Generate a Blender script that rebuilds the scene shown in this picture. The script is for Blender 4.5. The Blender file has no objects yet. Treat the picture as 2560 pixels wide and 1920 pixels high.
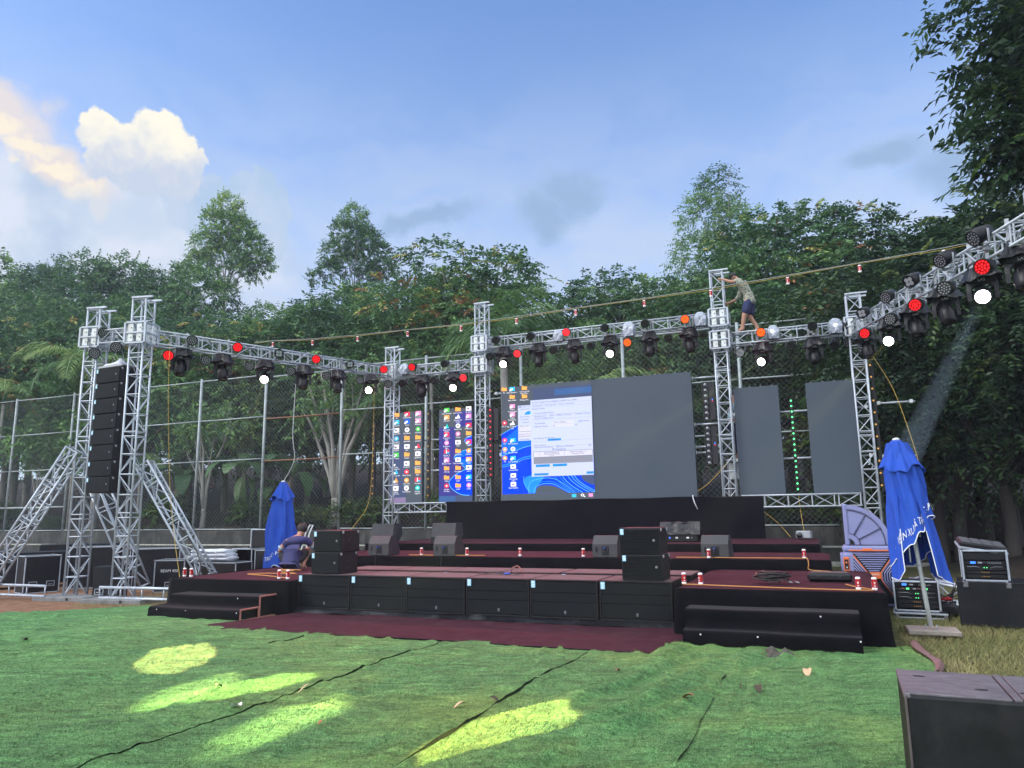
import bpy, bmesh, math, random
import numpy as np
from mathutils import Vector, Matrix, Euler
R = math.radians
rnd = random.Random(7)
sc = bpy.context.scene
COL = sc.collection

# ------------------------------------------------------------------ camera, sky, sun, exposure
CAM_H = 1.5136
cam = bpy.data.cameras.new('camera'); camo = bpy.data.objects.new('camera', cam); COL.objects.link(camo)
cam.sensor_width = 36.0; cam.sensor_fit = 'HORIZONTAL'; cam.lens = 36.0 * 1856.69 / 2560.0
cam.clip_start = 0.05; cam.clip_end = 2000
_p, _r = 0.17438, -0.0140
_f = Vector((0, math.cos(_p), math.sin(_p))); _x = Vector((1, 0, 0)); _u = _x.cross(_f)
_x2 = _x * math.cos(_r) + _u * math.sin(_r); _u2 = _u * math.cos(_r) - _x * math.sin(_r)
camo.matrix_world = Matrix(((_x2.x, _u2.x, -_f.x, 0), (_x2.y, _u2.y, -_f.y, 0), (_x2.z, _u2.z, -_f.z, CAM_H), (0, 0, 0, 1)))
sc.camera = camo
sc.view_settings.view_transform = 'Standard'; sc.view_settings.look = 'None'
sc.view_settings.exposure = 0.62; sc.view_settings.gamma = 1.0
sc.cycles.max_bounces = 6; sc.cycles.diffuse_bounces = 3; sc.cycles.transparent_max_bounces = 8
sc.cycles.volume_bounces = 0; sc.cycles.sample_clamp_indirect = 4.0

SUN_AZ, SUN_EL = R(-108), R(34)          # azimuth from +Y towards +X
sun = bpy.data.lights.new('sun', 'SUN'); sun.energy = 1.7; sun.angle = R(24); sun.color = (1.0, 0.95, 0.86)
suno = bpy.data.objects.new('sun', sun); COL.objects.link(suno)
_sd = Vector((math.sin(SUN_AZ) * math.cos(SUN_EL), math.cos(SUN_AZ) * math.cos(SUN_EL), math.sin(SUN_EL)))
suno.rotation_euler = _sd.to_track_quat('Z', 'Y').to_euler()

world = bpy.data.worlds.new('World'); sc.world = world; world.use_nodes = True
def build_world():
    nt = world.node_tree; nt.nodes.clear(); N = nt.nodes.new; L = nt.links.new
    out = N('ShaderNodeOutputWorld'); bg = N('ShaderNodeBackground'); bg.inputs['Strength'].default_value = 0.1
    L(bg.outputs[0], out.inputs[0])
    sky = N('ShaderNodeTexSky'); sky.sky_type = 'NISHITA'; sky.sun_disc = False
    sky.sun_elevation = SUN_EL; sky.sun_rotation = SUN_AZ; sky.air_density = 1.0; sky.dust_density = 0.6; sky.ozone_density = 2.5
    tc = N('ShaderNodeTexCoord'); sep = N('ShaderNodeSeparateXYZ'); L(tc.outputs['Generated'], sep.inputs[0])
    def M(op, a, b=None, c=None):
        n = N('ShaderNodeMath'); n.operation = op
        for i, v in enumerate((a, b, c)):
            if v is None: continue
            if isinstance(v, (int, float)): n.inputs[i].default_value = v
            else: L(v, n.inputs[i])
        return n.outputs[0]
    def VM(op, a, b=None):
        n = N('ShaderNodeVectorMath'); n.operation = op
        for i, v in enumerate((a, b)):
            if v is None: continue
            if isinstance(v, tuple): n.inputs[i].default_value = v
            else: L(v, n.inputs[i])
        return n.outputs['Value'] if op == 'LENGTH' else n.outputs[0]
    def step(v, lo, hi):
        n = N('ShaderNodeMapRange'); n.interpolation_type = 'SMOOTHSTEP'; n.clamp = True
        L(v, n.inputs[0]); n.inputs[1].default_value = lo; n.inputs[2].default_value = hi
        return n.outputs[0]
    def mix(f, a, b):
        n = N('ShaderNodeMix'); n.data_type = 'RGBA'
        if isinstance(f, (int, float)): n.inputs[0].default_value = f
        else: L(f, n.inputs[0])
        for i, v in ((6, a), (7, b)):
            if isinstance(v, tuple): n.inputs[i].default_value = (*v, 1)
            else: L(v, n.inputs[i])
        return n.outputs[2]
    def noise(vec, scale, detail=6, rough=0.55):
        n = N('ShaderNodeTexNoise'); L(vec, n.inputs['Vector']); n.inputs['Scale'].default_value = scale
        n.inputs['Detail'].default_value = detail; n.inputs['Roughness'].default_value = rough
        return n
    az = M('ARCTAN2', sep.outputs[0], sep.outputs[1]); el = M('ARCSINE', sep.outputs[2])
    cmb = N('ShaderNodeCombineXYZ'); L(az, cmb.inputs[0]); L(el, cmb.inputs[1]); P = cmb.outputs[0]
    w1 = noise(P, 22, 8, 0.6)
    warp = VM('SCALE', VM('SUBTRACT', w1.outputs['Color'], (0.5, 0.5, 0.5))); warp.node.inputs['Scale'].default_value = 0.062
    PW = VM('ADD', P, warp)
    w2 = noise(P, 6, 7, 0.6)
    warp2 = VM('SCALE', VM('SUBTRACT', w2.outputs['Color'], (0.5, 0.5, 0.5))); warp2.node.inputs['Scale'].default_value = 0.16
    PS = VM('ADD', P, warp2)
    def blobs(vec, lst):
        o = None
        for cx, cy, rx, ry in lst:
            d = VM('DIVIDE', VM('SUBTRACT', vec, (cx, cy, 0)), (rx, ry, 1))
            v = M('SUBTRACT', 1.0, VM('LENGTH', d))
            o = v if o is None else M('MAXIMUM', o, v)
        return o
    # blue sky, paler veil low down
    col = VM('MULTIPLY', sky.outputs[0], (1.40, 1.54, 1.80))
    veil_n = noise(VM('MULTIPLY', PS, (1.0, 3.0, 1.0)), 5, 6, 0.6)
    veil = M('MULTIPLY', step(el, 0.66, 0.22), M('MULTIPLY_ADD', step(veil_n.outputs[0], 0.30, 0.64), 0.45, 0.55))
    col = mix(veil, col, (4.0, 4.65, 5.85))
    # bright cloud cover added out of view, above and behind, to light the scene
    up = M('MAXIMUM', step(el, 0.72, 1.05), step(sep.outputs[1], 0.15, -0.5))
    col = mix(M('MULTIPLY', up, 0.85), col, (13.5, 14.2, 15.2))
    # grey drifting patches
    g = blobs(PS, [(0.085, 0.428, 0.055, 0.045), (0.045, 0.40, 0.045, 0.05), (-0.12, 0.39, 0.10, 0.022), (0.50, 0.405, 0.08, 0.03), (0.59, 0.375, 0.10, 0.045)])
    col = mix(M('MULTIPLY', step(g, 0.0, 0.75), 0.75), col, (2.0, 2.95, 4.4))
    # broad pale bank on the left
    b = blobs(PS, [(-0.56, 0.35, 0.18, 0.085), (-0.43, 0.37, 0.10, 0.065), (-0.64, 0.30, 0.20, 0.12), (-0.46, 0.31, 0.20, 0.08)])
    bank = step(b, -0.02, 0.38)
    bs = noise(P, 13, 5, 0.55)
    col = mix(M('MULTIPLY', bank, 0.92), col, mix(step(bs.outputs[0], 0.32, 0.62), (3.4, 4.15, 5.3), (5.0, 5.35, 6.1)))
    b2 = blobs(PW, [(-0.352, 0.405, 0.034, 0.036), (-0.325, 0.385, 0.026, 0.034), (-0.375, 0.365, 0.06, 0.055), (-0.33, 0.355, 0.03, 0.045), (-0.42, 0.385, 0.05, 0.04)])
    col = mix(M('MULTIPLY', step(b2, 0.0, 0.22), 0.92), col, mix(step(bs.outputs[0], 0.4, 0.65), (3.0, 4.0, 5.4), (3.8, 4.5, 5.6)))
    # warm rays
    o = blobs(PS, [(-0.66, 0.455, 0.06, 0.035), (-0.625, 0.435, 0.06, 0.035), (-0.585, 0.412, 0.055, 0.032), (-0.55, 0.395, 0.05, 0.03)])
    col = mix(M('MULTIPLY', step(o, 0.0, 0.7), 0.85), col, (5.9, 5.2, 4.8))
    o2 = blobs(PW, [(-0.645, 0.427, 0.032, 0.014), (-0.61, 0.413, 0.034, 0.012), (-0.575, 0.397, 0.034, 0.010), (-0.545, 0.380, 0.03, 0.012), (-0.527, 0.362, 0.016, 0.014)])
    col = mix(M('MULTIPLY', step(o2, 0.0, 0.6), 0.85), col, (6.9, 6.1, 4.8))
    # crisp cumulus head
    c = blobs(PW, [(-0.535, 0.444, 0.036, 0.030), (-0.520, 0.42, 0.04, 0.03), (-0.475, 0.446, 0.042, 0.042), (-0.450, 0.430, 0.036, 0.042), (-0.50, 0.415, 0.06, 0.032), (-0.46, 0.41, 0.05, 0.03)])
    cs = noise(P, 30, 6, 0.6)
    shade = step(M('ADD', M('MULTIPLY', el, 7.0), cs.outputs[0]), 3.25, 3.85)
    col = mix(step(c, 0.02, 0.16), col, mix(shade, (3.9, 4.4, 5.4), (6.9, 6.5, 5.5)))
    fade = blobs(PS, [(-0.49, 0.375, 0.12, 0.045)])
    col = mix(M('MULTIPLY', step(fade, 0.0, 0.8), 0.75), col, (3.8, 4.5, 5.6))
    # below the horizon
    col = mix(step(el, -0.01, -0.08), col, (0.6, 0.7, 0.6))
    L(col, bg.inputs[0])
build_world()
world.cycles.sampling_method = 'MANUAL'; world.cycles.sample_map_resolution = 512

# ------------------------------------------------------------------ the stage frame: u along the stage, v away from the lawn, z up
PHI = 0.3904
ORG = Vector((-0.289, 19.596, 0))
UA = Vector((math.cos(PHI), -math.sin(PHI), 0)); VA = Vector((math.sin(PHI), math.cos(PHI), 0))
def T(u, v, z=0.0): return ORG + UA * u + VA * v + Vector((0, 0, z))
CAM_UV = (7.7247, -18.0116)

def tag(o, label=None, cat=None, group=None, kind=None):
    if label: o['label'] = label
    if cat: o['category'] = cat
    if group: o['group'] = group
    if kind: o['kind'] = kind
    return o
def thing(name, label, cat, u, v, z=0.0, yaw=0.0, group=None):
    o = bpy.data.objects.new(name, None); COL.objects.link(o); o.empty_display_size = 0.2
    o.location = T(u, v, z); o.rotation_euler = (0, 0, -PHI + yaw)
    return tag(o, label, cat, group)
def link_mesh(name, me, parent=None):
    o = bpy.data.objects.new(name, me); COL.objects.link(o)
    if parent is not None: o.parent = parent
    return o
def dup(root, **kw):
    r = root.copy(); COL.objects.link(r)
    for ch in list(root.children):
        c = ch.copy(); COL.objects.link(c); c.parent = r
        for g in list(ch.children):
            d = g.copy(); COL.objects.link(d); d.parent = c
    for k, v in kw.items(): r[k] = v
    return r

# ------------------------------------------------------------------ materials
def mat(name, color, rough=0.6, metal=0.0, var=0.12, scale=8.0, bump=0.0, bscale=60.0, spec=0.5, emit=None, estr=0.0, stretch=None, dirt=None, dirt_amt=0.0, dscale=3.0):
    m = bpy.data.materials.new(name); m.use_nodes = True; nt = m.node_tree; N = nt.nodes.new; L = nt.links.new
    b = nt.nodes['Principled BSDF']
    b.inputs['Roughness'].default_value = rough; b.inputs['Metallic'].default_value = metal
    b.inputs['Specular IOR Level'].default_value = spec
    tc = N('ShaderNodeTexCoord'); vec = tc.outputs['Object']
    if stretch:
        mp = N('ShaderNodeMapping'); mp.inputs['Scale'].default_value = stretch; L(vec, mp.inputs[0]); vec = mp.outputs[0]
    if var > 0:
        n = N('ShaderNodeTexNoise'); n.inputs['Scale'].default_value = scale; n.inputs['Detail'].default_value = 6; n.inputs['Roughness'].default_value = 0.65
        L(vec, n.inputs['Vector'])
        r = N('ShaderNodeMapRange'); r.inputs[1].default_value = 0.3; r.inputs[2].default_value = 0.7
        r.inputs[3].default_value = 1 - var; r.inputs[4].default_value = 1 + var; L(n.outputs[0], r.inputs[0])
        mx = N('ShaderNodeMix'); mx.data_type = 'RGBA'; mx.blend_type = 'MULTIPLY'; mx.inputs[0].default_value = 1.0
        mx.inputs[6].default_value = (*color, 1); L(r.outputs[0], mx.inputs[7]); c = mx.outputs[2]
        if dirt:
            n2 = N('ShaderNodeTexNoise'); n2.inputs['Scale'].default_value = dscale; n2.inputs['Detail'].default_value = 8; n2.inputs['Roughness'].default_value = 0.7
            L(vec, n2.inputs['Vector'])
            r2 = N('ShaderNodeMapRange'); r2.inputs[1].default_value = 0.48; r2.inputs[2].default_value = 0.68; r2.inputs[4].default_value = dirt_amt; L(n2.outputs[0], r2.inputs[0])
            m2 = N('ShaderNodeMix'); m2.data_type = 'RGBA'; L(r2.outputs[0], m2.inputs[0]); L(c, m2.inputs[6]); m2.inputs[7].default_value = (*dirt, 1); c = m2.outputs[2]
        L(c, b.inputs['Base Color'])
        rr = N('ShaderNodeMapRange'); rr.inputs[1].default_value = 0.3; rr.inputs[2].default_value = 0.7
        rr.inputs[3].default_value = max(0.02, rough - 0.1); rr.inputs[4].default_value = min(1, rough + 0.12); L(n.outputs[0], rr.inputs[0]); L(rr.outputs[0], b.inputs['Roughness'])
    else:
        b.inputs['Base Color'].default_value = (*color, 1)
    if bump > 0:
        nb = N('ShaderNodeTexNoise'); nb.inputs['Scale'].default_value = bscale; nb.inputs['Detail'].default_value = 4; L(vec, nb.inputs['Vector'])
        bp = N('ShaderNodeBump'); bp.inputs['Strength'].default_value = bump; bp.inputs['Distance'].default_value = 0.02; L(nb.outputs[0], bp.inputs['Height']); L(bp.outputs[0], b.inputs['Normal'])
    if emit:
        b.inputs['Emission Color'].default_value = (*emit, 1); b.inputs['Emission Strength'].default_value = estr
    return m
MT = {}
MT['alu'] = mat('aluminium', (0.42, 0.47, 0.54), 0.42, 0.35, 0.18, 9, dirt=(0.25, 0.22, 0.19), dirt_amt=0.35)
MT['alu_dark'] = mat('aged_aluminium', (0.30, 0.32, 0.35), 0.5, 0.5, 0.2, 9)
MT['galv'] = mat('galvanised_steel', (0.28, 0.33, 0.35), 0.55, 0.3, 0.25, 5, dirt=(0.16, 0.09, 0.05), dirt_amt=0.3)
MT['rust'] = mat('rusty_pipe', (0.20, 0.10, 0.06), 0.8, 0.1, 0.35, 12)
MT['black'] = mat('black_paint', (0.006, 0.0065, 0.008), 0.55, 0, 0.3, 14, 0.12, 180)
MT['plastic'] = mat('black_plastic', (0.007, 0.0075, 0.010), 0.45, 0, 0.2, 10, spec=0.35)
MT['yoke'] = mat('charcoal_plastic', (0.019, 0.020, 0.026), 0.45, 0, 0.2, 10, spec=0.35)
MT['bag'] = mat('black_rain_cover', (0.006, 0.0065, 0.010), 0.38, 0, 0.3, 9, 0.6, 22)
MT['clear'] = mat('clear_plastic_bag', (0.30, 0.34, 0.42), 0.18, 0, 0.4, 12, 0.8, 25)
MT['cloth'] = mat('black_cloth', (0.0042, 0.0045, 0.006), 0.98, 0, 0.35, 5, 0.25, 420, spec=0.04, dirt=(0.012, 0.010, 0.011), dirt_amt=0.4)
def add_sheen(k, w):
    b = MT[k].node_tree.nodes['Principled BSDF']; b.inputs['Sheen Weight'].default_value = w; b.inputs['Sheen Roughness'].default_value = 0.4
add_sheen('cloth', 0.10)
MT['backcloth'] = mat('black_backdrop_cloth', (0.0055, 0.006, 0.0095), 0.95, 0, 0.3, 3, 0.15, 300, spec=0.06)
MT['carpet'] = mat('maroon_carpet', (0.045, 0.014, 0.022), 0.97, 0, 0.3, 3, 0.3, 380, spec=0.1, dirt=(0.06, 0.035, 0.035), dirt_amt=0.4, dscale=6)
MT['grille'] = mat('speaker_grille', (0.0075, 0.0095, 0.0115), 0.7, 0.0, 0.25, 3, 0.35, 520, spec=0.15)
MT['cab'] = mat('speaker_cabinet', (0.009, 0.009, 0.011), 0.6, 0, 0.35, 12, 0.3, 220, spec=0.3, dirt=(0.05, 0.045, 0.045), dirt_amt=0.2, dscale=7)
MT['cabtop'] = mat('dusty_cabinet_top', (0.075, 0.060, 0.062), 0.8, 0, 0.4, 6, 0.3, 160, dirt=(0.14, 0.11, 0.11), dirt_amt=0.5, dscale=5)
MT['sticker'] = mat('pale_blue_sticker', (0.30, 0.58, 0.78), 0.5, 0, 0.05, 20)
MT['white'] = mat('white_print', (0.75, 0.77, 0.80), 0.5, 0, 0.05, 20)
MT['badge'] = mat('metal_badge', (0.22, 0.22, 0.24), 0.4, 0.7, 0.1, 30)
MT['case'] = mat('flight_case_laminate', (0.006, 0.007, 0.010), 0.45, 0, 0.3, 10, 0.2, 150, spec=0.3, dirt=(0.035, 0.03, 0.03), dirt_amt=0.25)
MT['steel_red'] = mat('red_primer_steel', (0.30, 0.12, 0.10), 0.6, 0.2, 0.3, 18)
MT['screen'] = mat('unlit_led_panel', (0.045, 0.064, 0.090), 0.7, 0, 0.04, 0.8, 0.0)
MT['pole_white'] = mat('white_painted_pole', (0.62, 0.68, 0.70), 0.45, 0, 0.12, 14, dirt=(0.35, 0.28, 0.2), dirt_amt=0.4)
MT['blue'] = mat('blue_umbrella_fabric', (0.018, 0.072, 0.42), 0.75, 0, 0.12, 6, 0.12, 90, spec=0.25)
MT['piping'] = mat('white_piping', (0.7, 0.74, 0.8), 0.7, 0, 0.06, 20)
MT['concrete'] = mat('concrete', (0.16, 0.165, 0.17), 0.9, 0, 0.3, 6, 0.4, 60)
MT['wall'] = mat('stained_concrete_wall', (0.028, 0.030, 0.029), 0.95, 0, 0.55, 1.4, 0.5, 14, dirt=(0.13, 0.13, 0.12), dirt_amt=0.5, dscale=2.2, stretch=(1, 1, 0.35))
MT['coping'] = mat('pale_step_edge', (0.30, 0.31, 0.28), 0.9, 0, 0.4, 5, 0.3, 30)
MT['wood'] = mat('weathered_board', (0.27, 0.24, 0.21), 0.85, 0, 0.3, 7, 0.3, 60, stretch=(1, 8, 1))
MT['orange_cable'] = mat('orange_cable', (0.42, 0.19, 0.05), 0.6, 0, 0.1, 20)
MT['yellow_cable'] = mat('yellow_cable', (0.50, 0.34, 0.06), 0.6, 0, 0.1, 20)
MT['white_cable'] = mat('white_cable', (0.55, 0.57, 0.6), 0.6, 0, 0.1, 20)
MT['black_cable'] = mat('black_cable', (0.013, 0.013, 0.014), 0.5, 0, 0.1, 20)
MT['canred'] = mat('red_can', (0.42, 0.012, 0.016), 0.35, 0.2, 0.1, 30)
MT['lav'] = mat('lavender_plastic', (0.20, 0.22, 0.42), 0.5, 0, 0.07, 5, dirt=(0.18, 0.17, 0.24), dirt_amt=0.3)
MT['lavdark'] = mat('dark_lavender_groove', (0.07, 0.075, 0.15), 0.6, 0, 0.07, 5)
MT['orange'] = mat('orange_plastic', (0.62, 0.14, 0.035), 0.45, 0, 0.06, 8)
MT['darkgap'] = mat('dark_vent', (0.006, 0.007, 0.012), 0.8, 0, 0.1, 5)
MT['tarp'] = mat('white_tarpaulin', (0.52, 0.56, 0.64), 0.7, 0, 0.1, 7, 0.4, 14)
MT['brown_sheet'] = mat('dark_brown_fence_sheet', (0.030, 0.022, 0.020), 0.9, 0, 0.5, 1.0, 0.4, 6, stretch=(6, 6, 0.5))
MT['bark'] = mat('grey_bark', (0.105, 0.095, 0.08), 0.95, 0, 0.4, 3, 0.7, 16, stretch=(1, 1, 0.35))
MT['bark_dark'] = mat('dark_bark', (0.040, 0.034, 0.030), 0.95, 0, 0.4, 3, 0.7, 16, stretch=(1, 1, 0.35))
MT['palebark'] = mat('pale_bark', (0.26, 0.255, 0.235), 0.95, 0, 0.35, 3, 0.6, 16, stretch=(1, 1, 0.4))
MT['skin'] = mat('skin', (0.36, 0.19, 0.13), 0.55, 0, 0.06, 14)
MT['hair'] = mat('black_hair', (0.008, 0.007, 0.007), 0.6, 0, 0.3, 40, 0.6, 90)
MT['navy'] = mat('navy_shirt', (0.032, 0.035, 0.115), 0.9, 0, 0.12, 14, 0.2, 60)
MT['shortsblack'] = mat('black_shorts', (0.013, 0.013, 0.017), 0.9, 0, 0.2, 14, 0.2, 60)
MT['denim'] = mat('navy_shorts', (0.018, 0.026, 0.085), 0.9, 0, 0.2, 14, 0.2, 60)
MT['ltblue'] = mat('light_blue_shirt', (0.28, 0.42, 0.52), 0.9, 0, 0.12, 14, 0.2, 60)
def emis(name, color, s):
    m = bpy.data.materials.new(name); m.use_nodes = True; nt = m.node_tree; nt.nodes.clear()
    o = nt.nodes.new('ShaderNodeOutputMaterial'); e = nt.nodes.new('ShaderNodeEmission'); e.inputs[0].default_value = (*color, 1); e.inputs[1].default_value = s
    nt.links.new(e.outputs[0], o.inputs[0]); return m
MT['e_white'] = emis('lit_white_lens', (1, 0.97, 0.88), 14)
MT['e_red'] = emis('lit_red_led', (1, 0.022, 0.028), 1.7)
MT['e_redglow'] = emis('red_lit_lens', (0.5, 0.002, 0.004), 0.55)
MT['e_orange'] = emis('orange_red_lit_lens', (1, 0.10, 0.012), 1.25)
MT['e_amber'] = emis('amber_led', (1, 0.55, 0.15), 0.5)
MT['e_green'] = emis('green_led', (0.12, 1, 0.3), 1.6)
MT['e_blue'] = emis('blue_led', (0.05, 0.2, 1), 1.5)
MT['e_reddot'] = emis('small_red_led', (1, 0.05, 0.08), 1.2)
MT['led_off'] = mat('unlit_led_lens', (0.36, 0.38, 0.43), 0.2, 0.3, 0.05, 30)
MT['glass'] = mat('dark_lens', (0.006, 0.007, 0.010), 0.06, 0, 0.1, 5, spec=0.8)
MT['patterned'] = None

def pattern_material():
    m = bpy.data.materials.new('patterned_shirt'); m.use_nodes = True; nt = m.node_tree; N = nt.nodes.new; L = nt.links.new
    b = nt.nodes['Principled BSDF']; b.inputs['Roughness'].default_value = 0.9
    tc = N('ShaderNodeTexCoord'); v = N('ShaderNodeTexVoronoi'); v.inputs['Scale'].default_value = 17; v.feature = 'SMOOTH_F1'
    n = N('ShaderNodeTexNoise'); n.inputs['Scale'].default_value = 9; L(tc.outputs['Object'], n.inputs[0])
    a = N('ShaderNodeVectorMath'); a.operation = 'ADD'; L(tc.outputs['Object'], a.inputs[0]); L(n.outputs[1], a.inputs[1]); L(a.outputs[0], v.inputs[0])
    r = N('ShaderNodeValToRGB'); r.color_ramp.elements[0].position = 0.36; r.color_ramp.elements[0].color = (0.018, 0.016, 0.018, 1)
    r.color_ramp.elements[1].position = 0.47; r.color_ramp.elements[1].color = (0.40, 0.42, 0.34, 1)
    L(v.outputs[0], r.inputs[0]); L(r.outputs[0], b.inputs['Base Color']); return m
MT['patterned'] = pattern_material()

# ------------------------------------------------------------------ mesh builder
class MB:
    def __init__(s): s.v = []; s.f = []; s.m = []; s.sm = []; s.mats = []
    def mi(s, m):
        if isinstance(m, str): m = MT[m]
        if m not in s.mats: s.mats.append(m)
        return s.mats.index(m)
    def add(s, vs, fs, m, smooth=False):
        o = len(s.v); k = s.mi(m); s.v.extend([tuple(x) for x in vs])
        for f in fs: s.f.append([i + o for i in f]); s.m.append(k); s.sm.append(smooth)
    def box(s, c, d, m, bev=0.0, M=None):
        cx, cy, cz = c; hx, hy, hz = d[0] / 2, d[1] / 2, d[2] / 2
        b = min(bev, hx * 0.9, hy * 0.9, hz * 0.9)
        if b <= 0:
            vs = [(sx * hx, sy * hy, sz * hz) for sx in (-1, 1) for sy in (-1, 1) for sz in (-1, 1)]
            fs = [(0, 1, 3, 2), (4, 6, 7, 5), (0, 4, 5, 1), (2, 3, 7, 6), (0, 2, 6, 4), (1, 5, 7, 3)]
        else:
            vs = []; idx = {}
            for sx in (-1, 1):
                for sy in (-1, 1):
                    for sz in (-1, 1):
                        for a in range(3):
                            p = [sx * (hx - b), sy * (hy - b), sz * (hz - b)]; p[a] += (sx, sy, sz)[a] * b
                            idx[sx, sy, sz, a] = len(vs); vs.append(tuple(p))
            fs = []
            for a in range(3):
                o1, o2 = [(1, 2), (0, 2), (0, 1)][a]
                for sgn in (-1, 1):
                    def k(s1, s2):
                        q = [0, 0, 0]; q[a] = sgn; q[o1] = s1; q[o2] = s2; return idx[q[0], q[1], q[2], a]
                    fs.append((k(-1, -1), k(1, -1), k(1, 1), k(-1, 1)))
                for s1 in (-1, 1):
                    for s2 in (-1, 1):
                        def k2(sa, w):
                            q = [0, 0, 0]; q[a] = sa; q[o1] = s1; q[o2] = s2; return idx[q[0], q[1], q[2], w]
                        fs.append((k2(-1, o1), k2(1, o1), k2(1, o2), k2(-1, o2)))
            for sx in (-1, 1):
                for sy in (-1, 1):
                    for sz in (-1, 1): fs.append(tuple(idx[sx, sy, sz, a] for a in range(3)))
        if M is not None: vs = [M @ Vector(p) for p in vs]
        s.add([(p[0] + cx, p[1] + cy, p[2] + cz) for p in vs], fs, m)
    def tube(s, pts, r, m, n=6, caps=True, smooth=True):
        pts = [Vector(p) for p in pts]
        rs = r if isinstance(r, (list, tuple)) else [r] * len(pts)
        t0 = (pts[1] - pts[0]).normalized()
        ref = Vector((0, 0, 1)) if abs(t0.z) < 0.9 else Vector((1, 0, 0))
        a = t0.cross(ref).normalized(); vs = []
        for i, p in enumerate(pts):
            t = (pts[min(i + 1, len(pts) - 1)] - pts[max(i - 1, 0)])
            t = t.normalized() if t.length > 1e-9 else t0
            a = (a - t * a.dot(t)); a = a.normalized() if a.length > 1e-6 else t.orthogonal().normalized()
            b = t.cross(a)
            for k in range(n):
                th = 2 * math.pi * k / n; vs.append(p + (a * math.cos(th) + b * math.sin(th)) * rs[i])
        fs = [(i * n + k, i * n + (k + 1) % n, (i + 1) * n + (k + 1) % n, (i + 1) * n + k) for i in range(len(pts) - 1) for k in range(n)]
        if caps: fs.append(tuple(range(n - 1, -1, -1))); fs.append(tuple((len(pts) - 1) * n + k for k in range(n)))
        s.add(vs, fs, m, smooth)
    def lathe(s, prof, m, n=16, M=None, caps=True, smooth=True):
        vs = []
        for r, z in prof:
            for k in range(n):
                th = 2 * math.pi * (k + 0.5) / n; vs.append(Vector((r * math.cos(th), r * math.sin(th), z)))
        if M is not None: vs = [M @ p for p in vs]
        fs = [(i * n + k, i * n + (k + 1) % n, (i + 1) * n + (k + 1) % n, (i + 1) * n + k) for i in range(len(prof) - 1) for k in range(n)]
        if caps: fs.append(tuple(range(n - 1, -1, -1))); fs.append(tuple((len(prof) - 1) * n + k for k in range(n)))
        s.add(vs, fs, m, smooth)
    def disc(s, c, r, m, n=12, M=None):
        vs = [Vector((c[0] + r * math.cos(2 * math.pi * k / n), c[1] + r * math.sin(2 * math.pi * k / n), c[2])) for k in range(n)]
        if M is not None: vs = [M @ p for p in vs]
        s.add(vs, [tuple(range(n))], m)
    def prism(s, poly, y0, y1, m):          # poly in (x,z), extruded along y
        n = len(poly); vs = [(p[0], y0, p[1]) for p in poly] + [(p[0], y1, p[1]) for p in poly]
        fs = [tuple(range(n)), tuple(range(2 * n - 1, n - 1, -1))] + [(k, (k + 1) % n, n + (k + 1) % n, n + k) for k in range(n)]
        s.add(vs, fs, m)
    def mesh(s, name):
        me = bpy.data.meshes.new(name); me.from_pydata(s.v, [], s.f)
        for mm in s.mats: me.materials.append(mm)
        me.polygons.foreach_set('material_index', s.m); me.polygons.foreach_set('use_smooth', s.sm)
        if len(s.f) < 60000:
            bm = bmesh.new(); bm.from_mesh(me); bmesh.ops.recalc_face_normals(bm, faces=bm.faces); bm.to_mesh(me); bm.free()
        me.update(); return me
    def build(s, name, parent=None): return link_mesh(name, s.mesh(name), parent)

def np_mesh(name, co, faces4, mats, tint=None, smooth=False, midx=None):
    me = bpy.data.meshes.new(name); nv = len(co); nf = len(faces4); k = faces4.shape[1]
    me.vertices.add(nv); me.vertices.foreach_set('co', np.asarray(co, np.float32).ravel())
    me.loops.add(nf * k); me.loops.foreach_set('vertex_index', np.asarray(faces4, np.int32).ravel())
    me.polygons.add(nf); me.polygons.foreach_set('loop_start', np.arange(0, nf * k, k, dtype=np.int32))
    for m in mats: me.materials.append(m)
    if midx is not None: me.polygons.foreach_set('material_index', np.asarray(midx, np.int32))
    me.polygons.foreach_set('use_smooth', np.full(nf, smooth, bool))
    if tint is not None:
        at = me.attributes.new('tint', 'FLOAT', 'POINT'); at.data.foreach_set('value', np.asarray(tint, np.float32))
    me.update(calc_edges=True); me.validate(); return me
_tc = {}
def text_data(body, size=1.0):
    key = body
    if key not in _tc:
        cu = bpy.data.curves.new('lettering', 'FONT'); cu.body = body; cu.size = 1.0; cu.resolution_u = 2; cu.align_x = 'CENTER'; cu.align_y = 'CENTER'
        o = bpy.data.objects.new('lettering', cu); COL.objects.link(o)
        dg = bpy.context.evaluated_depsgraph_get(); me = bpy.data.meshes.new_from_object(o.evaluated_get(dg))
        _tc[key] = ([tuple(v.co) for v in me.vertices], [tuple(p.vertices) for p in me.polygons])
        bpy.data.objects.remove(o); bpy.data.curves.remove(cu); bpy.data.meshes.remove(me)
    vs, fs = _tc[key]
    return [(x * size, y * size) for x, y, z in vs], fs
def text_on(mb, body, size, m, x, y, z, bold=1.0, width=None):     # upright lettering facing -y at (x, z)
    vs, fs = text_data(body, size)
    if not vs: return
    if width:
        w = max(a for a, b in vs) - min(a for a, b in vs); kx = width / max(w, 1e-6)
    else: kx = 1.0
    mb.add([(x + a * kx, y, z + b) for a, b in vs], fs, m)
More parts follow.
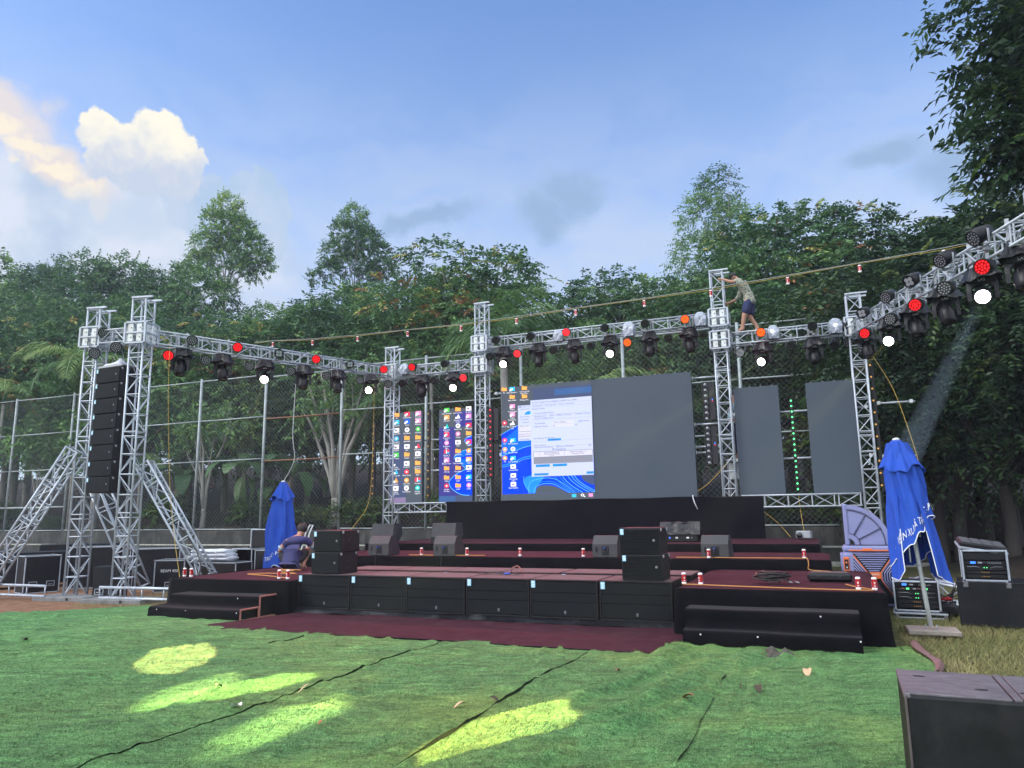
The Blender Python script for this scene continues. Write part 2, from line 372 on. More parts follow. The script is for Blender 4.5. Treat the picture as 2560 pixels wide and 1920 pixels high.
def vnoise(x, y, seed=0):
    xi = np.floor(x).astype(np.int64); yi = np.floor(y).astype(np.int64); fx = x - xi; fy = y - yi
    fx = fx * fx * (3 - 2 * fx); fy = fy * fy * (3 - 2 * fy)
    def h(a, b):
        n = (a * 374761393 + b * 668265263 + seed * 1442695041) & 0x7fffffff
        n = ((n ^ (n >> 13)) * 1274126177) & 0x7fffffff
        return ((n ^ (n >> 16)) & 0xffff) / 65535.0
    return (h(xi, yi) * (1 - fx) + h(xi + 1, yi) * fx) * (1 - fy) + (h(xi, yi + 1) * (1 - fx) + h(xi + 1, yi + 1) * fx) * fy
ORD = ['first', 'second', 'third', 'fourth', 'fifth', 'sixth', 'seventh', 'eighth', 'ninth', 'tenth', 'eleventh', 'twelfth', 'thirteenth', 'fourteenth', 'fifteenth', 'sixteenth', 'seventeenth', 'eighteenth', 'nineteenth', 'twentieth']
# ------------------------------------------------------------------ ground, hill, lawn
def hz_np(u, v):
    s = np.clip((v - 6.0) / 0.3, 0, 1) * 1.02
    s = s + np.clip(v - 6.3, 0, 34) * 0.155 + np.clip(v - 40, 0, 60) * 0.04
    right = np.clip((u - 9.6) / 3.5, 0, 1); rr = right * right * (3 - 2 * right)
    r = rr * np.clip((v + 6) / 12, 0, 1) * 0.75
    k = np.clip((u - 10.2) / 0.6, 0, 1)
    s = s * (1 - k) + k * (np.clip(v - 6.0, 0, 34) * 0.10)
    bump = (vnoise(u * 0.35, v * 0.35, 3) - 0.5) * 0.5 * np.clip((v - 6.5) / 6, 0, 1) + (vnoise(u * 1.3, v * 1.3, 5) - 0.5) * 0.05 * np.clip(np.maximum(rr, np.clip((v - 6.3) / 2, 0, 1)), 0, 1)
    return s + r + bump
def hz(u, v): return float(hz_np(np.array([u], float), np.array([v], float))[0])

def ground_material():
    m = bpy.data.materials.new('bare_ground'); m.use_nodes = True; nt = m.node_tree; N = nt.nodes.new; L = nt.links.new
    b = nt.nodes['Principled BSDF']; b.inputs['Roughness'].default_value = 0.95; b.inputs['Specular IOR Level'].default_value = 0.15
    tc = N('ShaderNodeTexCoord'); sep = N('ShaderNodeSeparateXYZ'); L(tc.outputs['Object'], sep.inputs[0])
    def noise(s, d=7, r=0.65):
        n = N('ShaderNodeTexNoise'); n.inputs['Scale'].default_value = s; n.inputs['Detail'].default_value = d; n.inputs['Roughness'].default_value = r; L(tc.outputs['Object'], n.inputs[0]); return n.outputs[0]
    def ramp(f, stops):
        r = N('ShaderNodeValToRGB'); L(f, r.inputs[0]); e = r.color_ramp.elements
        e[0].position, e[0].color = stops[0][0], (*stops[0][1], 1); e[1].position, e[1].color = stops[-1][0], (*stops[-1][1], 1)
        for p, c in stops[1:-1]: x = e.new(p); x.color = (*c, 1)
        return r.outputs[0]
    def mr(v, a, bb):
        n = N('ShaderNodeMapRange'); n.interpolation_type = 'SMOOTHSTEP'; L(v, n.inputs[0]); n.inputs[1].default_value = a; n.inputs[2].default_value = bb; return n.outputs[0]
    def mth(op, a, bb):
        n = N('ShaderNodeMath'); n.operation = op
        for i, v in enumerate((a, bb)):
            if isinstance(v, (int, float)): n.inputs[i].default_value = v
            else: L(v, n.inputs[i])
        return n.outputs[0]
    def mix(f, a, bb):
        n = N('ShaderNodeMix'); n.data_type = 'RGBA'; L(f, n.inputs[0]); L(a, n.inputs[6]); L(bb, n.inputs[7]); return n.outputs[2]
    grass = ramp(noise(9), [(0.3, (0.045, 0.055, 0.02)), (0.5, (0.10, 0.10, 0.042)), (0.7, (0.20, 0.165, 0.09))])
    dirt = ramp(noise(5), [(0.3, (0.15, 0.075, 0.045)), (0.5, (0.24, 0.13, 0.082)), (0.72, (0.33, 0.19, 0.125))])
    litter = ramp(noise(11), [(0.3, (0.014, 0.013, 0.011)), (0.55, (0.034, 0.026, 0.020)), (0.75, (0.085, 0.058, 0.038))])
    wob = mth('MULTIPLY', mth('SUBTRACT', noise(0.9), 0.5), 2.6)
    left = mr(mth('ADD', sep.outputs[0], wob), -3.4, -4.6)
    front = mr(mth('ADD', sep.outputs[1], wob), -1.5, -4.5)
    patch = mr(noise(0.7, 4), 0.42, 0.60)
    c = mix(mth('MULTIPLY', mth('MULTIPLY', left, front), 0.95), grass, dirt)
    c = mix(mth('MULTIPLY', mth('MULTIPLY', left, patch), 0.8), c, dirt)
    far = mr(sep.outputs[1], 5.6, 6.2); rgt = mth('MULTIPLY', mr(sep.outputs[0], 9.6, 11.0), mr(sep.outputs[1], -7.0, -4.5))
    c = mix(mth('MAXIMUM', far, rgt), c, litter)
    L(c, b.inputs['Base Color'])
    bp = N('ShaderNodeBump'); bp.inputs['Strength'].default_value = 0.7; bp.inputs['Distance'].default_value = 0.06; L(noise(26, 8, 0.7), bp.inputs['Height']); L(bp.outputs[0], b.inputs['Normal'])
    return m
def frame_obj(o): o.location = ORG; o.rotation_euler = (0, 0, -PHI); return o
def build_ground():
    us = np.concatenate([np.linspace(-130, -70, 6), np.linspace(-66, 40, 160), np.linspace(44, 120, 6)])
    vs = np.concatenate([np.linspace(-110, -34, 6), np.linspace(-30, -8, 34), np.linspace(-7.6, 5.9, 46), [6.0, 6.1, 6.2, 6.3, 6.45, 6.8], np.linspace(7.4, 44, 50), np.linspace(48, 110, 8)])
    U, V = np.meshgrid(us, vs); Z = hz_np(U, V)
    co = np.stack([U, V, Z], -1).reshape(-1, 3); nx = len(us); ny = len(vs)
    i, j = np.meshgrid(np.arange(nx - 1), np.arange(ny - 1)); a = (j * nx + i).ravel()
    f = np.stack([a, a + 1, a + nx + 1, a + nx], -1)
    o = link_mesh('ground', np_mesh('ground', co, f, [ground_material()], smooth=True)); frame_obj(o); tag(o, kind='structure')
build_ground()

SEAMS = [1.5, 3.37, 5.22, 6.79]
def turf_edge(u):     # far edge of the artificial lawn in v for a given u
    return np.where(u < -3.5, -7.85 - (-3.5 - u) * 1.38, np.where(u > 8.0, -8.3 - (u - 8) * 0.2, -7.8)) + (vnoise(u * 2.3, u * 0 + 4, 9) - 0.5) * 0.30
def turf_h(u, v):
    # ripples that run with the rolls, fanning out on the right
    a = u * 1.0 + (v + 14) * 0.10 + (vnoise(u * 0.8, v * 0.35, 21) - 0.5) * 0.8
    b = u * 0.95 - (v + 9) * 0.30 + (vnoise(u * 0.6, v * 0.5, 22) - 0.5) * 0.9
    r1 = np.maximum(0, vnoise(a * 9.0, v * 0.45, 23) - 0.50) * 0.062
    mask = np.clip((u - 4.9) / 1.2, 0, 1) * np.clip((7.9 - u) / 1.0, 0, 1)
    r2 = np.maximum(0, vnoise(b * 6.5, v * 0.42, 24) - 0.50) * 0.19 * mask
    r3 = np.maximum(0, vnoise(u * 0.7 + 9, v * 6.5 - u * 2.6, 25) - 0.50) * 0.085 * np.clip((2.5 - u) / 2, 0, 1)
    fine = (vnoise(u * 16, v * 16, 26) - 0.5) * 0.006 + (vnoise(u * 3, v * 3, 27) - 0.5) * 0.012
    r4 = np.maximum(0, vnoise(u * 1.1 + v * 0.4, v * 9.0 - u * 3.2, 28) - 0.5) * 0.050
    fade = np.clip((-8.7 - v) / 0.8, 0, 1)
    h = 0.022 + (r1 + r2 + r3 + r4) * fade + fine
    under = (u > -0.35) & (u < 6.0) & (v > -9.66) | (u > -2.3) & (v > -8.9) & (u < 8.2)
    h = np.where(under, 0.012, h)
    for s in SEAMS:
        d = u - (s + (vnoise(v * 1.5, v * 0, 31) - 0.5) * 0.022)
        h = h - (0.018 if s == 3.37 else 0.008) * np.exp(-(d / 0.016) ** 2) + 0.016 * np.exp(-((d - 0.055) / 0.03) ** 2) * (vnoise(v * 2.2, v * 0 + s, 33))
    return h
def turf_material():
    m = bpy.data.materials.new('artificial_turf'); m.use_nodes = True; nt = m.node_tree; N = nt.nodes.new; L = nt.links.new
    b = nt.nodes['Principled BSDF']; b.inputs['Roughness'].default_value = 0.8; b.inputs['Specular IOR Level'].default_value = 0.25
    tc = N('ShaderNodeTexCoord')
    def noise(s, d=6, r=0.6, st=None):
        v = tc.outputs['Object']
        if st: mp = N('ShaderNodeMapping'); mp.inputs['Scale'].default_value = st; L(v, mp.inputs[0]); v = mp.outputs[0]
        n = N('ShaderNodeTexNoise'); n.inputs['Scale'].default_value = s; n.inputs['Detail'].default_value = d; n.inputs['Roughness'].default_value = r; L(v, n.inputs[0]); return n.outputs[0]
    def ramp(f, stops):
        r = N('ShaderNodeValToRGB'); L(f, r.inputs[0]); e = r.color_ramp.elements
        e[0].position, e[0].color = stops[0][0], (*stops[0][1], 1); e[1].position, e[1].color = stops[-1][0], (*stops[-1][1], 1)
        for p, c in stops[1:-1]: x = e.new(p); x.color = (*c, 1)
        return r.outputs[0]
    def mix(f, a, bb, mode='MIX'):
        n = N('ShaderNodeMix'); n.data_type = 'RGBA'; n.blend_type = mode
        if isinstance(f, float): n.inputs[0].default_value = f
        else: L(f, n.inputs[0])
        L(a, n.inputs[6])
        if isinstance(bb, tuple): n.inputs[7].default_value = (*bb, 1)
        else: L(bb, n.inputs[7])
        return n.outputs[2]
    c = ramp(noise(150, 3, 0.7), [(0.34, (0.014, 0.056, 0.018)), (0.5, (0.080, 0.218, 0.070)), (0.66, (0.23, 0.48, 0.185))])
    wear = N('ShaderNodeMapRange'); wear.inputs[1].default_value = 0.46; wear.inputs[2].default_value = 0.7; wear.inputs[4].default_value = 0.75; L(noise(0.42, 5, 0.6), wear.inputs[0])
    sep = N('ShaderNodeSeparateXYZ'); L(tc.outputs['Object'], sep.inputs[0])
    zone = N('ShaderNodeMapRange'); zone.interpolation_type = 'SMOOTHSTEP'; L(sep.outputs[0], zone.inputs[0]); zone.inputs[1].default_value = 0.5; zone.inputs[2].default_value = 5.5; zone.inputs[3].default_value = 0.15; zone.inputs[4].default_value = 1.0
    mm = N('ShaderNodeMath'); mm.operation = 'MULTIPLY'; L(wear.outputs[0], mm.inputs[0]); L(zone.outputs[0], mm.inputs[1])
    c = mix(mm.outputs[0], c, (0.235, 0.340, 0.080))
    c = mix(1.0, c, ramp(noise(2.2, 6, 0.65), [(0.3, (0.74, 0.78, 0.80)), (0.7, (1.2, 1.14, 1.1))]), 'MULTIPLY')
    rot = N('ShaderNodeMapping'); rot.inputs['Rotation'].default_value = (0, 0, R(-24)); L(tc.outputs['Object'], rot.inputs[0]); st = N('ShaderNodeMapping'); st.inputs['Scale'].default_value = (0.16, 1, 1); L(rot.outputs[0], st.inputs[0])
    for sc_, lo in ((14, 0.62), (38, 0.66)):  # streaks along the pile, putting more of the ripples' weak shading into the colour
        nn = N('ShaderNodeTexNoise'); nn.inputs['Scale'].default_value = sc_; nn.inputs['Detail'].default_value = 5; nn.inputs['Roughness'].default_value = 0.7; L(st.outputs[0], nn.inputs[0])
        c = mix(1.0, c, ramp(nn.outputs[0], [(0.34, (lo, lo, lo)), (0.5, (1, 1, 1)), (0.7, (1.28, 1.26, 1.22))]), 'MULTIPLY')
    c = mix(1.0, c, ramp(noise(30, 4, 0.7), [(0.33, (0.66, 0.68, 0.66)), (0.5, (1, 1, 1)), (0.68, (1.3, 1.27, 1.3))]), 'MULTIPLY')
    c = mix(1.0, c, ramp(noise(9, 5, 0.65, (1, 0.35, 1)), [(0.3, (0.82, 0.82, 0.82)), (0.7, (1.14, 1.14, 1.14))]), 'MULTIPLY')
    L(c, b.inputs['Base Color'])
    bp = N('ShaderNodeBump'); bp.inputs['Strength'].default_value = 0.9; bp.inputs['Distance'].default_value = 0.012; L(noise(190, 3, 0.75), bp.inputs['Height']); L(bp.outputs[0], b.inputs['Normal'])
    return m
def build_turf():
    us = np.arange(-7.5, 8.56, 0.035); vs = np.arange(-19.5, -7.6, 0.045)
    U, V = np.meshgrid(us, vs)
    U2 = U + (U > 8.4) * (vnoise(V * 1.7, V * 0, 41) - 0.4) * 0.16
    Z = turf_h(U2, V); edge = turf_edge(U2)
    d = np.clip((edge - V) / 0.05, 0, 1); Z = Z * d + 0.004
    co = np.stack([U2, V, Z], -1).reshape(-1, 3); nx = len(us); ny = len(vs)
    i, j = np.meshgrid(np.arange(nx - 1), np.arange(ny - 1)); i = i.ravel(); j = j.ravel(); a = j * nx + i
    keep = (V < edge + 0.03)[j, i] & (V < edge + 0.03)[j + 1, i + 1]
    a = a[keep]; f = np.stack([a, a + 1, a + nx + 1, a + nx], -1)
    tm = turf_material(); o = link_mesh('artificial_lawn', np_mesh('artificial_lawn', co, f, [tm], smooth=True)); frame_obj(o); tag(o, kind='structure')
    # the pile: short curled fibres standing on the lawn, thickest close to the viewer
    rs = np.random.RandomState(4); n = 420000
    r = 1.2 + rs.rand(n) ** 1.25 * 10.5; th = rs.uniform(-0.75, 0.75, n)
    base = np.arctan2(0.36, 1.0); X = r * np.sin(th); Y = r * np.cos(th)
    gx = X - ORG.x; gy = Y - ORG.y
    u = gx * UA.x + gy * UA.y; v = gx * VA.x + gy * VA.y
    k = (u > -7.4) & (u < 8.5) & (v < turf_edge(u) - 0.03)
    for s in SEAMS: k &= (np.abs(u - s) > (0.014 if s == 3.37 else 0.004))
    u = u[k]; v = v[k]; n = len(u); z = turf_h(u, v)
    a = rs.rand(n) * 6.283; L_ = rs.uniform(0.010, 0.022, n); w = rs.uniform(0.0016, 0.0032, n); lean = rs.uniform(0.3, 1.3, n) * L_
    la = rs.normal(0.6, 1.1, n)
    p0 = np.stack([u + np.cos(a) * w, v + np.sin(a) * w, z - 0.002], -1); p1 = np.stack([u - np.cos(a) * w, v - np.sin(a) * w, z - 0.002], -1)
    p2 = np.stack([u + np.cos(la) * lean, v + np.sin(la) * lean, z + L_], -1)
    co = np.stack([p0, p1, p2], 1).reshape(-1, 3); f = np.arange(3 * n).reshape(-1, 3)
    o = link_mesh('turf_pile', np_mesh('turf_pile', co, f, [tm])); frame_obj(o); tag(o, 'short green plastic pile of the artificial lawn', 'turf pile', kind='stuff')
build_turf()
def build_seams():
    for q, (s, v0, v1, w) in enumerate(((3.37, -15.5, -9.86, 0.026), (5.22, -14.6, -9.86, 0.0055), (6.79, -14.4, -10.7, 0.006), (1.5, -10.6, -9.9, 0.008))):
        vs = np.arange(v0, v1, 0.035); mb = MB()
        c = s + (vnoise(vs * 1.5, vs * 0, 31) - 0.5) * 0.022; ww = w * (0.35 + 1.1 * vnoise(vs * 4, vs * 0 + s, 44)) * np.clip((vnoise(vs * 0.9, vs * 0 + s, 45) - (0.0 if q == 0 else 0.30)) * 5, 0.05, 1)
        hz_ = turf_h(c + 0.05, vs) + 0.003; lift = hz_ + 0.012 * vnoise(vs * 3.1, vs * 0 + 7, 46)
        pts = []
        for k in range(len(vs)):
            pts += [(c[k] - ww[k] * 1.2, vs[k], 0.012), (c[k] - ww[k] * 0.2, vs[k], 0.018), (c[k] + ww[k], vs[k], lift[k])]
        fs = []
        for k in range(len(vs) - 1):
            b = k * 3; fs += [(b, b + 1, b + 4, b + 3), (b + 1, b + 2, b + 5, b + 4)]
        mb.add(pts, fs, 'plastic')
        o = mb.build('lawn_seam'); frame_obj(o); tag(o, kind='structure')
build_seams()

def dry_grass():
    rs = np.random.RandomState(9); n = 60000
    u = rs.uniform(8.3, 12.5, n); v = -13 + 8.5 * rs.rand(n) ** 0.8
    k = (u > 8.62 + 0.1 * rs.rand(n)) | (v > -8.35); k &= ~((u < 8.45)) ; u, v = u[k], v[k]
    u2 = rs.uniform(-5.2, -2.6, 9000); v2 = rs.uniform(-8.4, -2.0, 9000); kk = (v2 > turf_edge(u2) + 0.05) & (vnoise(u2 * 1.1, v2 * 1.1, 61) > 0.42)
    u = np.concatenate([u, u2[kk]]); v = np.concatenate([v, v2[kk]]); n = len(u)
    z = hz_np(u, v); a = rs.rand(n) * 6.283; L_ = rs.uniform(0.03, 0.10, n); w = rs.uniform(0.002, 0.004, n); la = rs.rand(n) * 6.283; lean = L_ * rs.uniform(0.2, 1.2, n)
    p0 = np.stack([u + np.cos(a) * w, v + np.sin(a) * w, z], -1); p1 = np.stack([u - np.cos(a) * w, v - np.sin(a) * w, z], -1)
    p2 = np.stack([u + np.cos(la) * lean, v + np.sin(la) * lean, z + L_ * 0.8], -1)
    co = np.stack([p0, p1, p2], 1).reshape(-1, 3)
    m = bpy.data.materials.new('dry_grass'); m.use_nodes = True; nt = m.node_tree; b = nt.nodes['Principled BSDF']; b.inputs['Roughness'].default_value = 0.9
    at = nt.nodes.new('ShaderNodeAttribute'); at.attribute_name = 'tint'; r = nt.nodes.new('ShaderNodeValToRGB'); nt.links.new(at.outputs['Fac'], r.inputs[0]); nt.links.new(r.outputs[0], b.inputs['Base Color'])
    e = r.color_ramp.elements; e[0].color = (0.06, 0.10, 0.025, 1); e[1].color = (0.36, 0.30, 0.15, 1); x = e.new(0.45); x.color = (0.20, 0.20, 0.07, 1)
    t = np.clip(rs.rand(n) * 0.7 + vnoise(u * 1.4, v * 1.4, 63) * 0.5 - 0.1, 0, 1)
    o = link_mesh('dry_grass', np_mesh('dry_grass', co, np.arange(3 * n).reshape(-1, 3), [m], tint=np.repeat(t, 3))); frame_obj(o)
    tag(o, 'short yellowing grass growing beside the lawn and stage', 'grass', kind='stuff')
dry_grass()

# ------------------------------------------------------------------ terraced wall, court fence, brown fence
def build_wall():
    t = thing('terraced_wall', 'stained grey concrete terrace wall with two pale step edges below the court fence', 'wall', 0, 0)
    mb = MB(); mb.box((-24, 5.82, 0.52), (69, 0.36, 1.04), 'wall', 0.01); mb.build('upper_wall', t)
    mb = MB(); mb.box((-24, 5.24, 0.225), (69, 0.80, 0.55), 'wall', 0.01); mb.build('lower_step', t)
    mb = MB(); mb.box((-24, 4.90, 0.515), (69, 0.16, 0.05), 'coping', 0.008); mb.build('step_edge', t)
    mb = MB(); mb.box((-24, 4.70, 0.06), (69, 0.20, 0.12), 'coping', 0.008); mb.build('kerb', t)
build_wall()
def build_fence():
    t = thing('court_fence', 'tall galvanised chain link court fence standing on the terrace wall', 'fence', 0, 0)
    posts = [-32.4, -28.4, -24.4, -20.5, -16.6, -13.1, -9.35, -5.6, -1.8, 1.87, 5.6, 9.3]
    for i, u in enumerate(posts):
        mb = MB(); mb.tube([(u, 6, 0.95), (u + 0.02 * math.sin(i * 7), 6, 7.45)], 0.057, 'galv', 8); mb.build('post', t)
    for i in range(len(posts) - 1):
        a, b = posts[i], posts[i + 1]
        zs = [1.1, 3.9, 5.62, 7.35] + ([2.16] if b <= -24.4 else [])
        for z in zs:
            mb = MB(); rusty = (i == 5 and z in (3.9, 5.62)); dz = -0.1 if i == 5 else 0
            mb.tube([(a + 0.06, 6, z + dz), ((a + b) / 2, 6, z + dz - 0.012), (b - 0.06, 6, z + dz)], 0.028 if z != 2.16 else 0.05, 'rust' if rusty else 'galv', 6); mb.build('rail', t)
        if b > -29 and a < 6:
            w = MB(); st = 0.12; z0, z1 = 1.1, 7.35; H_ = z1 - z0
            for s in (1, -1):
                k = a - H_ if s > 0 else a
                e = b if s > 0 else b + H_
                x = k
                while x < e:
                    pts = []
                    x0, x1 = x, x + s * H_; za, zb = z0, z1
                    lo, hi = a + 0.05, b - 0.05
                    # clip the slanted wire to the bay
                    def zat(xx): return z0 + (xx - x0) / (x1 - x0) * H_
                    xs = sorted((x0, x1)); cl = max(xs[0], lo); ch = min(xs[1], hi)
                    if ch - cl > 0.02: w.tube([(cl, 6.03 + 0.004 * s, zat(cl)), (ch, 6.03 + 0.004 * s, zat(ch))], 0.0026, 'galv', 3, False, False)
                    x += st * 1.414
            w.build('mesh_panel', t)
build_fence()
def build_brown_fence():
    t = thing('sheet_fence', 'dark brown sheet fence under the trees at the far right', 'fence', 0, 0)
    rs = random.Random(3); u = 9.9
    while u < 27:
        w = rs.uniform(0.55, 0.95); mb = MB(); zt = 1.82 + rs.uniform(-0.06, 0.05)
        mb.box((u + w / 2, 7.3 + rs.uniform(-0.02, 0.02), (zt + 0.4) / 2), (w - 0.012, 0.03, zt - 0.4), 'brown_sheet', 0.004); mb.build('sheet', t); u += w
    mb = MB(); mb.box((18.4, 7.27, 1.5), (17, 0.02, 0.06), 'brown_sheet'); mb.build('rail', t)
build_brown_fence()

# ------------------------------------------------------------------ foliage
def leaf_material(name, stops, trans=0.28):
    m = bpy.data.materials.new(name); m.use_nodes = True; nt = m.node_tree; N = nt.nodes.new; L = nt.links.new
    b = nt.nodes['Principled BSDF']; b.inputs['Roughness'].default_value = 0.5; b.inputs['Specular IOR Level'].default_value = 0.35
    at = N('ShaderNodeAttribute'); at.attribute_name = 'tint'; oi = N('ShaderNodeObjectInfo')
    ad = N('ShaderNodeMath'); ad.operation = 'MULTIPLY_ADD'; L(oi.outputs['Random'], ad.inputs[0]); ad.inputs[1].default_value = 0.30; ad.inputs[2].default_value = -0.15
    a2 = N('ShaderNodeMath'); a2.operation = 'ADD'; a2.use_clamp = True; L(at.outputs['Fac'], a2.inputs[0]); L(ad.outputs[0], a2.inputs[1])
    r = N('ShaderNodeValToRGB'); L(a2.outputs[0], r.inputs[0]); e = r.color_ramp.elements
    e[0].position, e[0].color = stops[0][0], (*stops[0][1], 1); e[1].position, e[1].color = stops[-1][0], (*stops[-1][1], 1)
    for p, c in stops[1:-1]: x = e.new(p); x.color = (*c, 1)
    L(r.outputs[0], b.inputs['Base Color'])
    tr = N('ShaderNodeBsdfTranslucent'); L(r.outputs[0], tr.inputs[0]); mx = N('ShaderNodeMixShader'); mx.inputs[0].default_value = trans
    L(b.outputs[0], mx.inputs[1]); L(tr.outputs[0], mx.inputs[2]); L(mx.outputs[0], nt.nodes['Material Output'].inputs[0]); return m
LEAF = {  # BRIGHT
 'a': leaf_material('broad_leaves', [(0.0, (0.031, 0.075, 0.030)), (0.45, (0.081, 0.181, 0.061)), (0.8, (0.189, 0.337, 0.086)), (1.0, (0.314, 0.412, 0.098))]),
 'p': leaf_material('feather_leaves', [(0.0, (0.026, 0.063, 0.030)), (0.45, (0.062, 0.147, 0.061)), (0.8, (0.152, 0.279, 0.086)), (0.93, (0.376, 0.438, 0.101)), (1.0, (0.351, 0.172, 0.075))]),
 'e': leaf_material('pale_small_leaves', [(0.0, (0.062, 0.133, 0.055)), (0.5, (0.158, 0.292, 0.106)), (1.0, (0.314, 0.446, 0.164))], 0.35),
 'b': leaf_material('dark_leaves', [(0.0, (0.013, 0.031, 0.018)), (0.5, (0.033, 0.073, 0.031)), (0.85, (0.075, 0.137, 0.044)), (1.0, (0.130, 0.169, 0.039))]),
 'palm': leaf_material('palm_leaves', [(0.0, (0.037, 0.087, 0.036)), (0.5, (0.094, 0.205, 0.066)), (1.0, (0.295, 0.378, 0.105))]),
 'banana': leaf_material('banana_leaves', [(0.0, (0.030, 0.075, 0.036)), (0.6, (0.065, 0.140, 0.055)), (0.86, (0.11, 0.19, 0.07)), (0.9, (0.15, 0.12, 0.085)), (1.0, (0.24, 0.20, 0.15))]),
 'near': leaf_material('near_leaves', [(0.0, (0.018, 0.040, 0.022)), (0.5, (0.040, 0.088, 0.031)), (0.8, (0.099, 0.177, 0.035)), (0.92, (0.221, 0.287, 0.044)), (1.0, (0.117, 0.065, 0.046))], 0.4),
}
def norm(a): return a / np.maximum(np.linalg.norm(a, axis=-1, keepdims=True), 1e-9)
def sprigs(rs, P, D, ln, nl, ll, lw, droop, tint):
    """twigs at P growing along D, each carrying paired leaflets; returns verts, quads, tint"""
    n = len(P); D = norm(D); up = np.array([0, 0, 1.0])
    S = norm(np.cross(D, up + rs.normal(0, 0.25, (n, 3)))); co = []; tt = []
    for i in range(nl):
        t = (i // 2 + 0.6) / (nl / 2 + 0.2); s = 1 if i % 2 else -1
        if i == nl - 1: s = 0
        base = P + D * (ln * t)[:, None] + np.array([0, 0, -1.0]) * (droop * ln * t * t)[:, None]
        ld = norm(S * s * 1.0 + D * (0.55 if s else 1.4) + rs.normal(0, 0.22, (n, 3)) + np.array([0, 0, -0.45]))
        wd = norm(np.cross(ld, up + rs.normal(0, 0.45, (n, 3))))
        L_ = (ll * rs.uniform(0.7, 1.2, n) * (1.1 - 0.35 * abs(t - 0.5)))[:, None]; W_ = (lw * rs.uniform(0.8, 1.2, n))[:, None]
        mid = base + ld * L_ * 0.45 + np.array([0, 0, 0.04]) * L_
        co.append(np.stack([base, mid + wd * W_, base + ld * L_ + np.array([0, 0, -0.12]) * L_, mid - wd * W_], 1)); tt.append(np.clip(tint + rs.normal(0, 0.06, n), 0, 1))
    co = np.concatenate(co).reshape(-1, 3); tt = np.repeat(np.concatenate(tt), 4)
    return co, np.arange(len(co)).reshape(-1, 4), tt
def crown_mesh(name, seed, blobs, count, ln, nl, ll, lw, droop, m, tmean=0.35, tsd=0.2, tipbright=0.25, shell=0.45):
    rs = np.random.RandomState(seed); vol = np.array([b[3] * b[4] * b[5] for b in blobs]) ** 0.67; pr = vol / vol.sum()
    idx = rs.choice(len(blobs), count, p=pr); B = np.array(blobs)[idx]
    d = norm(rs.normal(0, 1, (count, 3))); flip = (d[:, 2] < -0.35) & (rs.rand(count) < 0.6); d[flip, 2] *= -1
    r = shell + (1 - shell) * rs.rand(count) ** 0.5
    P = B[:, :3] + d * r[:, None] * B[:, 3:6]; D = d * 0.9 + rs.normal(0, 0.5, (count, 3)) + np.array([0, 0, 0.15])
    btint = rs.normal(0, 0.15, len(blobs))[idx]
    tint = tmean + btint + rs.normal(0, tsd * 0.5, count) + tipbright * (rs.rand(count) < 0.16)
    co, f, tt = sprigs(rs, P, D, ln * rs.uniform(0.6, 1.2, count), nl, ll, lw, droop, tint)
    return np_mesh(name, co, f, [m], tint=tt)
def limb(mb, rs, p0, p1, r0, r1, m, n=7, wob=0.12, seg=6):
    p0 = Vector(p0); p1 = Vector(p1); L_ = (p1 - p0).length; pts = []; w = Vector((0, 0, 0))
    for i in range(seg + 1):
        t = i / seg; w = w + Vector((rs.gauss(0, 1), rs.gauss(0, 1), rs.gauss(0, 0.4))) * wob * L_ / seg
        pts.append(p0.lerp(p1, t) + w * (1 if i else 0) * (1 - 0.3 * t) + Vector((0, 0, 0.06 * L_ * math.sin(math.pi * t))))
    mb.tube(pts, [r0 + (r1 - r0) * (i / seg) ** 0.8 for i in range(seg + 1)], m, n); return pts
def trunk_mesh(name, seed, blobs, h0, r, m, split=None, lean=0.0):
    rs = random.Random(seed); mb = MB(); sp = split or h0
    pts = limb(mb, rs, (0, 0, -0.4), (lean, 0, sp), r, r * 0.72, m, 9, 0.04, 7)
    top = pts[-1]
    for b in blobs:
        e = Vector(b[:3]); q = top if rs.random() < 0.7 else pts[-2]
        pp = limb(mb, rs, q, e, r * rs.uniform(0.35, 0.5), r * 0.10, m, 6, 0.12, 6)
        for k in range(4):
            d = Vector((rs.gauss(0, 1) * b[3], rs.gauss(0, 1) * b[4], rs.gauss(0.2, 0.7) * b[5])) * 0.62
            limb(mb, rs, pp[rs.randint(2, 5)], e + d, r * 0.13, r * 0.04, m, 4, 0.14, 4)
    return mb.mesh(name)
def mk_blobs(seed, n, W_, z0, z1, rr, shape='round'):
    rs = random.Random(seed); out = []
    for i in range(n):
        t = (i + 0.5) / n; z = z0 + (z1 - z0) * t
        env = {'round': math.sin(math.pi * (0.18 + 0.72 * t)) ** 0.7, 'cone': (1.05 - 0.80 * t), 'top': 0.35 + 0.65 * math.sin(math.pi * min(1, 0.15 + 0.75 * t))}[shape]
        a = i * 2.4 + rs.uniform(-0.4, 0.4); R_ = W_ / 2 * env * rs.uniform(0.35, 0.75)
        k = rr * rs.uniform(0.75, 1.25) * (0.55 + 0.5 * env)
        out.append((R_ * math.cos(a), R_ * math.sin(a), z, k, k, k * rs.uniform(0.65, 0.9)))
    return out
VAR = {}
def variant(key, blobs, cargs, trunk): VAR[key] = (crown_mesh('crown', blobs=blobs, **cargs), trunk_mesh('trunk', blobs=blobs, **trunk))
bl = mk_blobs(1, 11, 7.2, 3.4, 9.0, 1.75); variant('a0', bl, dict(seed=1, count=2300, ln=0.58, nl=9, ll=0.21, lw=0.054, droop=0.35, m=LEAF['a']), dict(seed=1, h0=3.4, r=0.20, m='bark'))
